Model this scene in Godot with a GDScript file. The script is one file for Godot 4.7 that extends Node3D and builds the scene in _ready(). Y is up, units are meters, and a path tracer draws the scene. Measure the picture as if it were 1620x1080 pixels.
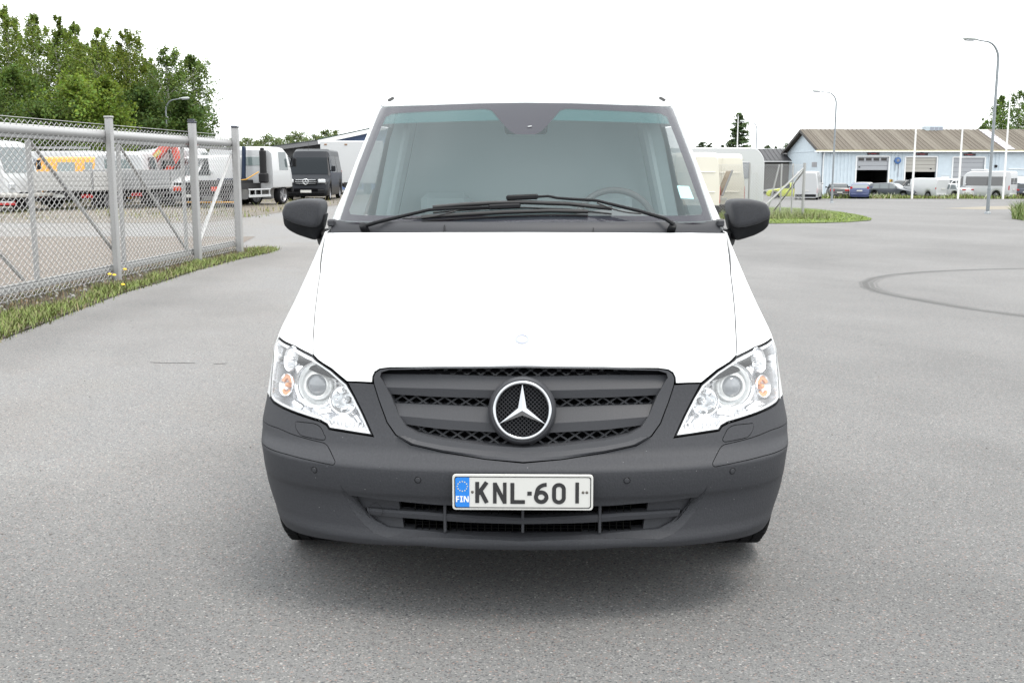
extends Node3D
# A pale asphalt yard under an overcast sky: a white van faces the camera, a wire gate and parked lorries on the left, a workshop and parked cars on the right.

var mats := {}
var rng := RandomNumberGenerator.new()
var taken := {}

# ---------------------------------------------------------------- mesh builder
class MB:
	var v := PackedVector3Array()
	var n := PackedVector3Array()
	var c := PackedColorArray()
	var tint := Color(1, 1, 1)
	var tinted := false

	func tri(a: Vector3, b: Vector3, d: Vector3, na: Vector3, nb: Vector3, nd: Vector3) -> void:
		var g := (b - a).cross(d - a)
		if g.length_squared() < 1e-16:
			return
		if g.dot(na + nb + nd) > 0.0:      # front faces run clockwise
			v.push_back(a); v.push_back(d); v.push_back(b)
			n.push_back(na); n.push_back(nd); n.push_back(nb)
		else:
			v.push_back(a); v.push_back(b); v.push_back(d)
			n.push_back(na); n.push_back(nb); n.push_back(nd)
		if tinted:
			c.push_back(tint); c.push_back(tint); c.push_back(tint)

	func flat(a: Vector3, b: Vector3, d: Vector3, towards: Vector3) -> void:
		var g := (b - a).cross(d - a).normalized()
		if g.dot(towards) < 0.0:
			g = -g
		tri(a, b, d, g, g, g)

	func quad(a: Vector3, b: Vector3, d: Vector3, e: Vector3, towards: Vector3) -> void:
		flat(a, b, d, towards)
		flat(a, d, e, towards)

	func box(p: Vector3, s: Vector3, b := Basis(), ch := 0.0) -> void:
		var h := s / 2
		if ch <= 0.0:
			for ax in 3:
				for sg in [-1.0, 1.0]:
					var k := [Vector3(), Vector3(), Vector3(), Vector3()]
					var i := 0
					for q in [[-1, -1], [1, -1], [1, 1], [-1, 1]]:
						var w := Vector3()
						w[ax] = sg * h[ax]
						w[(ax + 1) % 3] = q[0] * h[(ax + 1) % 3]
						w[(ax + 2) % 3] = q[1] * h[(ax + 2) % 3]
						k[i] = p + b * w
						i += 1
					var d := Vector3()
					d[ax] = sg
					quad(k[0], k[1], k[2], k[3], b * d)
			return
		ch = minf(ch, minf(h.x, minf(h.y, h.z)) * 0.98)
		for ax in 3:                         # faces
			var u := (ax + 1) % 3
			var w2 := (ax + 2) % 3
			for sg in [-1.0, 1.0]:
				var k := []
				for q in [[-1, -1], [1, -1], [1, 1], [-1, 1]]:
					var w := Vector3()
					w[ax] = sg * h[ax]; w[u] = q[0] * (h[u] - ch); w[w2] = q[1] * (h[w2] - ch)
					k.append(p + b * w)
				var d := Vector3(); d[ax] = sg
				quad(k[0], k[1], k[2], k[3], b * d)
			for s1 in [-1.0, 1.0]:           # edges along ax
				for s2 in [-1.0, 1.0]:
					var e0 := Vector3(); var e1 := Vector3()
					e0[ax] = -(h[ax] - ch); e0[u] = s1 * h[u]; e0[w2] = s2 * (h[w2] - ch)
					e1[ax] = -(h[ax] - ch); e1[u] = s1 * (h[u] - ch); e1[w2] = s2 * h[w2]
					var f0 := e0; var f1 := e1
					f0[ax] = -f0[ax]; f1[ax] = -f1[ax]
					var d := Vector3(); d[u] = s1; d[w2] = s2
					quad(p + b * e0, p + b * e1, p + b * f1, p + b * f0, b * d)
		for sx in [-1.0, 1.0]:
			for sy in [-1.0, 1.0]:
				for sz in [-1.0, 1.0]:
					flat(p + b * Vector3(sx * h.x, sy * (h.y - ch), sz * (h.z - ch)), p + b * Vector3(sx * (h.x - ch), sy * h.y, sz * (h.z - ch)), p + b * Vector3(sx * (h.x - ch), sy * (h.y - ch), sz * h.z), b * Vector3(sx, sy, sz))

	func tube(pts: Array, r0: float, r1 := -1.0, sides := 8, caps := true) -> void:
		if r1 < 0.0:
			r1 = r0
		var prev := []
		var last := pts.size() - 1
		var keep := Vector3()
		for i in pts.size():
			var dir: Vector3 = (pts[mini(i + 1, last)] - pts[maxi(i - 1, 0)]).normalized()
			var ref := Vector3.UP if absf(dir.y) < 0.9 else Vector3.RIGHT
			if i > 0:
				ref = keep
			var x := (ref - dir * ref.dot(dir)).normalized()
			keep = x
			var y := dir.cross(x)
			var r := lerpf(r0, r1, float(i) / maxf(last, 1))
			var ring := []
			for k in sides:
				var a := TAU * k / sides
				var d := x * cos(a) + y * sin(a)
				ring.append([pts[i] + d * r, d])
			if i > 0:
				for k in sides:
					var k2 := (k + 1) % sides
					tri(prev[k][0], ring[k][0], ring[k2][0], prev[k][1], ring[k][1], ring[k2][1])
					tri(prev[k][0], ring[k2][0], prev[k2][0], prev[k][1], ring[k2][1], prev[k2][1])
			if caps and (i == 0 or i == last):
				var o := -dir if i == 0 else dir
				for k in sides:
					flat(pts[i], ring[k][0], ring[(k + 1) % sides][0], o)
			prev = ring

	# profile: array of Vector2(radius, along axis); b.z is the axis
	func lathe(p: Vector3, b: Basis, prof: Array, sides := 24, smooth := true, sx := 1.0, sy := 1.0) -> void:
		var m := prof.size()
		var nn := []
		for i in m:
			var t: Vector2 = prof[mini(i + 1, m - 1)] - prof[maxi(i - 1, 0)]
			nn.append(Vector2(t.y, -t.x).normalized())
		for i in m - 1:
			var f: Vector2 = prof[i + 1] - prof[i]
			var fn := Vector2(f.y, -f.x).normalized()
			for k in sides:
				var q := []
				for kk in [k, k + 1]:
					var a: float = TAU * kk / sides
					var d := Vector3(cos(a) * sx, sin(a) * sy, 0)
					for j in [i, i + 1]:
						var w: Vector2 = nn[j] if smooth and absf(nn[j].angle_to(fn)) < 0.6 else fn
						q.append(p + b * (d * prof[j].x + Vector3(0, 0, prof[j].y)))
						q.append((b * (d * w.x + Vector3(0, 0, w.y))).normalized())
				tri(q[0], q[2], q[6], q[1], q[3], q[7])
				tri(q[0], q[6], q[4], q[1], q[7], q[5])

	# a flat outline in the plane of b.x, b.y, thickened along b.z
	func slab(p: Vector3, b: Basis, poly: PackedVector2Array, z0: float, z1: float, bevel := 0.0) -> void:
		var ix := Geometry2D.triangulate_polygon(poly)
		var up := poly
		if bevel > 0.0:
			var o := Geometry2D.offset_polygon(poly, -bevel)
			if o.size() == 1 and o[0].size() == poly.size():
				up = o[0]
				var best := 0
				for i in up.size():
					if up[i].distance_to(poly[0]) < up[best].distance_to(poly[0]):
						best = i
				var turned := PackedVector2Array()
				var rev := Geometry2D.is_polygon_clockwise(up) != Geometry2D.is_polygon_clockwise(poly)
				for i in up.size():
					turned.push_back(up[posmod(best - i if rev else best + i, up.size())])
				up = turned
			else:
				bevel = 0.0
		for i in range(0, ix.size(), 3):
			flat(p + b * Vector3(up[ix[i]].x, up[ix[i]].y, z1), p + b * Vector3(up[ix[i + 1]].x, up[ix[i + 1]].y, z1), p + b * Vector3(up[ix[i + 2]].x, up[ix[i + 2]].y, z1), b.z * signf(z1 - z0))
			flat(p + b * Vector3(poly[ix[i]].x, poly[ix[i]].y, z0), p + b * Vector3(poly[ix[i + 1]].x, poly[ix[i + 1]].y, z0), p + b * Vector3(poly[ix[i + 2]].x, poly[ix[i + 2]].y, z0), -b.z * signf(z1 - z0))
		var cw := 1.0 if Geometry2D.is_polygon_clockwise(poly) else -1.0
		var zb := z1 - signf(z1 - z0) * bevel
		for i in poly.size():
			var j := (i + 1) % poly.size()
			var e := poly[j] - poly[i]
			var o := b * Vector3(-e.y, e.x, 0).normalized() * cw
			var a0 := p + b * Vector3(poly[i].x, poly[i].y, z0)
			var a1 := p + b * Vector3(poly[j].x, poly[j].y, z0)
			var b0 := p + b * Vector3(poly[i].x, poly[i].y, zb)
			var b1 := p + b * Vector3(poly[j].x, poly[j].y, zb)
			quad(a0, a1, b1, b0, o)
			if bevel > 0.0:
				quad(b0, b1, p + b * Vector3(up[j].x, up[j].y, z1), p + b * Vector3(up[i].x, up[i].y, z1), o + b.z * signf(z1 - z0))

	# rows of points joined by a smooth skin; closed joins the last row's end to its start
	func loft(rows: Array, closed := false, cap0 := false, cap1 := false, inside := Vector3(INF, 0, 0)) -> void:
		var R := rows.size()
		var K: int = rows[0].size()
		var mid := inside
		if mid.x == INF:
			mid = Vector3()
			for r in rows:
				for q in r:
					mid += q
			mid /= float(R * K)
		var nor := []
		for i in R:
			var line := PackedVector3Array()
			for k in K:
				var ka := posmod(k - 1, K) if closed else maxi(k - 1, 0)
				var kb := posmod(k + 1, K) if closed else mini(k + 1, K - 1)
				var g: Vector3 = (rows[i][kb] - rows[i][ka]).cross(rows[mini(i + 1, R - 1)][k] - rows[maxi(i - 1, 0)][k])
				line.push_back(g.normalized())
			nor.append(line)
		var flip := 0.0
		for i in R:
			for k in K:
				flip += nor[i][k].dot(rows[i][k] - mid)
		var sg := -1.0 if flip < 0.0 else 1.0
		for i in R - 1:
			for k in (K if closed else K - 1):
				var j := (k + 1) % K
				tri(rows[i][k], rows[i + 1][k], rows[i + 1][j], nor[i][k] * sg, nor[i + 1][k] * sg, nor[i + 1][j] * sg)
				tri(rows[i][k], rows[i + 1][j], rows[i][j], nor[i][k] * sg, nor[i + 1][j] * sg, nor[i][j] * sg)
		for e in [[cap0, 0, 1], [cap1, R - 1, R - 2]]:
			if e[0]:
				var m := Vector3()
				for q in rows[e[1]]:
					m += q
				m /= float(K)
				var m2 := Vector3()
				for q in rows[e[2]]:
					m2 += q
				m2 /= float(K)
				for k in K:
					flat(m, rows[e[1]][k], rows[e[1]][(k + 1) % K], m - m2)

	func mesh() -> ArrayMesh:
		var a := []
		a.resize(Mesh.ARRAY_MAX)
		a[Mesh.ARRAY_VERTEX] = v
		a[Mesh.ARRAY_NORMAL] = n
		if tinted:
			a[Mesh.ARRAY_COLOR] = c
		var m := ArrayMesh.new()
		m.add_surface_from_arrays(Mesh.PRIMITIVE_TRIANGLES, a)
		return m

# ---------------------------------------------------------------- the skin of the van's body: a table by height of setback, half width and depth of the nose, with one plan curve
class BodySkin:
	const ARC := 1.15
	var y0: float
	var s0: PackedFloat32Array
	var w: PackedFloat32Array
	var d: PackedFloat32Array
	var px: PackedFloat32Array
	var ps: PackedFloat32Array
	var straight := false       # depths are measured level instead of square to the skin

	func at(q: Vector2) -> Vector3:         # q: metres round the nose from the centre line, height
		var t := clampf((q.y - y0) * 200.0, 0.0, s0.size() - 1.001)
		var i := int(t)
		var f := t - i
		var hw := lerpf(w[i], w[i + 1], f)
		var u := absf(q.x) / ARC
		var k := clampf(u * (px.size() - 1), 0.0, px.size() - 1.001)
		var j := int(k)
		var g := k - j
		var back := lerpf(s0[i], s0[i + 1], f) + lerpf(d[i], d[i + 1], f) * lerpf(ps[j], ps[j + 1], g) + maxf(0.0, u - 1.0) * ARC
		return Vector3(hw * lerpf(px[j], px[j + 1], g) * signf(q.x), q.y, -back)

	func side(s: float, y: float) -> Vector2:   # the point of the left flank that lies s metres behind the nose
		var t := clampf((y - y0) * 200.0, 0.0, s0.size() - 1.001)
		var i := int(t)
		var f := t - i
		return Vector2(-(ARC + s - lerpf(s0[i], s0[i + 1], f) - lerpf(d[i], d[i + 1], f)), y)

	func nor(q: Vector2) -> Vector3:
		var e := 0.0025
		return (at(q + Vector2(e, 0)) - at(q - Vector2(e, 0))).cross(at(q + Vector2(0, e)) - at(q - Vector2(0, e))).normalized()

	func out(q: Vector2) -> Vector3:
		return Vector3(0, 0, 1) if straight else nor(q)

	func off(q: Vector2, o: float) -> Vector3:
		return at(q) + out(q) * o

	# the skin inside an outline, in small cells; holes are left open
	func patch(m: MB, poly: PackedVector2Array, holes: Array, o := 0.0, cu := 0.04, cy := 0.03) -> void:
		var lo := poly[0]
		var hi := poly[0]
		for q in poly:
			lo = lo.min(q)
			hi = hi.max(q)
		var nx := int(ceil((hi.x - lo.x) / cu))
		var ny := int(ceil((hi.y - lo.y) / cy))
		for ix in nx:
			var xa := lo.x + ix * cu
			var strip := Geometry2D.intersect_polygons(poly, PackedVector2Array([Vector2(xa, lo.y - 1), Vector2(xa + cu, lo.y - 1), Vector2(xa + cu, hi.y + 1), Vector2(xa, hi.y + 1)]))
			for iy in ny:
				var ya := lo.y + iy * cy
				var cell := PackedVector2Array([Vector2(xa - 0.01, ya), Vector2(xa + cu + 0.01, ya), Vector2(xa + cu + 0.01, ya + cy), Vector2(xa - 0.01, ya + cy)])
				for s in strip:
					var got := Geometry2D.intersect_polygons(s, cell)
					for h in holes:
						var next: Array[PackedVector2Array] = []
						for g in got:
							next.append_array(Geometry2D.clip_polygons(g, h))
						got = next
					for g in got:
						var ti := Geometry2D.triangulate_polygon(g)
						var pts := PackedVector3Array()
						var ns := PackedVector3Array()
						for q in g:
							var k := nor(q)
							ns.push_back(k)
							pts.push_back(at(q) + (Vector3(0, 0, 1) if straight else k) * o)
						for k in range(0, ti.size(), 3):
							m.tri(pts[ti[k]], pts[ti[k + 1]], pts[ti[k + 2]], ns[ti[k]], ns[ti[k + 1]], ns[ti[k + 2]])

	# the wall along an outline between two depths; outward = the wall looks away from the outline's inside
	func wall(m: MB, poly: PackedVector2Array, o0: float, o1: float, outward := true, step := 0.03, open := false) -> void:
		var cw := (1.0 if Geometry2D.is_polygon_clockwise(poly) else -1.0) * (1.0 if outward else -1.0)
		for i in (poly.size() - 1 if open else poly.size()):
			var a: Vector2 = poly[i]
			var b: Vector2 = poly[(i + 1) % poly.size()]
			var k := maxi(1, int(ceil(a.distance_to(b) / step)))
			for j in k:
				var p := a.lerp(b, float(j) / k)
				var q := a.lerp(b, float(j + 1) / k)
				var np := out(p)
				var nq := out(q)
				var p3 := at(p)
				var q3 := at(q)
				m.quad(p3 + np * o0, q3 + nq * o0, q3 + nq * o1, p3 + np * o1, np.cross(q3 - p3).normalized() * cw)

	func slab(m: MB, poly: PackedVector2Array, o0: float, o1: float, cu := 0.04, cy := 0.03) -> void:
		patch(m, poly, [], o1, cu, cy)
		wall(m, poly, o0, o1)

	# lines across the skin, each at its own depth, joined in strips with hard edges
	func strips(m: MB, lines: Array, offs: Array, steps := 24) -> void:
		var rows := []
		for l in lines.size():
			var line: PackedVector2Array = lines[l]
			var total := 0.0
			for i in line.size() - 1:
				total += line[i].distance_to(line[i + 1])
			var row := []
			for k in steps + 1:
				var want := total * k / steps
				var i := 0
				while i < line.size() - 2 and want > line[i].distance_to(line[i + 1]):
					want -= line[i].distance_to(line[i + 1])
					i += 1
				var q := line[i].lerp(line[i + 1], clampf(want / maxf(1e-6, line[i].distance_to(line[i + 1])), 0, 1))
				row.append(off(q, offs[l]))
			rows.append(row)
		for l in rows.size() - 1:
			for k in steps:
				var g: Vector3 = (rows[l][k + 1] - rows[l][k]).cross(rows[l][k] - rows[l + 1][k])
				m.quad(rows[l][k], rows[l][k + 1], rows[l + 1][k + 1], rows[l + 1][k], g)

# ---------------------------------------------------------------- nodes
func numbered(called: String) -> String:
	var k: int = taken.get(called, 0)
	taken[called] = k + 1
	return called if k == 0 else "%s_%03d" % [called, k]

func part(called: String, m: MB, material: Material, parent: Node3D, cast := true) -> MeshInstance3D:
	var o := MeshInstance3D.new()
	o.mesh = m.mesh()
	o.mesh.surface_set_material(0, material)
	if parent == self:
		o.name = numbered(called)
	else:
		var k := 0
		for ch in parent.get_children():
			if str(ch.name) == called or str(ch.name).trim_prefix(called + "_").is_valid_int():
				k += 1
		o.name = called if k == 0 else "%s_%03d" % [called, k]
	parent.add_child(o, true)
	return o

func thing(called: String, label: String, category: String, at := Vector3.ZERO, turn := 0.0, group := "") -> Node3D:
	var o := Node3D.new()
	o.name = numbered(called)
	add_child(o, true)
	o.position = at
	o.rotation_degrees.y = turn
	return tag(o, label, category, group)

func tag(o: Node3D, label: String, category: String, group := "") -> Node3D:
	o.set_meta("label", label)
	o.set_meta("category", category)
	if group != "":
		o.set_meta("group", group)
	return o

func struct(called: String, m: MB, material: Material, label := "") -> MeshInstance3D:
	var o := part(called, m, material, self)
	o.set_meta("kind", "structure")
	if label != "":
		o.set_meta("label", label)
	return o

func twin(o: Node3D, called: String, label: String, at: Vector3, turn: float) -> Node3D:
	var c: Node3D = o.duplicate()
	c.name = numbered(called)
	add_child(c, true)
	c.position = at
	c.rotation_degrees.y = turn
	c.set_meta("label", label)
	return c

func lin(r: float, g: float, b: float, a := 1.0) -> Color:
	var k := Color(r, g, b).linear_to_srgb()
	k.a = a
	return k

func mat(called: String, r: float, g: float, b: float, rough := 0.6, metal := 0.0, spec := 0.5) -> StandardMaterial3D:
	if mats.has(called):
		return mats[called]
	var m := StandardMaterial3D.new()
	m.resource_name = called
	m.albedo_color = lin(r, g, b)
	m.roughness = rough
	m.metallic = metal
	m.metallic_specular = spec
	m.cull_mode = BaseMaterial3D.CULL_DISABLED
	mats[called] = m
	return m

func paint(called: String, r: float, g: float, b: float, rough := 0.35) -> StandardMaterial3D:
	var m := mat(called, r, g, b, rough)
	m.clearcoat_enabled = true
	m.clearcoat = 0.5
	m.clearcoat_roughness = 0.06
	return m

func glass(called: String, r: float, g: float, b: float, a: float, spec := 0.5) -> StandardMaterial3D:
	var m := mat(called, r, g, b, 0.03, 0.0, spec)
	m.transparency = BaseMaterial3D.TRANSPARENCY_ALPHA
	m.albedo_color.a = a
	return m

func grain(called: String, r: float, g: float, b: float, rough: float, size: float, depth: float, contrast := 0.0, seed_ := 3) -> StandardMaterial3D:
	var m := mat(called, r, g, b, rough)
	var f := FastNoiseLite.new()
	f.seed = seed_
	f.frequency = 0.05
	f.fractal_octaves = 4
	if contrast > 0.0:
		var t := NoiseTexture2D.new()
		t.width = 256; t.height = 256; t.seamless = true; t.noise = f
		var ramp := Gradient.new()
		ramp.set_color(0, Color(1 - contrast, 1 - contrast, 1 - contrast))
		ramp.set_color(1, Color(1, 1, 1))
		t.color_ramp = ramp
		m.albedo_texture = t
	if depth > 0.0:
		var t2 := NoiseTexture2D.new()
		t2.width = 256; t2.height = 256; t2.seamless = true; t2.noise = f; t2.as_normal_map = true; t2.bump_strength = depth
		m.normal_enabled = true
		m.normal_texture = t2
	m.uv1_triplanar = true
	m.uv1_scale = Vector3.ONE / size
	return m

func mirrored(p: PackedVector2Array) -> PackedVector2Array:
	var o := PackedVector2Array()
	for i in range(p.size() - 1, -1, -1):
		o.push_back(Vector2(-p[i].x, p[i].y))
	return o

func whole(p: PackedVector2Array) -> PackedVector2Array:       # left half, from centre line to centre line, and its mirror image
	var o := PackedVector2Array(p)
	for q in mirrored(p):
		if absf(q.x) > 0.004:
			o.push_back(q)
	return o

func shrunk(p: PackedVector2Array, by: float) -> PackedVector2Array:
	var o := Geometry2D.offset_polygon(p, -by)
	var best := 0
	for i in o.size():
		if o[i].size() > o[best].size():
			best = i
	return o[best] if o.size() else p

func soft(p: PackedVector2Array, r: float, n := 4) -> PackedVector2Array:   # rounds every corner
	var o := PackedVector2Array()
	var k := p.size()
	for i in k:
		var a := p[posmod(i - 1, k)]
		var b := p[i]
		var c := p[(i + 1) % k]
		var d := minf(r, minf(a.distance_to(b), b.distance_to(c)) * 0.45)
		var s := b.move_toward(a, d)
		var e := b.move_toward(c, d)
		for j in n + 1:
			var t := float(j) / n
			o.push_back(s.lerp(b, t).lerp(b.lerp(e, t), t))
	return o

func ellipse(cx: float, cy: float, rx: float, ry: float, n := 20) -> PackedVector2Array:
	var o := PackedVector2Array()
	for i in n:
		o.push_back(Vector2(cx + rx * cos(TAU * i / n), cy + ry * sin(TAU * i / n)))
	return o

func stroke(a: Vector2, b: Vector2, w: float) -> PackedVector2Array:
	var d := (b - a).normalized().orthogonal() * w / 2
	return PackedVector2Array([a + d, b + d, b - d, a - d])

func ground_y(x: float, z: float) -> float:
	return -0.0125 * clampf(-z, 0.0, 130.0) * smoothstep(-3.0, 6.0, x)

# ---------------------------------------------------------------- the scene
func _ready() -> void:
	rng.seed = 11
	var cam := Camera3D.new()
	cam.name = "camera"
	add_child(cam)
	cam.position = Vector3(0, 1.45, 0)
	cam.rotation_degrees = Vector3(-9.1, 0, 0)
	cam.fov = 35.24
	cam.near = 0.05
	cam.far = 900.0
	cam.current = true
	var env := Environment.new()
	env.background_mode = Environment.BG_SKY
	env.sky = Sky.new()
	var pano := PanoramaSkyMaterial.new()
	pano.panorama = overcast()
	env.sky.sky_material = pano
	env.background_energy_multiplier = 1.0
	env.ambient_light_source = Environment.AMBIENT_SOURCE_SKY
	env.tonemap_mode = Environment.TONE_MAPPER_LINEAR
	env.tonemap_exposure = 2.5
	env.sdfgi_enabled = true
	env.ssao_enabled = true
	env.ssil_enabled = true
	var we := WorldEnvironment.new()
	we.name = "world_environment"
	we.environment = env
	add_child(we)
	var sun := DirectionalLight3D.new()
	sun.name = "sun"
	sun.light_color = Color(1.0, 0.97, 0.93)
	sun.light_energy = 0.38
	sun.light_angular_distance = 25.0
	sun.shadow_enabled = true
	sun.rotation_degrees = Vector3(-72, 62, 0)
	add_child(sun)

	build_ground()
	build_workshop()
	build_left_houses()
	build_trees()
	build_van()
	build_gate_fence()
	build_far_fence()
	build_poles()
	build_left_vehicles()
	build_right_vehicles()
	build_grass()

func overcast() -> ImageTexture:
	var w := 512
	var h := 256
	var f := FastNoiseLite.new()
	f.seed = 21
	f.frequency = 1.1
	f.fractal_octaves = 4
	var im := Image.create_empty(w, h, false, Image.FORMAT_RGBF)
	for y in h:
		var el := PI / 2 - PI * (y + 0.5) / h
		for x in w:
			var az := TAU * (x + 0.5) / w
			var d := Vector3(cos(el) * cos(az), sin(el), cos(el) * sin(az))
			var k := 0.90 + 0.14 * maxf(0.0, d.y)
			var cl := f.get_noise_3d(d.x, d.y * 2.2, d.z)
			k *= 1.0 + 0.5 * cl * smoothstep(0.02, 0.3, d.y)
			im.set_pixel(x, y, Color(k * 0.965, k * 0.995, k * 1.01))
	return ImageTexture.create_from_image(im)

# ---------------------------------------------------------------- the white van that faces the camera
var fr: BodySkin
var gl: BodySkin

func build_van() -> void:
	var plan_x := PackedFloat32Array([0.0000, 0.0157, 0.0313, 0.0470, 0.0627, 0.0784, 0.0940, 0.1097, 0.1254, 0.1410, 0.1567, 0.1724, 0.1880, 0.2037, 0.2193, 0.2350, 0.2506, 0.2662, 0.2819, 0.2975, 0.3131, 0.3287, 0.3443, 0.3599, 0.3754, 0.3910, 0.4065, 0.4220, 0.4375, 0.4530, 0.4684, 0.4839, 0.4993, 0.5146, 0.5299, 0.5452, 0.5604, 0.5756, 0.5908, 0.6059, 0.6209, 0.6359, 0.6507, 0.6655, 0.6803, 0.6949, 0.7094, 0.7238, 0.7381, 0.7523, 0.7663, 0.7801, 0.7938, 0.8072, 0.8204, 0.8334, 0.8462, 0.8586, 0.8707, 0.8825, 0.8939, 0.9048, 0.9153, 0.9253, 0.9348, 0.9437, 0.9520, 0.9596, 0.9666, 0.9729, 0.9785, 0.9833, 0.9875, 0.9910, 0.9939, 0.9961, 0.9978, 0.9989, 0.9996, 0.9999, 1.0000])
	var plan_s := PackedFloat32Array([0.0000, 0.0000, 0.0001, 0.0002, 0.0004, 0.0007, 0.0011, 0.0016, 0.0022, 0.0030, 0.0039, 0.0050, 0.0062, 0.0075, 0.0091, 0.0108, 0.0127, 0.0148, 0.0171, 0.0196, 0.0223, 0.0253, 0.0284, 0.0318, 0.0355, 0.0394, 0.0436, 0.0480, 0.0527, 0.0577, 0.0630, 0.0686, 0.0746, 0.0808, 0.0874, 0.0944, 0.1017, 0.1094, 0.1174, 0.1259, 0.1348, 0.1442, 0.1540, 0.1642, 0.1749, 0.1862, 0.1980, 0.2103, 0.2231, 0.2366, 0.2507, 0.2654, 0.2808, 0.2969, 0.3136, 0.3312, 0.3494, 0.3685, 0.3884, 0.4091, 0.4306, 0.4531, 0.4763, 0.5004, 0.5254, 0.5512, 0.5778, 0.6052, 0.6332, 0.6619, 0.6912, 0.7210, 0.7512, 0.7818, 0.8126, 0.8436, 0.8748, 0.9060, 0.9373, 0.9687, 1.0000])
	fr = BodySkin.new()
	fr.y0 = 0.18
	fr.s0 = PackedFloat32Array([0.1000, 0.0931, 0.0860, 0.0789, 0.0721, 0.0657, 0.0600, 0.0549, 0.0500, 0.0454, 0.0411, 0.0373, 0.0340, 0.0308, 0.0276, 0.0248, 0.0228, 0.0220, 0.0224, 0.0234, 0.0249, 0.0265, 0.0281, 0.0293, 0.0300, 0.0303, 0.0307, 0.0310, 0.0312, 0.0314, 0.0316, 0.0318, 0.0319, 0.0320, 0.0320, 0.0319, 0.0317, 0.0313, 0.0309, 0.0302, 0.0295, 0.0286, 0.0276, 0.0265, 0.0253, 0.0240, 0.0212, 0.0170, 0.0140, 0.0124, 0.0109, 0.0095, 0.0082, 0.0070, 0.0058, 0.0048, 0.0038, 0.0029, 0.0022, 0.0015, 0.0010, 0.0006, 0.0003, 0.0001, 0.0000, 0.0001, 0.0005, 0.0032, 0.0080, 0.0153, 0.0241, 0.0336, 0.0429, 0.0510, 0.0573, 0.0622, 0.0658, 0.0687, 0.0713, 0.0736, 0.0760, 0.0784, 0.0807, 0.0829, 0.0852, 0.0873, 0.0894, 0.0915, 0.0935, 0.0955, 0.0975, 0.0994, 0.1013, 0.1032, 0.1050, 0.1068, 0.1086, 0.1104, 0.1121, 0.1138, 0.1155, 0.1172, 0.1188, 0.1204, 0.1220, 0.1235, 0.1251, 0.1265, 0.1280, 0.1294, 0.1308, 0.1321, 0.1333, 0.1346, 0.1358, 0.1370, 0.1382, 0.1394, 0.1407, 0.1419, 0.1432, 0.1446, 0.1460, 0.1473, 0.1485, 0.1498, 0.1516, 0.1542, 0.1612, 0.1721, 0.1843, 0.1950, 0.2039, 0.2124, 0.2206, 0.2287, 0.2366, 0.2445, 0.2524, 0.2603, 0.2684, 0.2765, 0.2847, 0.2928, 0.3009, 0.3091, 0.3172, 0.3253, 0.3334, 0.3416, 0.3498, 0.3580, 0.3663, 0.3746, 0.3830, 0.3915, 0.4000, 0.4086, 0.4171, 0.4256, 0.4342, 0.4427, 0.4514, 0.4600, 0.4687, 0.4775, 0.4864, 0.4954, 0.5045, 0.5137, 0.5230, 0.5325, 0.5422, 0.5520, 0.5619, 0.5721, 0.5823, 0.5927, 0.6033, 0.6139, 0.6247, 0.6357, 0.6468, 0.6580, 0.6693, 0.6808, 0.6924, 0.7041, 0.7159, 0.7279, 0.7400, 0.7523, 0.7648, 0.7776, 0.7907, 0.8039, 0.8173, 0.8308, 0.8445, 0.8582, 0.8721, 0.8860, 0.9000, 0.9142, 0.9288, 0.9434, 0.9579, 0.9722, 0.9865, 1.0007, 1.0149, 1.0291, 1.0433, 1.0574, 1.0716, 1.0858, 1.1000])
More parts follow.
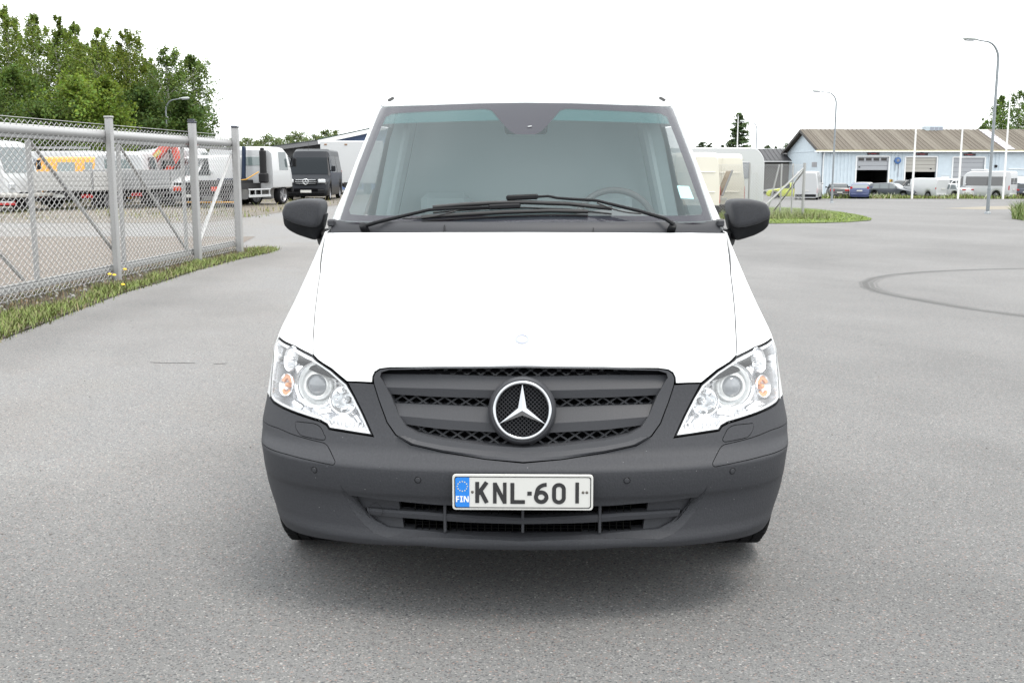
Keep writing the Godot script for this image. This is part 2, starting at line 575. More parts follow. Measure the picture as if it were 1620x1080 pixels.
	fr.w = PackedFloat32Array([0.8791, 0.8787, 0.8784, 0.8779, 0.8775, 0.8770, 0.8765, 0.8762, 0.8759, 0.8758, 0.8759, 0.8761, 0.8765, 0.8771, 0.8779, 0.8788, 0.8800, 0.8812, 0.8826, 0.8841, 0.8856, 0.8873, 0.8890, 0.8907, 0.8924, 0.8941, 0.8958, 0.8975, 0.8991, 0.9007, 0.9022, 0.9037, 0.9051, 0.9065, 0.9078, 0.9090, 0.9101, 0.9112, 0.9121, 0.9129, 0.9137, 0.9143, 0.9148, 0.9152, 0.9156, 0.9158, 0.9161, 0.9163, 0.9164, 0.9166, 0.9168, 0.9170, 0.9172, 0.9174, 0.9176, 0.9179, 0.9181, 0.9184, 0.9187, 0.9190, 0.9194, 0.9198, 0.9203, 0.9209, 0.9216, 0.9224, 0.9234, 0.9244, 0.9256, 0.9268, 0.9281, 0.9294, 0.9306, 0.9318, 0.9329, 0.9338, 0.9345, 0.9351, 0.9354, 0.9355, 0.9354, 0.9352, 0.9347, 0.9342, 0.9335, 0.9328, 0.9320, 0.9312, 0.9304, 0.9295, 0.9287, 0.9280, 0.9272, 0.9265, 0.9258, 0.9251, 0.9245, 0.9239, 0.9233, 0.9227, 0.9222, 0.9216, 0.9211, 0.9205, 0.9199, 0.9194, 0.9188, 0.9182, 0.9176, 0.9170, 0.9164, 0.9158, 0.9151, 0.9144, 0.9137, 0.9130, 0.9123, 0.9115, 0.9107, 0.9100, 0.9093, 0.9086, 0.9080, 0.9075, 0.9071, 0.9068, 0.9065, 0.9064, 0.9062, 0.9061, 0.9060, 0.9058, 0.9055, 0.9052, 0.9047, 0.9040, 0.9033, 0.9023, 0.9013, 0.9001, 0.8987, 0.8973, 0.8959, 0.8944, 0.8929, 0.8913, 0.8898, 0.8883, 0.8869, 0.8854, 0.8840, 0.8826, 0.8812, 0.8799, 0.8786, 0.8772, 0.8759, 0.8747, 0.8734, 0.8722, 0.8710, 0.8698, 0.8687, 0.8675, 0.8664, 0.8653, 0.8643, 0.8632, 0.8622, 0.8612, 0.8602, 0.8593, 0.8584, 0.8575, 0.8567, 0.8558, 0.8550, 0.8543, 0.8536, 0.8529, 0.8522, 0.8516, 0.8510, 0.8504, 0.8498, 0.8493, 0.8488, 0.8483, 0.8478, 0.8474, 0.8470, 0.8466, 0.8463, 0.8459, 0.8457, 0.8461, 0.8466, 0.8469, 0.8473, 0.8475, 0.8476, 0.8475, 0.8474, 0.8470, 0.8466, 0.8460, 0.8453, 0.8444, 0.8434, 0.8423, 0.8410, 0.8396, 0.8381, 0.8365, 0.8347, 0.8328, 0.8308])
	fr.d = PackedFloat32Array([0.4600, 0.4600, 0.4600, 0.4600, 0.4600, 0.4600, 0.4600, 0.4600, 0.4600, 0.4600, 0.4600, 0.4600, 0.4600, 0.4600, 0.4600, 0.4600, 0.4600, 0.4600, 0.4600, 0.4600, 0.4600, 0.4600, 0.4600, 0.4600, 0.4600, 0.4600, 0.4600, 0.4600, 0.4600, 0.4600, 0.4600, 0.4600, 0.4600, 0.4600, 0.4600, 0.4600, 0.4600, 0.4600, 0.4600, 0.4600, 0.4600, 0.4600, 0.4600, 0.4600, 0.4600, 0.4600, 0.4600, 0.4600, 0.4600, 0.4600, 0.4600, 0.4600, 0.4600, 0.4600, 0.4600, 0.4600, 0.4600, 0.4600, 0.4600, 0.4600, 0.4600, 0.4600, 0.4600, 0.4600, 0.4600, 0.4600, 0.4600, 0.4600, 0.4600, 0.4600, 0.4600, 0.4600, 0.4600, 0.4600, 0.4600, 0.4600, 0.4600, 0.4600, 0.4600, 0.4600, 0.4600, 0.4600, 0.4600, 0.4600, 0.4600, 0.4600, 0.4600, 0.4600, 0.4600, 0.4600, 0.4600, 0.4600, 0.4600, 0.4600, 0.4600, 0.4600, 0.4600, 0.4600, 0.4600, 0.4600, 0.4600, 0.4600, 0.4600, 0.4600, 0.4600, 0.4600, 0.4600, 0.4600, 0.4600, 0.4600, 0.4600, 0.4600, 0.4600, 0.4600, 0.4600, 0.4599, 0.4598, 0.4596, 0.4592, 0.4588, 0.4583, 0.4578, 0.4572, 0.4565, 0.4558, 0.4550, 0.4542, 0.4534, 0.4525, 0.4517, 0.4508, 0.4499, 0.4490, 0.4481, 0.4472, 0.4463, 0.4454, 0.4446, 0.4438, 0.4430, 0.4423, 0.4416, 0.4410, 0.4405, 0.4400, 0.4396, 0.4391, 0.4387, 0.4383, 0.4379, 0.4376, 0.4372, 0.4369, 0.4365, 0.4362, 0.4358, 0.4355, 0.4352, 0.4349, 0.4346, 0.4343, 0.4340, 0.4337, 0.4334, 0.4331, 0.4328, 0.4325, 0.4322, 0.4319, 0.4316, 0.4313, 0.4310, 0.4307, 0.4303, 0.4300, 0.4297, 0.4293, 0.4289, 0.4285, 0.4281, 0.4277, 0.4272, 0.4268, 0.4264, 0.4259, 0.4255, 0.4250, 0.4246, 0.4242, 0.4237, 0.4233, 0.4229, 0.4226, 0.4222, 0.4219, 0.4215, 0.4212, 0.4210, 0.4207, 0.4205, 0.4203, 0.4202, 0.4201, 0.4200, 0.4200, 0.4200, 0.4200, 0.4200, 0.4200, 0.4200, 0.4200, 0.4200, 0.4200, 0.4200, 0.4200, 0.4200, 0.4200])
	gl = BodySkin.new()
	gl.y0 = 1.15
	gl.s0 = PackedFloat32Array([0.9250, 0.9310, 0.9369, 0.9429, 0.9488, 0.9548, 0.9607, 0.9667, 0.9728, 0.9788, 0.9850, 0.9912, 0.9975, 1.0038, 1.0101, 1.0165, 1.0230, 1.0294, 1.0359, 1.0423, 1.0488, 1.0553, 1.0618, 1.0683, 1.0748, 1.0813, 1.0878, 1.0942, 1.1007, 1.1071, 1.1136, 1.1200, 1.1265, 1.1329, 1.1394, 1.1458, 1.1523, 1.1587, 1.1652, 1.1717, 1.1781, 1.1846, 1.1911, 1.1976, 1.2041, 1.2106, 1.2171, 1.2237, 1.2302, 1.2368, 1.2433, 1.2499, 1.2565, 1.2631, 1.2698, 1.2764, 1.2831, 1.2898, 1.2965, 1.3032, 1.3100, 1.3168, 1.3236, 1.3304, 1.3372, 1.3441, 1.3509, 1.3578, 1.3647, 1.3717, 1.3786, 1.3856, 1.3925, 1.3995, 1.4065, 1.4135, 1.4206, 1.4276, 1.4346, 1.4417, 1.4488, 1.4559, 1.4630, 1.4701, 1.4772, 1.4843, 1.4914, 1.4986, 1.5057, 1.5128, 1.5200, 1.5272, 1.5343, 1.5414, 1.5486, 1.5557, 1.5629, 1.5700, 1.5772, 1.5843, 1.5915, 1.5986, 1.6058, 1.6130, 1.6202, 1.6275, 1.6347, 1.6420, 1.6493, 1.6566, 1.6639, 1.6713, 1.6787, 1.6861, 1.6936, 1.7011, 1.7086, 1.7162, 1.7238, 1.7314, 1.7391, 1.7469, 1.7547, 1.7627, 1.7707, 1.7789, 1.7871, 1.7953, 1.8036, 1.8118, 1.8200])
	gl.w = PackedFloat32Array([0.8457, 0.8461, 0.8466, 0.8469, 0.8473, 0.8475, 0.8476, 0.8475, 0.8474, 0.8470, 0.8466, 0.8460, 0.8453, 0.8444, 0.8434, 0.8423, 0.8410, 0.8396, 0.8381, 0.8365, 0.8347, 0.8328, 0.8308, 0.8292, 0.8276, 0.8260, 0.8245, 0.8229, 0.8213, 0.8197, 0.8181, 0.8165, 0.8150, 0.8134, 0.8119, 0.8103, 0.8088, 0.8073, 0.8059, 0.8044, 0.8030, 0.8017, 0.8003, 0.7990, 0.7977, 0.7965, 0.7953, 0.7940, 0.7928, 0.7916, 0.7904, 0.7893, 0.7881, 0.7869, 0.7857, 0.7845, 0.7834, 0.7822, 0.7810, 0.7798, 0.7787, 0.7775, 0.7763, 0.7752, 0.7740, 0.7728, 0.7716, 0.7705, 0.7693, 0.7681, 0.7669, 0.7657, 0.7645, 0.7633, 0.7621, 0.7609, 0.7597, 0.7585, 0.7573, 0.7561, 0.7549, 0.7537, 0.7525, 0.7513, 0.7501, 0.7489, 0.7477, 0.7465, 0.7453, 0.7440, 0.7428, 0.7415, 0.7402, 0.7389, 0.7376, 0.7362, 0.7349, 0.7335, 0.7321, 0.7307, 0.7293, 0.7279, 0.7265, 0.7250, 0.7236, 0.7222, 0.7208, 0.7195, 0.7181, 0.7167, 0.7153, 0.7140, 0.7126, 0.7112, 0.7098, 0.7085, 0.7071, 0.7058, 0.7046, 0.7035, 0.7024, 0.7015, 0.7007, 0.7001, 0.6996, 0.6993, 0.6991, 0.6990, 0.6989, 0.6989, 0.6989])
	gl.d = PackedFloat32Array([0.4000, 0.3991, 0.3982, 0.3973, 0.3964, 0.3955, 0.3946, 0.3937, 0.3928, 0.3919, 0.3910, 0.3901, 0.3893, 0.3884, 0.3874, 0.3865, 0.3856, 0.3847, 0.3838, 0.3828, 0.3819, 0.3810, 0.3800, 0.3790, 0.3781, 0.3771, 0.3761, 0.3751, 0.3741, 0.3731, 0.3721, 0.3710, 0.3700, 0.3690, 0.3680, 0.3669, 0.3659, 0.3648, 0.3638, 0.3627, 0.3617, 0.3606, 0.3595, 0.3585, 0.3574, 0.3563, 0.3553, 0.3542, 0.3531, 0.3520, 0.3510, 0.3499, 0.3488, 0.3478, 0.3467, 0.3456, 0.3446, 0.3435, 0.3424, 0.3414, 0.3403, 0.3393, 0.3382, 0.3372, 0.3361, 0.3351, 0.3341, 0.3330, 0.3320, 0.3310, 0.3300, 0.3290, 0.3279, 0.3268, 0.3257, 0.3246, 0.3234, 0.3222, 0.3210, 0.3198, 0.3185, 0.3173, 0.3160, 0.3147, 0.3134, 0.3121, 0.3108, 0.3095, 0.3082, 0.3070, 0.3057, 0.3044, 0.3031, 0.3019, 0.3006, 0.2994, 0.2982, 0.2970, 0.2958, 0.2947, 0.2936, 0.2925, 0.2914, 0.2904, 0.2894, 0.2884, 0.2875, 0.2867, 0.2858, 0.2850, 0.2843, 0.2836, 0.2830, 0.2824, 0.2819, 0.2814, 0.2810, 0.2807, 0.2804, 0.2802, 0.2801, 0.2800, 0.2800, 0.2800, 0.2800, 0.2800, 0.2800, 0.2800, 0.2800, 0.2800, 0.2800])
	for k in [fr, gl]:
		k.px = plan_x
		k.ps = plan_s

	var white := paint("white_paint", 0.72, 0.735, 0.745)
	var grey := grain("grey_plastic", 0.046, 0.0475, 0.053, 0.6, 0.12, 1.0, 0.14, 5)
	grey.metallic_specular = 0.3
	var slate := grain("slat_plastic", 0.046, 0.0475, 0.053, 0.5, 0.08, 0.6, 0.10, 6)
	slate.metallic_specular = 0.32
	var black := mat("black_plastic", 0.010, 0.0105, 0.012, 0.55, 0.0, 0.28)
	var dark := mat("dark_lining", 0.005, 0.005, 0.006, 0.8, 0.0, 0.1)
	var chrome := mat("chrome", 0.82, 0.83, 0.84, 0.06, 1.0)
	var satin := mat("satin_silver", 0.74, 0.75, 0.76, 0.28, 0.9)
	var rubber := grain("tyre_rubber", 0.016, 0.016, 0.017, 0.85, 0.1, 1.0, 0.2, 9)
	rubber.metallic_specular = 0.2
	var van := thing("panel_van", "white van with grey plastic bumper and star badge, facing the camera on the open asphalt", "van", Vector3(0.035, 0, -3.270), -0.95)
	var m: MB

	# ---- bumper
	var lamp_l: PackedVector2Array = PackedVector2Array([Vector2(-1.0002, 0.8543), Vector2(-0.8401, 0.8436), Vector2(-0.7407, 0.8261), Vector2(-0.6591, 0.7909), Vector2(-0.5937, 0.7510), Vector2(-0.5624, 0.7126), Vector2(-0.5273, 0.6620), Vector2(-0.4850, 0.5966), Vector2(-0.5337, 0.6001), Vector2(-0.5900, 0.6045), Vector2(-0.6389, 0.6071), Vector2(-0.6509, 0.6191), Vector2(-0.6770, 0.6282), Vector2(-0.7484, 0.6374), Vector2(-0.8259, 0.6464), Vector2(-0.9199, 0.6578), Vector2(-0.9614, 0.6680), Vector2(-0.9820, 0.7210), Vector2(-1.0003, 0.7831), Vector2(-1.0198, 0.8307)])
	var lamp_r := mirrored(lamp_l)
	var grille_frame := whole(PackedVector2Array([Vector2(0.0000, 0.5352), Vector2(-0.1211, 0.5422), Vector2(-0.2546, 0.5579), Vector2(-0.3562, 0.5763), Vector2(-0.4056, 0.6027), Vector2(-0.4391, 0.6396), Vector2(-0.4730, 0.7067), Vector2(-0.4952, 0.7577), Vector2(-0.4992, 0.7756), Vector2(-0.4939, 0.7900), Vector2(-0.4791, 0.8007), Vector2(-0.4463, 0.8059), Vector2(-0.2672, 0.8136), Vector2(0.0000, 0.8178)]))
	var intake := whole(PackedVector2Array([Vector2(0.0000, 0.3894), Vector2(-0.2711, 0.3904), Vector2(-0.4075, 0.3977), Vector2(-0.5585, 0.4043), Vector2(-0.5252, 0.3547), Vector2(-0.4923, 0.3172), Vector2(-0.4560, 0.2991), Vector2(-0.3362, 0.2946), Vector2(-0.1708, 0.2850), Vector2(0.0000, 0.2791)]))
	var intake_edge := whole(PackedVector2Array([Vector2(0.0000, 0.3894), Vector2(-0.2711, 0.3904), Vector2(-0.4075, 0.3977), Vector2(-0.5718, 0.4066), Vector2(-0.5986, 0.4438), Vector2(-0.5883, 0.4023), Vector2(-0.5704, 0.3549), Vector2(-0.5404, 0.3132), Vector2(-0.5076, 0.2854), Vector2(-0.4602, 0.2724), Vector2(-0.3377, 0.2820), Vector2(-0.1710, 0.2812), Vector2(0.0000, 0.2753)]))
	var washer: PackedVector2Array = PackedVector2Array([Vector2(-0.7805, 0.6138), Vector2(-0.6996, 0.6162), Vector2(-0.6732, 0.6089), Vector2(-0.6483, 0.5765), Vector2(-0.6558, 0.5701), Vector2(-0.7493, 0.5758), Vector2(-0.7720, 0.5951)])
	var pad := PackedVector2Array(PackedVector2Array([Vector2(-0.9692, 0.5792), Vector2(-0.8595, 0.5814), Vector2(-0.7627, 0.5704), Vector2(-0.6477, 0.5605), Vector2(-0.6089, 0.5188), Vector2(-0.6161, 0.5103), Vector2(-0.7045, 0.5163), Vector2(-0.8009, 0.5205), Vector2(-0.9372, 0.5204)]))
	pad.push_back(fr.side(0.49, 0.5204))
	pad.push_back(fr.side(0.49, 0.5792))
	var left: PackedVector2Array = PackedVector2Array([Vector2(0.0000, 0.5311), Vector2(-0.1210, 0.5387), Vector2(-0.2546, 0.5536), Vector2(-0.3581, 0.5725), Vector2(-0.4095, 0.5997), Vector2(-0.4431, 0.6375), Vector2(-0.4774, 0.7065), Vector2(-0.4982, 0.7545), Vector2(-0.5442, 0.7553), Vector2(-0.5877, 0.7538), Vector2(-0.5579, 0.7128), Vector2(-0.5230, 0.6622), Vector2(-0.4780, 0.5909), Vector2(-0.5331, 0.5954), Vector2(-0.5908, 0.5992), Vector2(-0.6411, 0.6024), Vector2(-0.6541, 0.6145), Vector2(-0.6790, 0.6231), Vector2(-0.7499, 0.6317), Vector2(-0.8278, 0.6411), Vector2(-0.9226, 0.6511)])
	left.push_back(fr.side(0.40, 0.665))
	for k in [[0.612, 0.665], [0.58, 0.635], [0.55, 0.60], [0.515, 0.545], [0.495, 0.50], [0.478, 0.44], [0.471, 0.38], [0.473, 0.31]]:
		left.push_back(fr.side(k[0], k[1]))
	left.append_array(PackedVector2Array([Vector2(-0.9292, 0.2301), Vector2(-0.8452, 0.2293), Vector2(-0.6891, 0.2372), Vector2(-0.5395, 0.2416), Vector2(-0.4470, 0.2463), Vector2(-0.3576, 0.2520), Vector2(-0.2395, 0.2459), Vector2(0.0000, 0.2424)]))
	var outline := whole(left)
	var gap := [lamp_l, lamp_r, intake_edge]
	for q in [washer, pad]:
		var g: PackedVector2Array = Geometry2D.offset_polygon(soft(q, 0.012), 0.0022)[0]
		gap.append(g)
		gap.append(mirrored(g))
	m = MB.new()
	fr.patch(m, outline, gap, 0.0, 0.04, 0.0125)
	fr.wall(m, outline, -0.03, 0.0)
	fr.wall(m, intake_edge, -0.006, 0.0, false)
	for i in range(3, gap.size()):
		fr.wall(m, gap[i], -0.012, 0.0, false)
	var bumper := part("bumper", m, grey, van)
	m = MB.new()
	fr.straight = true
	var outer_line := whole_line(PackedVector2Array([Vector2(-0.4075, 0.3977), Vector2(-0.5718, 0.4066), Vector2(-0.5986, 0.4438), Vector2(-0.5883, 0.4023), Vector2(-0.5704, 0.3549), Vector2(-0.5404, 0.3132), Vector2(-0.5076, 0.2854), Vector2(-0.4602, 0.2724), Vector2(-0.3377, 0.2820), Vector2(-0.1710, 0.2812), Vector2(0.0000, 0.2753)]))
	var inner_line := whole_line(PackedVector2Array([Vector2(-0.4076, 0.3966), Vector2(-0.5278, 0.4002), Vector2(-0.5543, 0.4024), Vector2(-0.5459, 0.3792), Vector2(-0.5241, 0.3484), Vector2(-0.4982, 0.3210), Vector2(-0.4560, 0.2991), Vector2(-0.3951, 0.2967), Vector2(-0.3362, 0.2946), Vector2(-0.1708, 0.2850), Vector2(0.0000, 0.2791)]))
	fr.strips(m, [outer_line, inner_line, inner_line], [-0.001, -0.022, -0.08], 150)
	part("intake_blade", m, grey, bumper)
	m = MB.new()
	var brow := whole_line(PackedVector2Array([Vector2(-0.4075, 0.3977), Vector2(-0.2711, 0.3904), Vector2(0.0000, 0.3894)]))
	fr.strips(m, [brow, brow], [0.0, -0.07], 40)
	fr.straight = false
	part("intake_brow", m, grey, bumper)
	m = MB.new()
	var lining: PackedVector2Array = PackedVector2Array([fr.side(0.46, 0.66), fr.side(0.46, 0.33), Vector2(-0.9, 0.30), Vector2(-0.5, 0.27), Vector2(0, 0.27), Vector2(0, 0.545), Vector2(-0.5, 0.56), Vector2(-0.62, 0.60)])
	fr.patch(m, whole_plain(lining), [Geometry2D.offset_polygon(intake, 0.01)[0]], -0.016, 0.06, 0.02)
	part("bumper_lining", m, dark, bumper)
	for side in 2:
		m = MB.new()
		fr.slab(m, flip(soft(washer, 0.012), side), -0.012, 0.0008, 0.03, 0.01)
		part("washer_cover", m, grey, bumper)
		m = MB.new()
		fr.slab(m, flip(soft(pad, 0.012), side), -0.012, 0.0, 0.03, 0.0125)
		part("corner_pad", m, grey, bumper)
	for q in [Vector2(-0.6915, 0.4851), Vector2(-0.3335, 0.4787), Vector2(0.3277, 0.4801), Vector2(0.6864, 0.4880)]:
		m = MB.new()
		var nz: Vector3 = fr.nor(q)
		m.lathe(fr.at(q), frame(nz), [Vector2(0.0, 0.0022), Vector2(0.0078, 0.0020), Vector2(0.0086, 0.0008), Vector2(0.0092, -0.002)], 18)
		var sensor := part("parking_sensor", m, slate, bumper)
		m = MB.new()
		m.lathe(fr.at(q), frame(nz), [Vector2(0.0092, -0.002), Vector2(0.0094, 0.0006), Vector2(0.0112, 0.0006), Vector2(0.0114, -0.002)], 18)
		part("sensor_ring", m, black, sensor)

	m = MB.new()                                    # pale stone chips
	for k in 70:
		var q := Vector2(rng.randf_range(-0.85, 0.85), rng.randf_range(0.31, 0.62))
		if Geometry2D.is_point_in_polygon(q, intake_edge) or Geometry2D.is_point_in_polygon(q, grille_frame) or not Geometry2D.is_point_in_polygon(q, outline) or (absf(q.x) < 0.24 and q.y < 0.52):
			continue
		var r := rng.randf_range(0.0006, 0.0018)
		m.lathe(fr.off(q, 0.0003), frame(fr.nor(q)), [Vector2(0, 0.0003), Vector2(r, 0.0)], 5, false, 1.0, rng.randf_range(0.5, 1.0))
	part("stone_chips", m, mat("chip_grey", 0.20, 0.20, 0.21, 0.7), bumper).set_meta("kind", "stuff")
	# ---- lower intake
	fr.straight = true
	m = MB.new()
	fr.patch(m, Geometry2D.offset_polygon(intake, 0.03)[0], [], -0.13, 0.06, 0.02)
	for k in 14:                                # radiator fins
		m.box(Vector3(0, 0.285 + k * 0.011, -0.10), Vector3(0.7, 0.003, 0.02))
	var grid := part("lower_grille", m, dark, van)
	m = MB.new()
	for k in 32:
		m.box(Vector3(-0.35 + k * 0.0225, 0.36, -0.085), Vector3(0.0025, 0.14, 0.012))
	part("radiator_core", m, mat("radiator", 0.007, 0.007, 0.0065, 0.8, 0.0, 0.1), grid)
	var bar := [PackedVector2Array([Vector2(-0.5177, 0.3597), Vector2(-0.3284, 0.3586), Vector2(-0.1791, 0.3514), Vector2(0.0000, 0.3440)]), PackedVector2Array([Vector2(-0.5165, 0.3533), Vector2(-0.3291, 0.3511), Vector2(-0.1795, 0.3441), Vector2(0.0000, 0.3367)]), PackedVector2Array([Vector2(-0.5123, 0.3398), Vector2(-0.3237, 0.3345), Vector2(-0.1805, 0.3284), Vector2(0.0000, 0.3252)])]
	for k in 3:
		bar[k] = whole_line(bar[k])
	m = MB.new()
	fr.strips(m, [bar[0], bar[0], bar[1], bar[2], bar[2]], [-0.06, -0.018, -0.010, -0.014, -0.06], 48)
	part("slat", m, slate, grid)
	for u in [-0.2519, -0.0012, 0.2466]:
		m = MB.new()
		m.box(Vector3(u, 0.352, -0.072), Vector3(0.009, 0.115, 0.05), Basis(), 0.002)
		part("rib", m, slate, grid)
	for side in 2:
		m = MB.new()
		fr.slab(m, flip(PackedVector2Array([Vector2(-0.5718, 0.4066), Vector2(-0.4077, 0.3954), Vector2(-0.4055, 0.3558), Vector2(-0.5572, 0.3518)]), side), -0.075, -0.034, 0.03, 0.02)
		fr.slab(m, flip(PackedVector2Array([Vector2(-0.5455, 0.3423), Vector2(-0.4017, 0.3369), Vector2(-0.4023, 0.2924), Vector2(-0.4757, 0.2878), Vector2(-0.5164, 0.3090)]), side), -0.075, -0.036, 0.03, 0.02)
		var blank := part("blanking_panel", m, slate, grid)
		m = MB.new()
		var tq: Vector2 = Vector2(-0.4849, 0.3580)
		if side == 0:
			m.lathe(fr.off(tq, -0.006), frame(fr.nor(tq)), [Vector2(0.0231, 0.0), Vector2(0.0241, 0.0006), Vector2(0.0245, 0.0)], 28)
			part("tow_eye_cover_ring", m, black, grid)
	m = MB.new()
	m.box(Vector3(0, 0.46, -0.5), Vector3(1.5, 0.44, 0.02))
	m.box(Vector3(0, 0.275, -0.47), Vector3(1.05, 0.02, 0.7))
	part("engine_bay_wall", m, dark, van)

	# ---- grille
	m = MB.new()
	var inner := whole(PackedVector2Array([Vector2(0.0000, 0.5706), Vector2(-0.1216, 0.5773), Vector2(-0.2556, 0.5920), Vector2(-0.3338, 0.6070), Vector2(-0.3748, 0.6267), Vector2(-0.4054, 0.6643), Vector2(-0.4354, 0.7221), Vector2(-0.4651, 0.7650), Vector2(-0.4774, 0.7786), Vector2(-0.4742, 0.7938), Vector2(-0.4462, 0.8027), Vector2(-0.2671, 0.8112), Vector2(0.0000, 0.8159)]))
	fr.patch(m, grille_frame, [inner], 0.002, 0.04, 0.0125)
	fr.wall(m, grille_frame, -0.03, 0.002)
	fr.wall(m, inner, -0.06, 0.002, false)
	# the lip under the grille stands proud with a hard edge
	var lip_a := whole_line(PackedVector2Array([Vector2(-0.3577, 0.5987), Vector2(-0.2552, 0.5846), Vector2(-0.1215, 0.5708), Vector2(0.0000, 0.5642)]))
	var lip_b := whole_line(PackedVector2Array([Vector2(-0.3951, 0.6012), Vector2(-0.3461, 0.5794), Vector2(-0.2547, 0.5642), Vector2(-0.1213, 0.5497), Vector2(0.0000, 0.5435)]))
	var lip_c := whole_line(PackedVector2Array([Vector2(-0.4030, 0.5971), Vector2(-0.3521, 0.5745), Vector2(-0.2546, 0.5571), Vector2(-0.1211, 0.5418), Vector2(0.0000, 0.5352)]))
	fr.strips(m, [lip_a, lip_a, lip_b, lip_c, lip_c], [-0.05, -0.008, 0.012, 0.004, -0.01], 48)
	var grille := part("grille", m, slate, van)
	m = MB.new()
	fr.patch(m, Geometry2D.offset_polygon(inner, 0.01)[0], [], -0.085, 0.06, 0.03)
	part("grille_back", m, dark, grille)
	var slat_rows := [
		[PackedVector2Array([Vector2(-0.4911, 0.7830), Vector2(-0.2662, 0.7876), Vector2(-0.0791, 0.7837), Vector2(0.0000, 0.7820)]), PackedVector2Array([Vector2(-0.4831, 0.7461), Vector2(-0.2641, 0.7468), Vector2(-0.0784, 0.7440), Vector2(0.0000, 0.7414)]), PackedVector2Array([Vector2(-0.4767, 0.7244), Vector2(-0.2627, 0.7191), Vector2(-0.0779, 0.7174), Vector2(0.0000, 0.7157)])],
		[PackedVector2Array([Vector2(-0.4524, 0.6927), Vector2(-0.2614, 0.6917), Vector2(-0.0774, 0.6861), Vector2(0.0000, 0.6835)]), PackedVector2Array([Vector2(-0.4411, 0.6609), Vector2(-0.2594, 0.6510), Vector2(-0.0766, 0.6418), Vector2(0.0000, 0.6392)]), PackedVector2Array([Vector2(-0.4260, 0.6363), Vector2(-0.2574, 0.6203), Vector2(-0.0759, 0.6123), Vector2(0.0000, 0.6089)])]]
	for sr in slat_rows:
		m = MB.new()
		fr.strips(m, [whole_line(sr[0]), whole_line(sr[0]), whole_line(sr[1]), whole_line(sr[2]), whole_line(sr[2])], [-0.07, -0.026, -0.004, -0.012, -0.07], 48)
		part("slat", m, slate, grille)
	var bands := [PackedVector2Array([Vector2(-0.4809, 0.7945), Vector2(-0.4462, 0.8027), Vector2(-0.2671, 0.8112), Vector2(0.0000, 0.8159), Vector2(0.0000, 0.7771), Vector2(-0.2660, 0.7826), Vector2(-0.4752, 0.7787)]), PackedVector2Array([Vector2(-0.4595, 0.7271), Vector2(-0.2629, 0.7230), Vector2(0.0000, 0.7197), Vector2(0.0000, 0.6768), Vector2(-0.2612, 0.6858), Vector2(-0.4413, 0.6883)]), PackedVector2Array([Vector2(-0.4130, 0.6543), Vector2(-0.2578, 0.6261), Vector2(0.0000, 0.6136), Vector2(0.0000, 0.5450), Vector2(-0.2547, 0.5679), Vector2(-0.3363, 0.5862), Vector2(-0.3884, 0.6167)])]
	m = MB.new()
	for b in bands:
		var zone := whole_plain(b)
		for k in range(-24, 25):
			for sgn in [-1.0, 1.0]:
				var c := Vector2(k * 0.047, 0.70)
				var d := Vector2(0.62, sgn * 0.38)
				for piece in Geometry2D.intersect_polygons(stroke(c - d * 1.2, c + d * 1.2, 0.0048), zone):
					fr.patch(m, piece, [], -0.036, 0.04, 0.04)
					fr.wall(m, piece, -0.05, -0.036)
	var lattice := part("grille_mesh", m, mat("mesh_plastic", 0.030, 0.031, 0.035, 0.5, 0.0, 0.3), grille)
	lattice.set_meta("kind", "stuff")

	fr.straight = false
	# ---- star badge
	var bq: Vector2 = Vector2(-0.0035, 0.6826)
	var bz: Vector3 = (fr.nor(bq) + Vector3(0, 0, 0.6)).normalized()
	var bb := frame(bz)
	var bp: Vector3 = fr.at(bq) + bz * 0.024
	m = MB.new()
	m.lathe(bp, bb, [Vector2(0.0825, -0.016), Vector2(0.0835, 0.004), Vector2(0.1, 0.006), Vector2(0.106, 0.0), Vector2(0.110, -0.02), Vector2(0.110, -0.05)], 56)
	var badge := part("star_badge", m, slate, van)
	m = MB.new()
	m.lathe(bp, bb, [Vector2(0.0, -0.016), Vector2(0.087, -0.016)], 40)
	part("badge_back", m, dark, badge)
	m = MB.new()
	for k in range(-8, 9):
		for sgn in [-1.0, 1.0]:
			var c := Vector2(k * 0.0135, 0)
			var d := Vector2(1, sgn).normalized() * 0.2
			var off := Vector2(0, 0)
			for piece in Geometry2D.intersect_polygons(stroke(c - d + off, c + d + off, 0.0022), ellipse(0, 0, 0.086, 0.086, 30)):
				m.slab(bp, bb, piece, -0.0155, -0.009)
	part("badge_mesh", m, mats["mesh_plastic"], badge)
	m = MB.new()
	var ring := []
	for k in 13:
		var a := TAU * k / 12
		ring.append(Vector2(0.0895 + 0.0062 * cos(a), 0.006 + 0.0062 * sin(a)))
	ring.reverse()
	m.lathe(bp, bb, ring, 64)
	part("badge_ring", m, mat("badge_silver", 0.44, 0.45, 0.47, 0.14, 1.0), badge)
	m = MB.new()
	var hub := Vector3(0, 0, 0.0125)
	for k in 3:
		var a := PI / 2 + TAU * k / 3
		var tip := Vector3(cos(a), sin(a), 0) * 0.0855 + Vector3(0, 0, 0.005)
		var w0 := Vector3(cos(a + PI / 3), sin(a + PI / 3), 0) * 0.0155 + Vector3(0, 0, 0.003)
		var w1 := Vector3(cos(a - PI / 3), sin(a - PI / 3), 0) * 0.0155 + Vector3(0, 0, 0.003)
		m.flat(bp + bb * tip, bp + bb * hub, bp + bb * w0, bz)
		m.flat(bp + bb * tip, bp + bb * hub, bp + bb * w1, bz)
		var deep := Vector3(0, 0, -0.012)
		m.quad(bp + bb * tip, bp + bb * w0, bp + bb * (w0 + deep), bp + bb * (tip + deep), bb * Vector3(cos(a + PI / 2), sin(a + PI / 2), 0))
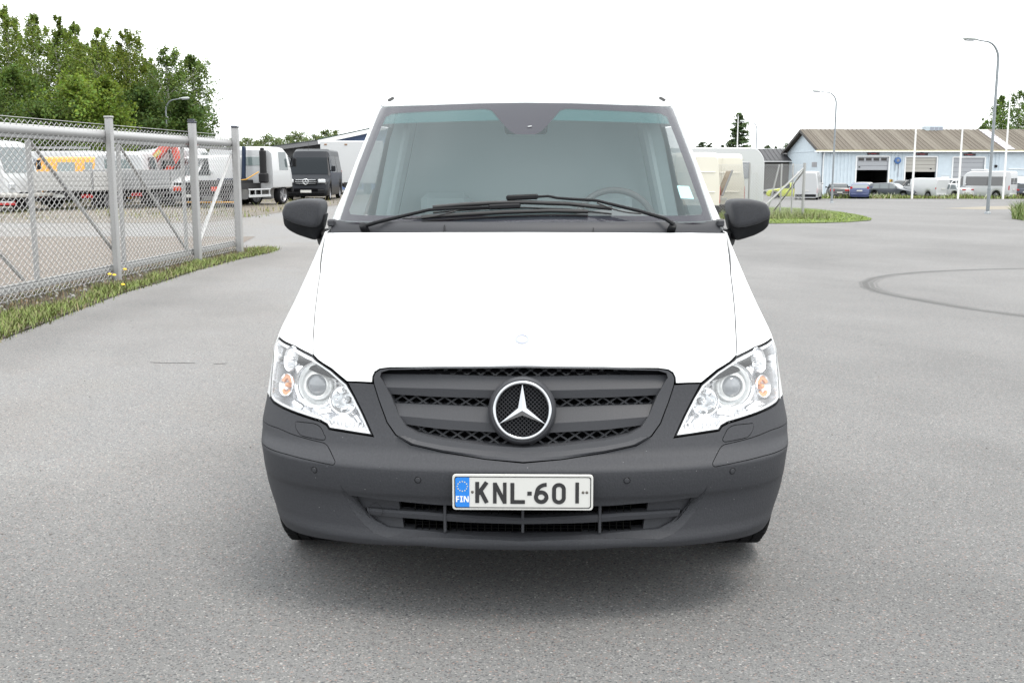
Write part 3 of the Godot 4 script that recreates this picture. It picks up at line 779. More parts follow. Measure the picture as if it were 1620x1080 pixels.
		m.quad(bp + bb * tip, bp + bb * w1, bp + bb * (w1 + deep), bp + bb * (tip + deep), bb * Vector3(cos(a - PI / 2), sin(a - PI / 2), 0))
	part("star", m, mats["badge_silver"], badge)
	m = MB.new()
	var hq: Vector2 = Vector2(-0.0060, 0.8877)
	m.lathe(fr.at(hq), frame(fr.nor(hq)), [Vector2(0, 0.003), Vector2(0.018, 0.0028), Vector2(0.0185, 0.004), Vector2(0.023, 0.0035), Vector2(0.0245, 0.0)], 32)
	var small := part("hood_badge", m, mat("badge_rim", 0.36, 0.37, 0.39, 0.3, 0.6), van)
	m = MB.new()
	m.lathe(fr.at(hq), frame(fr.nor(hq)), [Vector2(0.0187, 0.0045), Vector2(0.0228, 0.0042)], 32)
	part("blue_band", m, mat("badge_blue", 0.26, 0.29, 0.42, 0.3), small)

	build_plate(van, Vector3(-0.0012, 0.4495, 0.016), black, mat("plate_white", 0.50, 0.50, 0.48, 0.45))
	build_hood(van, white, lamp_l, lamp_r, grille_frame, dark)
	build_lamps(van, [lamp_l, lamp_r], chrome, satin, black)
	build_screen(van, white, black, slate)
	build_body(van, white, grey, black, dark, rubber, satin)
	build_cabin(van)

func whole_plain(p: PackedVector2Array) -> PackedVector2Array:    # left piece that touches the centre line with several points
	var o := Geometry2D.merge_polygons(p_fix(p, 0.001), p_fix(mirrored(p), -0.001))
	return o[0]

func p_fix(p: PackedVector2Array, e: float) -> PackedVector2Array:
	var o := PackedVector2Array()
	for q in p:
		o.push_back(q if absf(q.x) > 0.006 else Vector2(e * 4.0, q.y))
	return o

func whole_line(p: PackedVector2Array) -> PackedVector2Array:     # from the left end to the centre line and on
	var o := PackedVector2Array(p)
	for q in mirrored(p):
		if absf(q.x) > 0.006:
			o.push_back(q)
	return o

func flip(p: PackedVector2Array, side: int) -> PackedVector2Array:
	return p if side == 0 else mirrored(p)

func frame(z: Vector3) -> Basis:
	var x := Vector3.UP.cross(z).normalized()
	return Basis(x, z.cross(x).normalized(), z)

func arc(c: Vector2, rx: float, ry: float, a0: float, a1: float, w: float, n := 18) -> PackedVector2Array:
	var o := PackedVector2Array()
	for i in n + 1:
		var a := lerpf(a0, a1, float(i) / n)
		o.push_back(c + Vector2(cos(a) * (rx + w / 2), sin(a) * (ry + w / 2)))
	for i in range(n, -1, -1):
		var a := lerpf(a0, a1, float(i) / n)
		o.push_back(c + Vector2(cos(a) * (rx - w / 2), sin(a) * (ry - w / 2)))
	return o

func build_plate(van: Node3D, p: Vector3, black: Material, white: Material) -> void:
	var b := Basis(Vector3.RIGHT, -0.04)
	var m := MB.new()
	var edge := soft(PackedVector2Array([Vector2(-0.221, -0.057), Vector2(0.221, -0.057), Vector2(0.221, 0.057), Vector2(-0.221, 0.057)]), 0.012)
	m.slab(p, b, edge, -0.006, 0.0, 0.001)
	var plate := part("number_plate", m, white, van)
	m = MB.new()
	var o := soft(PackedVector2Array([Vector2(-0.2145, -0.0505), Vector2(0.2145, -0.0505), Vector2(0.2145, 0.0505), Vector2(-0.2145, 0.0505)]), 0.008)
	var i := shrunk(o, 0.0026)
	for k in o.size():
		var a := o[k]
		var c := o[(k + 1) % o.size()]
		var na := a * ((a.length() - 0.0026) / a.length())
		m.quad(p + b * Vector3(a.x, a.y, 0.0012), p + b * Vector3(c.x, c.y, 0.0012), p + b * Vector3(c.x - signf(c.x) * 0.0026, c.y - signf(c.y) * 0.0026, 0.0012), p + b * Vector3(a.x - signf(a.x) * 0.0026, a.y - signf(a.y) * 0.0026, 0.0012), Vector3(0, 0, 1))
	part("plate_border", m, black, plate)
	m = MB.new()
	m.slab(p, b, PackedVector2Array([Vector2(-0.2115, -0.0475), Vector2(-0.1675, -0.0475), Vector2(-0.1675, 0.0475), Vector2(-0.2115, 0.0475)]), 0.0, 0.001)
	part("blue_band", m, mat("plate_blue", 0.012, 0.17, 0.56, 0.4), plate)
	m = MB.new()
	for k in 12:
		var a := TAU * k / 12
		var st := PackedVector2Array()
		for j in 10:
			var r := 0.0024 if j % 2 == 0 else 0.0011
			st.push_back(Vector2(-0.1895 + 0.0155 * cos(a) + r * sin(TAU * j / 10), 0.019 + 0.0155 * sin(a) + r * cos(TAU * j / 10)))
		m.slab(p, b, st, 0.001, 0.0016)
	part("star_ring", m, mat("plate_star", 0.62, 0.60, 0.45, 0.4), plate)
	var t := TextMesh.new()
	var f := SystemFont.new()
	f.font_names = PackedStringArray(["Droid Sans"])
	f.font_weight = 700
	t.font = f
	t.text = "FIN"
	t.font_size = 48
	t.pixel_size = 0.026 / 48.0
	t.depth = 0.0008
	var tn := MeshInstance3D.new()
	tn.name = "country_letters"
	tn.mesh = t
	t.material = mat("plate_letter_white", 0.75, 0.75, 0.75, 0.4)
	tn.position = p + b * Vector3(-0.1895, -0.0225, 0.0014)
	tn.basis = b
	plate.add_child(tn, true)
	# characters: strokes, in metres from the plate's centre
	var s := 0.000476
	var q := func(x: float, y: float) -> Vector2: return Vector2((x - 526.0) * s, (900.0 - y) * s)
	var w := 26.0 * s
	var shapes := {
		"letter_k": [stroke(q.call(226, 830), q.call(226, 972), w), stroke(q.call(289, 832), q.call(231, 912), w * 1.05), stroke(q.call(245, 884), q.call(289, 971), w * 1.05)],
		"letter_n": [stroke(q.call(342, 834), q.call(342, 975), w * 0.9), stroke(q.call(408, 834), q.call(408, 976), w * 0.9), stroke(q.call(341, 838), q.call(409, 972), w)],
		"letter_l": [stroke(q.call(458, 836), q.call(458, 976), w), stroke(q.call(446, 964), q.call(541, 964), w)],
		"hyphen": [stroke(q.call(557, 907), q.call(586, 907), w)],
		"digit_six": [arc(q.call(648, 931), 35 * s, 33 * s, 0, TAU, w, 30), stroke(q.call(616, 916), q.call(622, 892), w), arc(q.call(684, 897), 63 * s, 50 * s, PI * 0.5, PI * 1.0, w, 12)],
		"digit_zero": [arc(q.call(765, 878), 32 * s, 30 * s, 0, PI, w, 18), arc(q.call(765, 935), 32 * s, 30 * s, PI, TAU, w, 18), stroke(q.call(733, 876), q.call(733, 937), w), stroke(q.call(797, 876), q.call(797, 937), w)],
		"digit_one": [stroke(q.call(885, 831), q.call(885, 972), w * 0.92)],
	}
	var chars := mat("plate_black", 0.014, 0.014, 0.015, 0.5)
	for k in shapes:
		m = MB.new()
		var z := 0.0014
		for sh in shapes[k]:
			m.slab(p, b, sh, 0.0, z)
			z += 0.00012
		part("plate_character", m, chars, plate)
	for x in [194.0, 924.0, 949.0]:
		m = MB.new()
		var c: Vector2 = q.call(x, 899)
		m.lathe(p + b * Vector3(c.x, c.y, 0), b, [Vector2(0, 0.0018), Vector2(0.0035, 0.0016), Vector2(0.0048, 0.0)], 14)
		part("screw", m, mat("screw", 0.10, 0.09, 0.08, 0.5, 0.3), plate)

func build_hood(van: Node3D, white: Material, lamp_l: PackedVector2Array, lamp_r: PackedVector2Array, grille_frame: PackedVector2Array, dark: Material) -> void:
	var m := MB.new()
	var half: PackedVector2Array = PackedVector2Array([Vector2(0.0000, 0.8218), Vector2(-0.2676, 0.8180), Vector2(-0.4466, 0.8114), Vector2(-0.4815, 0.8056), Vector2(-0.4987, 0.7948), Vector2(-0.5052, 0.7794), Vector2(-0.5055, 0.7612), Vector2(-0.5449, 0.7613), Vector2(-0.5931, 0.7596), Vector2(-0.6567, 0.7972), Vector2(-0.7411, 0.8315), Vector2(-0.7673, 0.8816), Vector2(-0.8125, 0.9521), Vector2(-0.8793, 1.0652), Vector2(-0.9897, 1.1905), Vector2(-0.7324, 1.1993), Vector2(-0.3520, 1.2051), Vector2(0.0040, 1.2066)])
	var hood := whole(half)
	fr.patch(m, hood, [], 0.0, 0.05, 0.012)
	fr.wall(m, hood, -0.007, 0.0)
	part("hood", m, white, van)
	m = MB.new()                                    # dark body under the gaps
	var under := whole(PackedVector2Array([Vector2(0.0000, 0.8068), Vector2(-0.4806, 0.7905), Vector2(-0.5660, 0.7460), Vector2(-0.9372, 0.8143), Vector2(-1.0119, 0.8316), Vector2(-1.0257, 1.1825), Vector2(0.0000, 1.2032)]))
	fr.patch(m, under, [], -0.03, 0.06, 0.02)
	part("hood_lining", m, dark, van)
	for side in 2:
		var wing := PackedVector2Array(PackedVector2Array([Vector2(-1.0338, 1.1879), Vector2(-0.8910, 1.0646), Vector2(-0.8206, 0.9516), Vector2(-0.7742, 0.8812), Vector2(-0.7464, 0.8309), Vector2(-0.8426, 0.8474), Vector2(-1.0021, 0.8584)]))
		wing.append_array(PackedVector2Array([Vector2(-1.0259, 0.8365), Vector2(-1.0237, 0.7808), Vector2(-1.0074, 0.7166), Vector2(-0.9763, 0.6626)]))
		wing.push_back(fr.side(0.40, 0.668))
		for k in 13:                                # wheel arch
			var a := lerpf(PI * 0.718, PI * 0.02, k / 12.0)
			wing.push_back(fr.side(0.87 + 0.40 * cos(a), 0.36 + 0.40 * sin(a)))
		wing.push_back(fr.side(1.28, 0.24))
		wing.push_back(fr.side(1.37, 0.24))
		for k in 11:
			wing.push_back(fr.side(1.37, lerpf(0.3, 1.19, k / 10.0)))
		var w2 := flip(wing, side)
		m = MB.new()
		fr.patch(m, w2, [lamp_l if side == 0 else lamp_r], 0.0, 0.05, 0.02)
		fr.wall(m, w2, -0.007, 0.0)
		var fender := part("fender", m, white, van)

func build_lamps(van: Node3D, outlines: Array, chrome: Material, satin: Material, black: Material) -> void:
	var clear := glass("lamp_cover", 0.9, 0.92, 0.95, 0.05, 0.5)
	var bowl := mat("lamp_bowl", 0.80, 0.81, 0.83, 0.22, 0.85)
	var pale := mat("lamp_pale", 0.55, 0.56, 0.57, 0.3, 0.5)
	for side in 2:
		var sx := 1.0 if side == 0 else -1.0
		var o: PackedVector2Array = shrunk(outlines[side], 0.0035)
		var m := MB.new()
		fr.wall(m, o, -0.085, -0.001, false)
		fr.patch(m, o, [], -0.085, 0.05, 0.02)
		var lamp := part("headlight", m, bowl, van)
		m = MB.new()
		fr.wall(m, outlines[side], -0.05, 0.0005, true)
		fr.patch(m, outlines[side], [shrunk(outlines[side], 0.0035)], 0.0005, 0.05, 0.02)
		part("seal", m, black, lamp)
		m = MB.new()
		fr.patch(m, o, [shrunk(o, 0.007)], -0.003, 0.05, 0.02)
		part("bezel", m, pale, lamp)
		m = MB.new()
		fr.patch(m, shrunk(o, 0.0005), [], 0.002, 0.04, 0.02)
		part("lens_cover", m, clear, lamp)
		var at := func(q: Vector2, depth: float) -> Vector3: return fr.off(Vector2(q.x * sx, q.y), depth)
		var fac := func(q: Vector2, k: float) -> Basis: return frame(fr.nor(Vector2(q.x * sx, q.y)).lerp(Vector3(0, 0, 1), k).normalized())
		# main beam: bowl, ring and projector
		var q: Vector2 = Vector2(-0.7437, 0.7385)
		var b: Basis = fac.call(q, 0.55)
		var p: Vector3 = at.call(q, -0.042)
		m = MB.new()
		m.lathe(p, b, [Vector2(0.046, -0.030), Vector2(0.056, -0.014), Vector2(0.066, 0.0), Vector2(0.072, 0.008), Vector2(0.0765, 0.010), Vector2(0.079, 0.004), Vector2(0.080, -0.03)], 48)
		var main_lamp := part("main_beam_bowl", m, chrome, lamp)
		m = MB.new()
		m.lathe(p, b, [Vector2(0.036, -0.006), Vector2(0.038, 0.004), Vector2(0.049, -0.002), Vector2(0.052, -0.014), Vector2(0.053, -0.03)], 48)
		part("projector_ring", m, mat("ring_white", 0.72, 0.73, 0.72, 0.25, 0.3), lamp)
		m = MB.new()
		m.lathe(p, b, [Vector2(0.0, 0.010), Vector2(0.010, 0.009), Vector2(0.020, 0.006), Vector2(0.030, 0.0), Vector2(0.037, -0.008)], 36)
		part("projector_lens", m, mat("projector_glass", 0.16, 0.175, 0.19, 0.05, 0.0, 0.8), lamp)
		# high beam
		q = Vector2(-0.6167, 0.7005)
		b = fac.call(q, 0.4)
		p = at.call(q, -0.03)
		m = MB.new()
		var prof := []
		for k in 9:
			var r := 0.006 + 0.038 * k / 8.0
			prof.append(Vector2(r, -0.045 + 0.045 * pow(r / 0.044, 2.0)))
		prof.append(Vector2(0.0485, 0.002))
		prof.append(Vector2(0.050, -0.004))
		m.lathe(p, b, prof, 40)
		for k in 10:                                 # facets of the reflector
			var a := TAU * k / 10
			m.box(p + b * Vector3(cos(a) * 0.032, sin(a) * 0.032, -0.018), Vector3(0.012, 0.005, 0.01), b * Basis(Vector3(0, 0, 1), a), 0.002)
		part("high_beam_bowl", m, chrome, lamp)
		m = MB.new()
		m.lathe(p, b, [Vector2(0, -0.005), Vector2(0.007, -0.007), Vector2(0.0095, -0.016), Vector2(0.0095, -0.04)], 16)
		part("high_beam_bulb", m, satin, lamp)
		# amber turn signal
		q = Vector2(-0.8891, 0.7210)
		b = fac.call(q, 0.25)
		p = at.call(q, -0.022)
		m = MB.new()
		m.lathe(p, b, [Vector2(0.012, -0.026), Vector2(0.024, -0.014), Vector2(0.033, 0.0), Vector2(0.0355, 0.003), Vector2(0.037, -0.004)], 30, true, 0.92, 1.08)
		part("turn_signal_bowl", m, bowl, lamp)
		m = MB.new()
		m.slab(p, b, arc(Vector2(0, 0.003), 0.022, 0.026, PI * 0.08, PI * 0.92, 0.013), -0.012, -0.002)
		m.slab(p, b, arc(Vector2(0, -0.003), 0.022, 0.026, PI * 1.2, PI * 1.8, 0.010), -0.012, -0.002)
		m.lathe(p, b, [Vector2(0, 0.002), Vector2(0.006, 0.0), Vector2(0.009, -0.01), Vector2(0.009, -0.024)], 16)
		part("amber_lens", m, mat("amber", 0.60, 0.25, 0.10, 0.2), lamp)
		# marker lamp at the top
		q = Vector2(-0.8838, 0.8087)
		b = fac.call(q, 0.2)
		p = at.call(q, -0.024)
		m = MB.new()
		m.lathe(p, b, [Vector2(0.0, -0.02), Vector2(0.008, -0.019), Vector2(0.02, -0.012), Vector2(0.033, 0.0), Vector2(0.036, 0.003), Vector2(0.038, -0.004)], 30, true, 0.9, 1.2)
		for k in range(-5, 6):                       # ribs across the marker
			var hw := sqrt(maxf(0.0, 1.0 - pow(k / 6.0, 2.0))) * 0.027
			m.box(p + b * Vector3(0, k * 0.0062, -0.004), Vector3(hw * 2, 0.0016, 0.004), b)
		part("marker_bowl", m, bowl, lamp)
		m = MB.new()
		m.lathe(p, b, [Vector2(0, 0.0), Vector2(0.005, -0.002), Vector2(0.007, -0.008)], 14)
		part("marker_bulb", m, pale, lamp)
		# ribbed strip and row of small lamps at the foot
		m = MB.new()
		for k in 14:
			var t := k / 13.0
			var c: Vector2 = Vector2(-0.7384, 0.6419).lerp(Vector2(-0.5279, 0.6255), t) + Vector2(0, 0.003 - 0.008 * sin(PI * t))
			m.box(at.call(c, -0.014), Vector3(0.0085, 0.017, 0.008), fac.call(c, 0.3), 0.002)
		part("ribbed_strip", m, pale, lamp)
		for k in 5:
			var t := k / 4.0
			var c: Vector2 = Vector2(-0.6264, 0.6188).lerp(Vector2(-0.5122, 0.6071), t)
			m = MB.new()
			m.box(at.call(c, -0.012), Vector3(0.0215, 0.0125, 0.012), fac.call(c, 0.3), 0.004)
			m.lathe(at.call(c, -0.005), fac.call(c, 0.3), [Vector2(0, 0.002), Vector2(0.004, 0.0), Vector2(0.005, -0.004)], 12)
			part("day_lamp", m, satin, lamp)
		# folded sheet metal between the bowls
		m = MB.new()
		for f in [[Vector2(-0.8145, 0.8230), 0.06, 0.03, 0.5], [Vector2(-0.6864, 0.7806), 0.05, 0.035, -0.7], [Vector2(-0.7001, 0.6637), 0.06, 0.02, 0.2], [Vector2(-0.8417, 0.6676), 0.05, 0.02, -0.4], [Vector2(-0.5663, 0.6465), 0.04, 0.02, -0.9], [Vector2(-0.6424, 0.7532), 0.03, 0.03, -0.8]]:
			var fb: Basis = fac.call(f[0], 0.4) * Basis(Vector3(0, 0, 1), f[3] * sx) * Basis(Vector3(1, 0, 0), 0.4)
			m.box(at.call(f[0], -0.055), Vector3(f[1], f[2], 0.02), fb, 0.006)
		part("reflector_plate", m, bowl, lamp)

func build_screen(van: Node3D, white: Material, black: Material, slate: Material) -> void:
	var edge := whole(PackedVector2Array([Vector2(0.0000, 1.7539), Vector2(-0.2724, 1.7514), Vector2(-0.5420, 1.7456), Vector2(-0.7526, 1.7410), Vector2(-1.0230, 1.7392), Vector2(-0.9804, 1.6062), Vector2(-0.9769, 1.4769), Vector2(-0.9466, 1.3393), Vector2(-0.9116, 1.2331), Vector2(-0.5352, 1.2367), Vector2(-0.2503, 1.2362), Vector2(0.0000, 1.2355)]))
	var clear := whole_plain(PackedVector2Array([Vector2(-0.0026, 1.6052), Vector2(-0.0506, 1.6052), Vector2(-0.0858, 1.6196), Vector2(-0.1230, 1.6486), Vector2(-0.1624, 1.6841), Vector2(-0.1996, 1.7173), Vector2(-0.2379, 1.7251), Vector2(-0.5318, 1.7177), Vector2(-0.8309, 1.7085), Vector2(-0.8830, 1.6943), Vector2(-0.8795, 1.6280), Vector2(-0.8813, 1.4849), Vector2(-0.8801, 1.3559), Vector2(-0.8749, 1.2841), Vector2(-0.8518, 1.2682), Vector2(-0.7791, 1.2660), Vector2(-0.3707, 1.2691), Vector2(0.0006, 1.2699)]))
	var m := MB.new()
	gl.patch(m, edge, [], 0.0, 0.05, 0.03)
	gl.wall(m, edge, -0.006, 0.0)
	var pane := part("windscreen", m, glass("screen_glass", 0.06, 0.10, 0.108, 0.22, 0.41), van)
	m = MB.new()
	gl.patch(m, edge, [clear], -0.005, 0.05, 0.03)
	part("dark_border", m, mat("screen_border", 0.030, 0.016, 0.028, 0.8, 0.0, 0.1), pane)
	m = MB.new()
	var shade := Geometry2D.intersect_polygons(clear, whole_plain(PackedVector2Array([Vector2(-0.0042, 1.7415), Vector2(-1.0245, 1.7517), Vector2(-1.0021, 1.6577), Vector2(-0.5132, 1.6663), Vector2(-0.1862, 1.6723), Vector2(-0.0034, 1.6735)])))
	for s in shade:
		gl.patch(m, s, [], -0.008, 0.05, 0.03)
	part("shade_band", m, glass("shade_glass", 0.03, 0.19, 0.20, 0.32, 0.2), pane)
	m = MB.new()
	gl.slab(m, PackedVector2Array([Vector2(0.7703, 1.3885), Vector2(0.8506, 1.3854), Vector2(0.8527, 1.3335), Vector2(0.7666, 1.3371)]), -0.012, -0.009)
	part("sticker", m, mat("sticker_pale", 0.42, 0.72, 0.72, 0.5), pane)
	m = MB.new()
	var mq: Vector2 = Vector2(0.0215, 1.6340)
	m.box(gl.off(mq, 0.004), Vector3(0.02, 0.006, 0.004), frame(gl.nor(mq)) * Basis(Vector3(0, 0, 1), 0.3), 0.002)
	part("sensor_clip", m, mat("clip_grey", 0.4, 0.42, 0.42, 0.4), pane)
	# scuttle panel under the glass
	m = MB.new()
	var cowl_top := whole_line(PackedVector2Array([Vector2(-0.9684, 1.2312), Vector2(-0.5344, 1.2343), Vector2(-0.2499, 1.2338), Vector2(0.0000, 1.2331)]))
	var rows := [[], [], [], []]
	for q in cowl_top:
		var p: Vector3 = gl.at(q)
		rows[0].append(p + Vector3(0, 0.010, 0.000))
		rows[1].append(p + Vector3(0, 0.006, 0.030))
		rows[2].append(p + Vector3(0, -0.022, 0.05))
		rows[3].append(p + Vector3(0, -0.075, 0.075))
	m.loft(rows, false, false, false, Vector3(0, 0.5, -2))
	m.box(gl.off(cowl_top[0], 0.0) + Vector3(0.0, -0.002, 0.03), Vector3(0.03, 0.03, 0.06), Basis(), 0.006)
	m.box(gl.off(cowl_top[cowl_top.size() - 1], 0.0) + Vector3(0.0, -0.002, 0.03), Vector3(0.03, 0.03, 0.06), Basis(), 0.006)
	part("scuttle", m, slate, van)
	m = MB.new()
	for x in [-0.32, 0.27]:
		m.box(Vector3(x, 1.205, -1.0), Vector3(0.004, 0.03, 0.05), Basis(Vector3.RIGHT, 0.7))
	for k in 18:
		m.box(Vector3(-0.28 + 0.03 * k, 1.214, -1.0), Vector3(0.02, 0.003, 0.028), Basis(Vector3.RIGHT, 0.8))
	part("scuttle_vent", m, black, van)
	# wipers: arm, blade and rubber
	var runs := [
		[PackedVector2Array([Vector2(-0.7222, 1.2087), Vector2(-0.6529, 1.2244), Vector2(-0.5392, 1.2474), Vector2(-0.4294, 1.2712), Vector2(-0.3007, 1.2778), Vector2(-0.2013, 1.2817), Vector2(-0.0735, 1.2855)]), PackedVector2Array([Vector2(-0.4563, 1.2458), Vector2(-0.3101, 1.2550), Vector2(-0.0865, 1.2663), Vector2(0.1104, 1.2712), Vector2(0.2795, 1.2686)]), 0.0],
		[PackedVector2Array([Vector2(0.6458, 1.2088), Vector2(0.6123, 1.2283), Vector2(0.5060, 1.2556), Vector2(0.3911, 1.2815), Vector2(0.3192, 1.2975), Vector2(0.1989, 1.3038), Vector2(0.1445, 1.3074), Vector2(0.1045, 1.3148), Vector2(0.0552, 1.3123), Vector2(-0.0257, 1.3099)]), PackedVector2Array([Vector2(-0.4136, 1.2773), Vector2(-0.2883, 1.2875), Vector2(-0.1457, 1.2951), Vector2(-0.0025, 1.2977), Vector2(0.1974, 1.2916), Vector2(0.3861, 1.2730)]), 0.014]]
	for r in runs:
		m = MB.new()
		var pts := []
		for i in r[0].size():
			pts.append(gl.off(r[0][i], 0.022 + r[2] - (0.0 if i > 2 else (2 - i) * 0.002)))
		m.tube(pts.slice(0, 5), 0.0085, 0.006, 8)
		m.tube(pts.slice(4), 0.006, 0.005, 8)
		m.lathe(gl.off(r[0][0], 0.01), frame(gl.nor(r[0][0])), [Vector2(0, 0.02), Vector2(0.014, 0.018), Vector2(0.017, 0.0), Vector2(0.017, -0.03)], 16)
		var e0: Vector3 = pts[pts.size() - 1]
		var e1: Vector3 = pts[pts.size() - 2]
		m.box(e0.lerp(e1, 0.15), Vector3(0.13, 0.022, 0.02), Basis(Vector3(0, 0, 1), 0.04), 0.006)
		var wiper := part("wiper_arm", m, black, van)
		m = MB.new()
		pts = []
		for q in r[1]:
			pts.append(gl.off(q, 0.018 + r[2] * 0.6))
		m.tube(pts, 0.009, 0.008, 6)
		part("wiper_blade", m, mat("blade_rubber", 0.006, 0.006, 0.007, 0.5), wiper)
		m = MB.new()
		pts = []
		for q in r[1]:
			pts.append(gl.off(q + Vector2(0, -0.006), 0.006))
		m.tube(pts, 0.004, 0.004, 5)
		part("wiper_edge", m, mats["blade_rubber"], wiper)
		m = MB.new()
		pts = []
		for k in 9:
			var t := k / 8.0
			var q: Vector2 = r[0][2].lerp(r[0][4], t)
			pts.append(gl.off(q + Vector2(0, -0.012 - 0.010 * sin(PI * t)), 0.026 + r[2]))
		m.tube(pts, 0.003, 0.003, 6)
		part("washer_hose", m, mats["blade_rubber"], wiper)

func build_body(van: Node3D, white: Material, grey: Material, black: Material, dark: Material, rubber: Material, satin: Material) -> void:
	var m: MB
	var top := 1.757
	# pillars beside the glass, and the flanks
	for side in 2:
		var pil := PackedVector2Array(PackedVector2Array([Vector2(-1.0273, 1.7411), Vector2(-1.0013, 1.6067), Vector2(-0.9959, 1.4770), Vector2(-0.9592, 1.3391), Vector2(-0.9205, 1.2328), Vector2(-0.9562, 1.2291)]))
		pil.push_back(gl.side(1.37, 1.19))
		for k in 8:
			pil.push_back(gl.side(lerpf(1.42, 1.98, k / 7.0), lerpf(1.215, 1.66, k / 7.0)))
		pil.push_back(gl.side(2.45, 1.67))
		pil.push_back(gl.side(2.45, top))
		pil.push_back(Vector2(-1.10, top))
		var p2 := flip(pil, side)
		m = MB.new()
		gl.patch(m, p2, [], 0.0, 0.05, 0.03)
		gl.wall(m, p2, -0.02, 0.0)
		part("pillar", m, white, van)
		# door below the belt line
		var door := PackedVector2Array()
		for k in 13:
			door.push_back(fr.side(1.378, lerpf(0.30, 1.21, k / 12.0)))
		for k in 13:
			door.push_back(fr.side(2.445, lerpf(1.21, 0.30, k / 12.0)))
		var d2 := flip(door, side)
		m = MB.new()
		fr.patch(m, d2, [], 0.0, 0.2, 0.02)
		fr.wall(m, d2, -0.015, 0.0)
		var dr := part("door", m, white, van)
		m = MB.new()
		var hp: Vector3 = fr.at(fr.side(2.28, 1.06))
		hp.x *= 1.0 if side == 0 else -1.0
		m.box(hp, Vector3(0.04, 0.035, 0.2), Basis(), 0.01)
		part("handle", m, grey, dr)
		m = MB.new()
		var strip := PackedVector2Array([fr.side(1.40, 0.60), fr.side(1.40, 0.68), fr.side(2.43, 0.68), fr.side(2.43, 0.60)])
		fr.slab(m, flip(strip, side), -0.001, 0.012, 0.2, 0.02)
		part("rub_strip", m, grey, dr)
		var win := PackedVector2Array()
		for k in 8:
			win.push_back(gl.side(lerpf(1.43, 1.985, k / 7.0), lerpf(1.216, 1.655, k / 7.0)))
		win.push_back(gl.side(2.43, 1.665))
		win.push_back(gl.side(2.43, 1.216))
		m = MB.new()
		gl.patch(m, flip(win, side), [], -0.006, 0.2, 0.05)
		part("window", m, glass("side_glass", 0.20, 0.29, 0.29, 0.55), dr)
		# load box
		var box := PackedVector2Array()
		for k in 13:
			box.push_back(fr.side(2.455, lerpf(0.30, 1.215, k / 12.0)))
		for k in 11:
			box.push_back(gl.side(2.455, lerpf(1.225, top, k / 10.0)))
		var rear := PackedVector2Array()
		for q in box:
			rear.push_back(Vector2(q.x - 2.545, q.y))
		m = MB.new()
		var rows := [[], []]
		for i in box.size():
			var sk: BodySkin = fr if i < 13 else gl
			var a: Vector3 = sk.at(box[i])
			var z: Vector3 = sk.at(rear[i])
			if side == 1:
				a.x = -a.x
				z.x = -z.x
			rows[0].append(a)
			rows[1].append(z)
		m.loft(rows, false, false, false, Vector3(0, 1, -3.7))
		var sp := part("side_panel", m, white, van)
		m = MB.new()
		var st := PackedVector2Array([fr.side(2.47, 0.60), fr.side(2.47, 0.68), fr.side(4.95, 0.68), fr.side(4.95, 0.60)])
		fr.slab(m, flip(st, side), -0.001, 0.012, 0.3, 0.02)
		part("rub_strip", m, grey, sp)
	# roof: from the head of the windscreen back
	m = MB.new()
	var rows := []
	var head := []
	for k in 41:
		head.append(gl.off(Vector2((k / 40.0 * 2.0 - 1.0) * 1.15, top - 0.006), -0.012))
	rows.append(head)
	var ss := [0.0, 0.01, 0.03, 0.06, 0.12, 0.2, 0.3, 0.42, 0.56, 0.72, 0.9, 1.2, 1.8, 2.6, 3.1]
	for sx in ss:
		var row := []
		for k in 41:
			var u := (k / 40.0 * 2.0 - 1.0) * 1.15
			var p: Vector3 = gl.at(Vector2(u, top))
			var e := 1.0 - pow(1.0 - minf(1.0, sx / 0.95), 2.0)
			var lat := pow(maxf(0.0, 1.0 - pow(absf(p.x) / 0.7025, 3.2)), 0.55)
			var z: float = p.z - sx if sx < 3.0 else -5.0
			row.append(Vector3(p.x, p.y + 0.108 * e * lat, z))
		rows.append(row)
	m.loft(rows, false, false, false, Vector3(0, 0.5, -3))
	part("roof", m, white, van)
	for sx in [-1.0, 1.0]:
		m = MB.new()
		var q: Vector3 = gl.at(Vector2(sx * 1.13, top))
		m.box(Vector3(sx * 0.672, 1.793, q.z - 0.16), Vector3(0.035, 0.012, 0.05), Basis(Vector3(0, 0, 1), -sx * 0.5), 0.004)
		part("roof_mount_cover", m, mat("mount_dark", 0.05, 0.05, 0.05, 0.5), van)
	# back wall and floor
	m = MB.new()
	m.slab(Vector3(0, 0, -4.99), Basis(), whole(PackedVector2Array([Vector2(0, 1.855), Vector2(-0.4, 1.845), Vector2(-0.6, 1.812), Vector2(-0.69, 1.757), Vector2(-0.745, 1.6), Vector2(-0.80, 1.36), Vector2(-0.838, 1.2), Vector2(-0.87, 0.98), Vector2(-0.90, 0.75), Vector2(-0.90, 0.5), Vector2(-0.87, 0.32), Vector2(0, 0.32)])), 0.0, 0.02)
	part("rear_door", m, white, van)
	m = MB.new()
	m.box(Vector3(0, 0.30, -3.1), Vector3(1.74, 0.05, 3.7))
	m.box(Vector3(0, 0.62, -1.33), Vector3(1.3, 0.6, 0.03))
	for s in [-1.0, 1.0]:
		m.box(Vector3(s * 0.60, 0.58, -0.87), Vector3(0.03, 0.62, 0.9))
	part("underbody", m, dark, van)
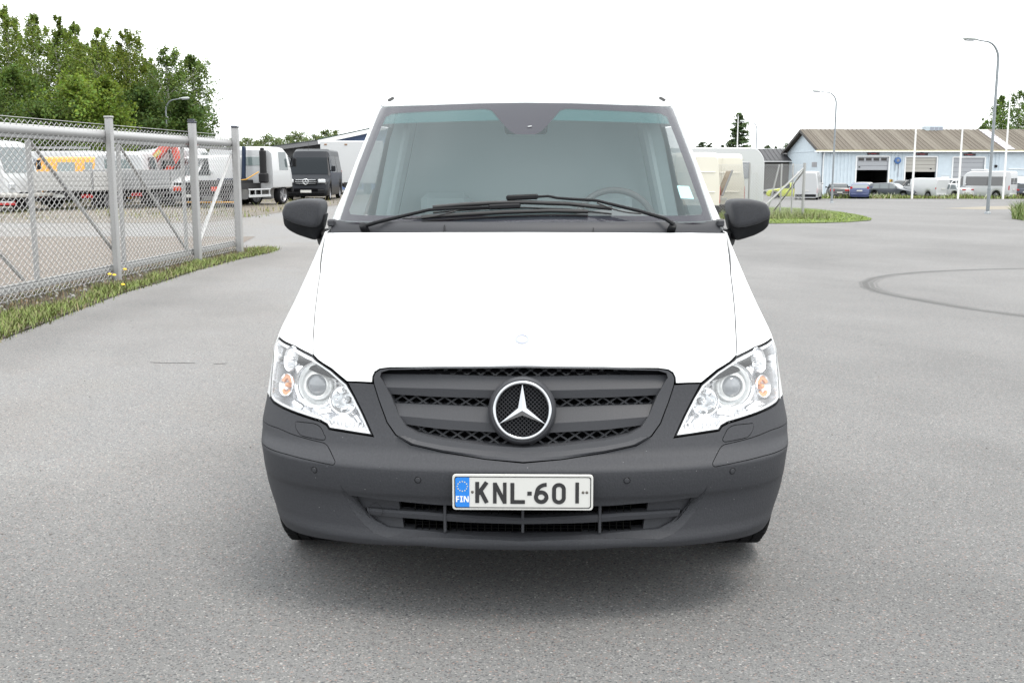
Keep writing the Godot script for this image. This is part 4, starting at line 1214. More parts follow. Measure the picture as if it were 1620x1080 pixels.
	# wheels
	for w in [[-1.0, 0.87], [1.0, 0.87], [-1.0, 4.07], [1.0, 4.07]]:
		m = MB.new()
		var b := Basis(Vector3(0, 1, 0), PI / 2 * w[0])
		var c := Vector3(w[0] * 0.825, 0.325, -w[1])
		m.lathe(c, b, [Vector2(0.2, -0.09), Vector2(0.27, -0.10), Vector2(0.312, -0.096), Vector2(0.322, -0.08), Vector2(0.325, -0.05), Vector2(0.325, 0.05), Vector2(0.322, 0.08), Vector2(0.312, 0.096), Vector2(0.27, 0.104), Vector2(0.2, 0.09)], 48)
		for k in 56:
			var a := TAU * k / 56
			for j in [-0.064, -0.022, 0.022, 0.064]:
				m.box(c + b * Vector3(cos(a) * 0.325, sin(a) * 0.325, j), Vector3(0.012, 0.024, 0.034), b * Basis(Vector3(0, 0, 1), a))
		var wheel := part("wheel", m, rubber, van)
		m = MB.new()
		m.lathe(c, b, [Vector2(0.0, 0.075), Vector2(0.06, 0.08), Vector2(0.085, 0.06), Vector2(0.16, 0.045), Vector2(0.19, 0.085), Vector2(0.205, 0.088)], 32)
		part("rim", m, mat("steel_rim", 0.3, 0.3, 0.31, 0.4, 0.7), wheel)
	# mirrors: a shell of rings round a traced outline, upper cap and black foot
	var capo: PackedVector2Array = PackedVector2Array([Vector2(-1.0243, 1.3052), Vector2(-1.0022, 1.3159), Vector2(-0.9559, 1.3253), Vector2(-0.9152, 1.3267), Vector2(-0.8828, 1.3240), Vector2(-0.8669, 1.3133), Vector2(-0.8626, 1.2919), Vector2(-0.8715, 1.2462), Vector2(-0.8834, 1.2112), Vector2(-0.8999, 1.2031), Vector2(-0.9378, 1.2071), Vector2(-0.9917, 1.2219), Vector2(-1.0345, 1.2434), Vector2(-1.0404, 1.2703)])
	var foot: PackedVector2Array = PackedVector2Array([Vector2(-1.0504, 1.2556), Vector2(-1.0413, 1.2421), Vector2(-0.9983, 1.2204), Vector2(-0.9440, 1.2055), Vector2(-0.9059, 1.2015), Vector2(-0.8864, 1.2124), Vector2(-0.8713, 1.2638), Vector2(-0.8632, 1.2611), Vector2(-0.8758, 1.2015), Vector2(-0.9075, 1.1444), Vector2(-0.9483, 1.1566), Vector2(-0.9890, 1.1702), Vector2(-1.0266, 1.1905), Vector2(-1.0464, 1.2122)])
	for side in 2:
		var f := -1.0 if side == 1 else 1.0
		for u in 2:
			var o: PackedVector2Array = soft(capo if u == 0 else foot, 0.014, 3)
			var c := Vector2()
			for q in o:
				c += q
			c /= o.size()
			var z0: float = -1.34 if u == 0 else -1.375
			var rr := []
			for k in ([[0.02, 0.057], [0.55, 0.0565], [0.80, 0.053], [0.91, 0.043], [0.97, 0.024], [1.0, -0.02], [1.0, -0.05], [0.97, -0.11], [0.90, -0.125]] if u == 0 else [[0.02, 0.03], [0.6, 0.026], [0.88, 0.014], [0.97, 0.0], [1.0, -0.02], [0.98, -0.08], [0.92, -0.095]]):
				var ring := []
				for q in o:
					var w: Vector2 = c + (q - c) * k[0]
					ring.append(Vector3(w.x * f, w.y, z0 + k[1]))
				rr.append(ring)
			m = MB.new()
			m.loft(rr, true, true, true)
			var nm := part("mirror_cap" if u == 0 else "mirror_foot", m, grey if u == 0 else black, van)
		m = MB.new()
		m.tube([Vector3(-0.90 * f, 1.155, -1.42), Vector3(-0.80 * f, 1.16, -1.48)], 0.035, 0.045, 10)
		part("mirror_arm", m, black, van)

func build_cabin(van: Node3D) -> void:
	var trim := mat("cabin_trim", 0.10, 0.11, 0.115, 0.7)
	var pale := mat("cabin_pale", 0.34, 0.44, 0.45, 0.7)
	var m := MB.new()
	var rows := []
	for k in [[1.10, 1.205], [1.25, 1.225], [1.45, 1.235], [1.62, 1.215], [1.70, 1.15], [1.70, 0.8]]:
		var row := []
		for j in 15:
			var x := -0.74 + 1.48 * j / 14.0
			row.append(Vector3(x, k[1] + (0.045 * exp(-pow((x - 0.40) / 0.2, 2)) if k[0] > 1.3 and k[0] < 1.66 else 0.0), -k[0] - 0.10 * pow(absf(x) / 0.74, 2.0)))
		rows.append(row)
	m.loft(rows, false, false, false, Vector3(0, 0.7, -1.4))
	part("dashboard", m, trim, van)
	m = MB.new()
	var c := Vector3(0.42, 1.19, -1.80)
	var b := Basis(Vector3(1, 0, 0), -0.5)
	var pts := []
	for k in 41:
		pts.append(c + b * Vector3(cos(TAU * k / 40) * 0.185, sin(TAU * k / 40) * 0.185, 0))
	m.tube(pts, 0.016, 0.016, 8, false)
	for a in [0.0, PI, -PI / 2]:
		m.tube([c, c + b * Vector3(cos(a) * 0.18, sin(a) * 0.18, 0)], 0.022, 0.012, 6)
	m.lathe(c, b, [Vector2(0, 0.03), Vector2(0.06, 0.02), Vector2(0.075, -0.02)], 20)
	part("steering_wheel", m, mat("wheel_rim", 0.09, 0.10, 0.10, 0.5), van)
	for x in [-0.42, 0.42]:
		m = MB.new()
		m.box(Vector3(x, 0.88, -2.32), Vector3(0.46, 0.66, 0.14), Basis(Vector3(1, 0, 0), -0.15), 0.05)
		m.box(Vector3(x, 0.70, -2.05), Vector3(0.48, 0.14, 0.5), Basis(), 0.05)
		m.box(Vector3(x, 1.27, -2.38), Vector3(0.26, 0.12, 0.09), Basis(Vector3(1, 0, 0), -0.15), 0.035)
		var seat := part("seat", m, mat("seat_cloth", 0.30, 0.39, 0.40, 0.8), van)
		m = MB.new()
		for s in [-0.055, 0.055]:
			m.tube([Vector3(x + s, 1.17, -2.35), Vector3(x + s, 1.25, -2.37)], 0.007, 0.007, 6)
		part("headrest_post", m, mats["satin_silver"], seat)
	m = MB.new()
	m.slab(Vector3(0, 0, -2.5), Basis(), whole(PackedVector2Array([Vector2(0, 1.848), Vector2(-0.4, 1.838), Vector2(-0.6, 1.805), Vector2(-0.675, 1.75), Vector2(-0.725, 1.6), Vector2(-0.81, 1.2), Vector2(-0.82, 0.4), Vector2(0, 0.4)])), -0.02, 0.0)
	part("bulkhead", m, pale, van)
	m = MB.new()
	m.box(Vector3(0, 0.45, -1.9), Vector3(1.6, 0.04, 1.2))
	part("cabin_floor", m, trim, van)
	m = MB.new()                                     # inside of the door posts
	for s in [-1.0, 1.0]:
		m.box(Vector3(s * 0.66, 1.42, -2.42), Vector3(0.06, 0.6, 0.09), Basis(Vector3(0, 0, 1), s * 0.22), 0.02)
	part("inner_post", m, mats["seat_cloth"], van)
	m = MB.new()
	m.tube([Vector3(0, 1.70, -1.78), Vector3(0, 1.655, -1.82)], 0.012, 0.012, 8)
	m.box(Vector3(0, 1.64, -1.82), Vector3(0.2, 0.06, 0.03), Basis(), 0.012)
	part("inner_mirror", m, mats["black_plastic"], van)

# ---------------------------------------------------------------- ground
func on(x: float, z: float, lift := 0.0) -> Vector3:
	return Vector3(x, ground_y(x, z) + lift, z)

func speckle(px: int, base: Color, tones: Array, n: int, r0: float, r1: float, seed_: int) -> ImageTexture:
	var g := RandomNumberGenerator.new()
	g.seed = seed_
	var f := FastNoiseLite.new()
	f.seed = seed_
	f.frequency = 0.03
	var data := PackedByteArray()
	data.resize(px * px * 3)
	for i in px * px:
		var k := g.randf_range(0.86, 1.14)
		data[i * 3] = int(clampf(base.r * k, 0, 1) * 255)
		data[i * 3 + 1] = int(clampf(base.g * k, 0, 1) * 255)
		data[i * 3 + 2] = int(clampf(base.b * k, 0, 1) * 255)
	for s in n:
		var cx := g.randi() % px
		var cy := g.randi() % px
		var r := lerpf(r0, r1, pow(g.randf(), 2.0))
		var t: Color = tones[g.randi() % tones.size()]
		var k := g.randf_range(0.85, 1.15)
		var sq := g.randf_range(0.6, 1.0)
		var ri := int(ceil(r))
		for dy in range(-ri, ri + 1):
			for dx in range(-ri, ri + 1):
				if dx * dx * sq + dy * dy / sq <= r * r:
					var i := (posmod(cy + dy, px) * px + posmod(cx + dx, px)) * 3
					data[i] = int(clampf(t.r * k, 0, 1) * 255)
					data[i + 1] = int(clampf(t.g * k, 0, 1) * 255)
					data[i + 2] = int(clampf(t.b * k, 0, 1) * 255)
	var im := Image.create_from_data(px, px, false, Image.FORMAT_RGB8, data)
	return ImageTexture.create_from_image(im)

func stony(called: String, tex: Texture2D, tile: float, rough := 0.9) -> StandardMaterial3D:
	var m := mat(called, 1, 1, 1, rough)
	m.albedo_color = Color.WHITE
	m.albedo_texture = tex
	m.uv1_triplanar = true
	m.uv1_world_triplanar = true
	m.uv1_scale = Vector3.ONE / tile
	m.vertex_color_use_as_albedo = true
	return m

func steps(a: float, b: float, fine: float, lo: float, hi: float, grow: float) -> PackedFloat32Array:
	var o := PackedFloat32Array([a])
	var x := a
	while x < b:
		var away := maxf(0.0, maxf(lo - x, x - hi))
		x += fine + away * grow
		o.push_back(minf(x, b))
	return o

func build_ground() -> void:
	var fa := FastNoiseLite.new()
	fa.seed = 4
	fa.frequency = 0.22
	fa.fractal_octaves = 4
	var fb := FastNoiseLite.new()
	fb.seed = 8
	fb.frequency = 0.9
	fb.fractal_octaves = 3
	var xs := steps(-400.0, 400.0, 0.22, -9.0, 9.0, 0.16)
	var zs := steps(-700.0, 60.0, 0.22, -24.0, 1.0, 0.14)
	var m := MB.new()
	m.tinted = true
	var stains := [[-3.1, -6.2, 0.5, 0.10], [2.6, -5.2, 0.45, 0.12], [3.4, -8.5, 0.9, 0.10], [-2.2, -3.6, 0.35, 0.12], [1.7, -3.2, 0.3, 0.10], [6.0, -12.0, 1.6, 0.10], [-3.4, -12.0, 0.9, 0.12], [9.0, -20.0, 3.0, 0.08], [0.3, -2.7, 0.4, 0.06]]
	var pts := []
	var cols := []
	for z in zs:
		var row := PackedVector3Array()
		var cr := PackedColorArray()
		for x in xs:
			row.push_back(on(x, z))
			var k := 1.0 + 0.22 * fa.get_noise_2d(x, z * 0.6) + 0.10 * fb.get_noise_2d(x, z)
			# worn darker edge by the verge, brownish dust further in
			var edge := x + 4.45
			k *= 1.0 - 0.16 * exp(-pow((edge - 0.35) / 0.35, 2.0)) * smoothstep(-26.0, -16.0, z)
			var dust := clampf(0.5 + 0.9 * fa.get_noise_2d(x * 0.5 + 90.0, z * 0.4), 0.0, 1.0) * smoothstep(0.5, -3.5, x)
			var worn := smoothstep(0.5, -2.5, x) * smoothstep(-3.6, -6.0, z)      # dusty lane on the left, darker asphalt elsewhere
			k *= lerpf(0.84, 1.0, worn) * lerpf(1.0, 0.88, smoothstep(-6.5, -3.0, z))  # darker outside the left lane, and again towards the camera
			for st in stains:
				k *= 1.0 - st[3] * exp(-(pow((x - st[0]) / st[2], 2.0) + pow((z - st[1]) / (st[2] * 1.7), 2.0)))
			cr.push_back(Color(k * (1.0 + 0.04 * dust), k, k * (1.0 - 0.04 * dust)))
		pts.append(row)
		cols.append(cr)
	for j in zs.size() - 1:
		for i in xs.size() - 1:
			for t in [[[0, 0], [1, 0], [1, 1]], [[0, 0], [1, 1], [0, 1]]]:
				for q in t:
					m.v.push_back(pts[j + q[1]][i + q[0]])
					m.n.push_back(Vector3.UP)
					m.c.push_back(cols[j + q[1]][i + q[0]])
	var tex := speckle(1024, Color(0.427, 0.428, 0.428), [Color(0.49, 0.488, 0.485), Color(0.47, 0.468, 0.463), Color(0.36, 0.36, 0.36), Color(0.29, 0.295, 0.305), Color(0.45, 0.445, 0.44), Color(0.58, 0.575, 0.565), Color(0.50, 0.43, 0.405), Color(0.25, 0.255, 0.265), Color(0.40, 0.40, 0.405), Color(0.34, 0.34, 0.345), Color(0.44, 0.435, 0.43)], 60000, 0.8, 3.2, 5)
	struct("asphalt_ground", m, stony("asphalt", tex, 1.25), "pale worn asphalt yard reaching to the road and buildings")
	# gravel yard behind the gate
	var gtex := speckle(512, Color(0.36, 0.34, 0.32), [Color(0.5, 0.48, 0.46), Color(0.42, 0.39, 0.36), Color(0.28, 0.26, 0.24), Color(0.45, 0.44, 0.43), Color(0.34, 0.31, 0.28)], 9000, 1.5, 6.0, 7)
	var gravel := stony("gravel", gtex, 1.1, 0.95)
	m = MB.new()
	sheet(m, PackedVector2Array([Vector2(-70, -4), Vector2(-6.1, -4), Vector2(-5.75, -11.7), Vector2(-5.15, -19.6), Vector2(-5.6, -23.5), Vector2(-70, -23.5)]), 0.005, 0.7, Color(0.95, 0.9, 0.86), 0.18)
	struct("gravel_yard", m, gravel)
	m = MB.new()
	sheet(m, PackedVector2Array([Vector2(-70, -29.5), Vector2(-8.5, -29.5), Vector2(-7.0, -46), Vector2(-4, -70), Vector2(-70, -70)]), 0.005, 3.0, Color(0.95, 0.93, 0.86), 0.2)
	struct("parking_gravel", m, gravel)
	# verge soil along the fence
	var verge := verge_outline()
	var soil := grain("verge_soil", 0.075, 0.058, 0.042, 1.0, 0.5, 3.0, 0.5, 12)
	soil.uv1_world_triplanar = true
	m = MB.new()
	sheet(m, verge, 0.008, 0.5, Color.WHITE, 0.0, 0.025)
	struct("verge_soil", m, soil)
	var turf := grain("turf", 0.14, 0.20, 0.04, 1.0, 0.8, 2.0, 0.5, 13)
	turf.uv1_world_triplanar = true
	m = MB.new()
	sheet(m, island_outline(), 0.02, 1.0, Color.WHITE, 0.0)
	sheet(m, far_strip_outline(), 0.02, 3.0, Color.WHITE, 0.0)
	sheet(m, corner_outline(), 0.02, 1.0, Color.WHITE, 0.0)
	struct("grass_turf", m, turf)
	# tyre marks and sandy patch on the road
	var arc_: PackedVector2Array = PackedVector2Array([Vector2(9.01, -18.42), Vector2(8.05, -18.21), Vector2(7.30, -17.94), Vector2(6.63, -17.56), Vector2(6.04, -17.07), Vector2(5.57, -16.48), Vector2(5.18, -15.70), Vector2(4.95, -14.91), Vector2(4.90, -14.29), Vector2(4.96, -13.73), Vector2(5.11, -13.08), Vector2(5.33, -12.30), Vector2(5.69, -11.56)])
	var smooth := Curve2D.new()
	for i in arc_.size():
		var t: Vector2 = (arc_[mini(i + 1, arc_.size() - 1)] - arc_[maxi(i - 1, 0)]) / 6.0
		smooth.add_point(arc_[i], -t, t)
	var path := smooth.get_baked_points()
	var g := RandomNumberGenerator.new()
	g.seed = 5
	for lane in [[0.0, 0.045, 0.28], [0.085, 0.03, 0.20], [-0.07, 0.02, 0.16], [0.15, 0.018, 0.12]]:
		m = MB.new()
		for i in path.size() - 1:
			var d0 := (path[mini(i + 1, path.size() - 1)] - path[maxi(i - 1, 0)]).normalized().orthogonal()
			var d1 := (path[mini(i + 2, path.size() - 1)] - path[i]).normalized().orthogonal()
			var p0: Vector2 = path[i] + d0 * lane[0]
			var p1: Vector2 = path[i + 1] + d1 * lane[0]
			var w: float = lane[1]
			m.quad(on(p0.x + d0.x * w, p0.y + d0.y * w, 0.004), on(p1.x + d1.x * w, p1.y + d1.y * w, 0.004), on(p1.x - d1.x * w, p1.y - d1.y * w, 0.004), on(p0.x - d0.x * w, p0.y - d0.y * w, 0.004), Vector3.UP)
		var mk := StandardMaterial3D.new()
		mk.resource_name = "tyre_mark"
		mk.albedo_color = lin(0.03, 0.03, 0.03, lane[2])
		mk.roughness = 0.9
		mk.transparency = BaseMaterial3D.TRANSPARENCY_ALPHA
		struct("road_tyre_mark", m, mk)
	m = MB.new()
	sheet(m, PackedVector2Array([Vector2(24.96, -62.65), Vector2(29.67, -67.74), Vector2(35.55, -71.62), Vector2(30.72, -61.88), Vector2(26.14, -59.66)]), 0.004, 2.0, Color.WHITE, 0.0)
	struct("sandy_road_patch", m, grain("sand", 0.26, 0.235, 0.19, 1.0, 1.0, 0.5, 0.2, 15))
	m = MB.new()                                         # grit lying on the asphalt
	for k in 240:
		var q := Vector2(g.randf_range(-4.2, 5.0), -2.4 - 9.0 * pow(g.randf(), 1.5))
		var r := g.randf_range(0.002, 0.0065)
		m.lathe(on(q.x, q.y, 0.001), Basis(Vector3(1, 0, 0), -PI / 2) * Basis(Vector3(0, 0, 1), g.randf() * TAU), [Vector2(r, -0.2 * r), Vector2(r * 0.85, 0.4 * r), Vector2(0, 0.75 * r)], 5, false, 1.0, g.randf_range(0.5, 0.9))
	var grit := part("loose_grit", m, mat("grit", 0.10, 0.095, 0.09, 0.9), self)
	grit.set_meta("kind", "stuff")
	tag(grit, "loose dark grit lying on the asphalt before the van", "gravel")
	m = MB.new()                                         # cracks in the asphalt
	for c in [[PackedVector2Array([Vector2(-2.75, -8.04), Vector2(-2.63, -8.02), Vector2(-2.49, -8.02), Vector2(-2.40, -8.01)]), 0.006], [PackedVector2Array([Vector2(-2.25, -7.97), Vector2(-2.21, -7.99), Vector2(-2.16, -8.01)]), 0.006]]:
		for i in c[0].size() - 1:
			var a: Vector2 = c[0][i]
			var b: Vector2 = c[0][i + 1]
			var w: Vector2 = (b - a).normalized().orthogonal() * c[1]
			m.quad(on(a.x + w.x, a.y + w.y, 0.003), on(b.x + w.x, b.y + w.y, 0.003), on(b.x - w.x, b.y - w.y, 0.003), on(a.x - w.x, a.y - w.y, 0.003), Vector3.UP)
	struct("asphalt_crack", m, mat("crack_dark", 0.035, 0.035, 0.035, 1.0))

func verge_outline() -> PackedVector2Array:
	var o: PackedVector2Array = PackedVector2Array([Vector2(-4.05, -4.0), Vector2(-4.2, -6.5)])
	o.append_array(PackedVector2Array([Vector2(-4.40, -9.12), Vector2(-4.44, -9.95), Vector2(-4.52, -11.04), Vector2(-4.61, -12.78), Vector2(-4.56, -14.03), Vector2(-4.58, -15.54), Vector2(-4.48, -17.29), Vector2(-4.27, -18.88), Vector2(-4.27, -19.63)]))
	o.append_array(PackedVector2Array([Vector2(-4.65, -20.2), Vector2(-5.2, -19.8), Vector2(-5.8, -11.7), Vector2(-6.1, -4.0)]))
	return o

func island_outline() -> PackedVector2Array:
	return PackedVector2Array([Vector2(7.84, -39.40), Vector2(9.49, -38.78), Vector2(11.30, -39.40), Vector2(12.64, -40.35), Vector2(13.96, -42.06), Vector2(14.77, -44.30), Vector2(15.69, -48.62), Vector2(16.73, -55.06), Vector2(17.14, -61.12), Vector2(16.35, -65.10), Vector2(13.27, -66.84)])

func far_strip_outline() -> PackedVector2Array:
	return PackedVector2Array([Vector2(27.49, -101.13), Vector2(34.80, -101.13), Vector2(40.38, -100.32), Vector2(46.05, -99.92), Vector2(51.87, -99.92), Vector2(55.64, -107.18), Vector2(43.13, -107.18), Vector2(29.13, -107.18)])

func corner_outline() -> PackedVector2Array:
	return PackedVector2Array([Vector2(20.50, -44.30), Vector2(19.45, -40.03), Vector2(21.32, -40.03), Vector2(29.94, -56.30), Vector2(26.13, -53.87), Vector2(22.63, -48.62)])

func sheet(m: MB, poly: PackedVector2Array, lift: float, cell: float, tone: Color, vary: float, rough := 0.0) -> void:
	var f := FastNoiseLite.new()
	f.seed = 31
	f.frequency = 0.35
	m.tinted = vary > 0.0
	var lo := poly[0]
	var hi := poly[0]
	for q in poly:
		lo = lo.min(q)
		hi = hi.max(q)
	for ix in int(ceil((hi.x - lo.x) / cell)):
		var xa := lo.x + ix * cell
		var strip := Geometry2D.intersect_polygons(poly, PackedVector2Array([Vector2(xa, lo.y - 1), Vector2(xa + cell, lo.y - 1), Vector2(xa + cell, hi.y + 1), Vector2(xa, hi.y + 1)]))
		for iy in int(ceil((hi.y - lo.y) / cell)):
			var ya := lo.y + iy * cell
			for s in strip:
				for g in Geometry2D.intersect_polygons(s, PackedVector2Array([Vector2(xa - 1, ya), Vector2(xa + cell + 1, ya), Vector2(xa + cell + 1, ya + cell), Vector2(xa - 1, ya + cell)])):
					var ti := Geometry2D.triangulate_polygon(g)
					var k := 1.0 + vary * f.get_noise_2d(xa, ya)
					m.tint = Color(tone.r * k, tone.g * k, tone.b * k)
					var p := []
					for q in g:
						p.append(on(q.x, q.y, lift + rough * absf(f.get_noise_2d(q.x * 6.0, q.y * 6.0))))
					for t in range(0, ti.size(), 3):
						m.flat(p[ti[t]], p[ti[t + 1]], p[ti[t + 2]], Vector3.UP)

func blades(called: String, label: String, spots: Array, h0: float, h1: float, tones: Array, width: float, seed_: int) -> void:
	var g := RandomNumberGenerator.new()
	g.seed = seed_
	var m := MB.new()
	m.tinted = true
	for s in spots:
		var h: float = lerpf(h0, h1, pow(g.randf(), 1.6)) * s.y
		var a := g.randf() * TAU
		var d := Vector3(cos(a), 0, sin(a))
		var lean := Vector3(g.randf_range(-0.5, 0.5), 1.0, g.randf_range(-0.5, 0.5)).normalized()
		var p := on(s.x, s.z)
		var mid: Vector3 = p + lean * h * 0.6
		var tip: Vector3 = p + lean * h + Vector3(lean.x, -0.15, lean.z) * h * 0.35
		var t: Color = tones[g.randi() % tones.size()]
		var k := g.randf_range(0.75, 1.25)
		m.tint = Color(t.r * k, t.g * k, t.b * k)
		var w := width * g.randf_range(0.7, 1.3)
		var nn := (Vector3.UP + d.rotated(Vector3.UP, PI / 2) * 0.6).normalized()
		m.tri(p - d * w, p + d * w, mid + d * w * 0.7, nn, nn, nn)
		m.tri(p - d * w, mid + d * w * 0.7, mid - d * w * 0.7, nn, nn, nn)
		m.tri(mid - d * w * 0.7, mid + d * w * 0.7, tip, nn, nn, nn)
	var gm := mat("grass_blade", 1, 1, 1, 0.7)
	gm.albedo_color = Color.WHITE
	gm.vertex_color_use_as_albedo = true
	gm.backlight_enabled = true
	gm.backlight = Color(0.5, 0.5, 0.4)
	gm.cull_mode = BaseMaterial3D.CULL_DISABLED
	var o := part(called, m, gm, self)
	o.set_meta("kind", "stuff")
	tag(o, label, "grass")

func build_grass() -> void:
	var g := RandomNumberGenerator.new()
	g.seed = 17
	var green := [Color(0.16, 0.22, 0.052), Color(0.195, 0.255, 0.064), Color(0.11, 0.16, 0.04), Color(0.21, 0.23, 0.09), Color(0.19, 0.16, 0.09)]
	var dry := [Color(0.20, 0.17, 0.09), Color(0.12, 0.16, 0.04), Color(0.16, 0.10, 0.05)]
	# the verge: thick beside the asphalt, thin towards the fence
	var verge := verge_outline()
	var f := FastNoiseLite.new()
	f.seed = 3
	f.frequency = 0.8
	var spots := []
	var thin := []
	while spots.size() < 26000:
		var q := Vector2(g.randf_range(-6.0, -4.0), g.randf_range(-20.3, -6.0))
		if not Geometry2D.is_point_in_polygon(q, verge):
			continue
		var edge := 9.0
		for i in verge.size() - 5:
			edge = minf(edge, q.distance_to(Geometry2D.get_closest_point_to_segment(q, verge[i], verge[i + 1])))
		var width := lerpf(0.30, 0.62, smoothstep(-12.0, -8.0, q.y)) + 0.35 * f.get_noise_2d(q.x, q.y)
		if edge < width:
			if g.randf() > 0.35 + edge * 4.0:
				continue
			q += Vector2(g.randfn(0, 0.045), g.randfn(0, 0.05))
			spots.append(Vector3(q.x, 0.75 + 0.7 * maxf(0.0, f.get_noise_2d(q.x + 40, q.y)) + smoothstep(-10.0, -7.0, q.y) * 0.4, q.y))
		elif g.randf() < 0.13:
			thin.append(Vector3(q.x, 0.8, q.y))
	blades("verge_grass", "green grass growing along the asphalt edge below the gate", spots, 0.03, 0.15, green, 0.0042, 1)
	blades("dry_verge_weeds", "thin dry weeds on the bare soil under the gate", thin, 0.03, 0.14, dry, 0.003, 2)
	# dandelions by the gate post
	for d in [[PackedVector2Array([Vector2(-5.33, -13.95)]), 0.16], [PackedVector2Array([Vector2(-5.07, -13.49)]), 0.15], [PackedVector2Array([Vector2(-5.01, -13.49)]), 0.14], [PackedVector2Array([Vector2(-5.04, -13.95)]), 0.17], [PackedVector2Array([Vector2(-4.70, -12.92)]), 0.08]]:
		var q: Vector2 = d[0][0]
		var m := MB.new()
		var p := on(q.x, q.y, d[1])
		m.lathe(p, frame(Vector3(0.2, 1, 0.3).normalized()), [Vector2(0, 0.008), Vector2(0.014, 0.007), Vector2(0.024, 0.0), Vector2(0.012, -0.006), Vector2(0.0, -0.008)], 10)
		var fl := thing("dandelion", ["dandelion left of the second gate post's foot", "dandelion touching the gate post's foot, the higher one", "dandelion just right of the gate post's foot", "dandelion under the gate rail right of the post", "lowest dandelion in the verge, nearest the asphalt"][[163, 174, 181, 198, 195].find(int([163, 174, 181, 198, 195][[0.16, 0.15, 0.14, 0.17, 0.08].find(d[1])]))], "flower", Vector3.ZERO, 0, "dandelions below the gate")
		part("flower_head", m, mat("dandelion_yellow", 0.75, 0.48, 0.02, 0.7), fl)
		m = MB.new()
		m.tube([on(q.x + 0.01, q.y), p], 0.003, 0.002, 5)
		part("stem", m, mat("stem_green", 0.10, 0.17, 0.04, 0.7), fl)
	# small stones on the bare soil
	var stones := MB.new()
	for k in 150:
		var q := Vector2(g.randf_range(-5.75, -5.0), g.randf_range(-18.0, -9.0))
		if Geometry2D.is_point_in_polygon(q, verge):
			var r := g.randf_range(0.008, 0.035)
			stones.lathe(on(q.x, q.y, 0.02), Basis(Vector3(1, 0, 0), -PI / 2) * Basis(Vector3(0, 0, 1), g.randf() * TAU), [Vector2(r, -0.3 * r), Vector2(r * 0.9, 0.2 * r), Vector2(r * 0.4, 0.6 * r), Vector2(0, 0.65 * r)], 6, false, 1.0, g.randf_range(0.5, 0.9))
	var so := part("verge_gravel", stones, mat("verge_stone", 0.24, 0.235, 0.23, 0.9), self)
	so.set_meta("kind", "stuff")
	tag(so, "grey stones scattered on the bare soil under the gate", "stones")
	# grass islands on the right
	spots = []
	for k in 30000:
		var q := Vector2(g.randf_range(7.0, 16.0), g.randf_range(-62.0, -38.0))
		if Geometry2D.is_point_in_polygon(q, island_outline()):
			spots.append(Vector3(q.x, 1.0 + 1.2 * maxf(0, f.get_noise_2d(q.x, q.y * 0.5)), q.y))
	blades("island_grass", "grass island below the wire fence right of the van", spots, 0.03, 0.08, [Color(0.20, 0.28, 0.055), Color(0.24, 0.31, 0.065), Color(0.17, 0.24, 0.05)], 0.012, 3)
	spots = []
	for k in 4200:
		var q := Vector2(g.randf_range(8.5, 13.0), g.randf_range(-46.6, -43.0))
		spots.append(Vector3(q.x, 1.0, q.y))
	blades("fence_weeds", "tall dry weeds along the foot of the far wire fence", spots, 0.12, 0.5, [Color(0.18, 0.22, 0.08), Color(0.20, 0.19, 0.11), Color(0.15, 0.22, 0.06)], 0.006, 4)
	spots = []
	var strip := far_strip_outline()
	while spots.size() < 16000:
		var q := Vector2(g.randf_range(22.0, 62.0), g.randf_range(-112.0, -90.0))
		if Geometry2D.is_point_in_polygon(q, strip):
			spots.append(Vector3(q.x, 1.0 + 1.6 * maxf(0, f.get_noise_2d(q.x * 0.4, q.y * 0.2)), q.y))
	blades("road_strip_grass", "long strip of grass between the road and the parked cars", spots, 0.12, 0.42, green, 0.03, 5)
	spots = []
	for k in 9000:
		var q := Vector2(g.randf_range(22.0, 62.0), g.randf_range(-112.0, -90.0))
		if Geometry2D.is_point_in_polygon(q, strip) and f.get_noise_2d(q.x * 0.3, q.y * 0.1) > -0.05:
			spots.append(Vector3(q.x, 1.0, q.y))
	blades("white_weeds", "white flowering weeds in the grass before the parked cars", spots, 0.3, 0.75, [Color(0.5, 0.52, 0.42), Color(0.35, 0.4, 0.25), Color(0.12, 0.18, 0.05)], 0.025, 6)
	spots = []
	var corner := corner_outline()
	while spots.size() < 9000:
		var q := Vector2(g.randf_range(16.0, 26.0), g.randf_range(-56.0, -34.0))
		if Geometry2D.is_point_in_polygon(q, corner):
			spots.append(Vector3(q.x, 1.0, q.y))
	blades("corner_weeds", "clump of tall weeds at the right edge of the asphalt", spots, 0.15, 0.9, [Color(0.09, 0.15, 0.03), Color(0.12, 0.17, 0.05), Color(0.2, 0.22, 0.1)], 0.010, 7)
	# yellowed tufts where the parked lorries stand
	spots = []
	for k in 9000:
		var d := g.randf_range(30.0, 52.0)
		var x := g.randf_range(-24.0, -7.5)
		if f.get_noise_2d(x * 0.35, d * 0.5) > 0.08:
			spots.append(Vector3(x, 1.0, -d))
	blades("yard_weeds", "yellowed weeds around the wheels of the parked lorries", spots, 0.05, 0.28, [Color(0.18, 0.19, 0.07), Color(0.13, 0.16, 0.05), Color(0.24, 0.21, 0.10)], 0.010, 8)

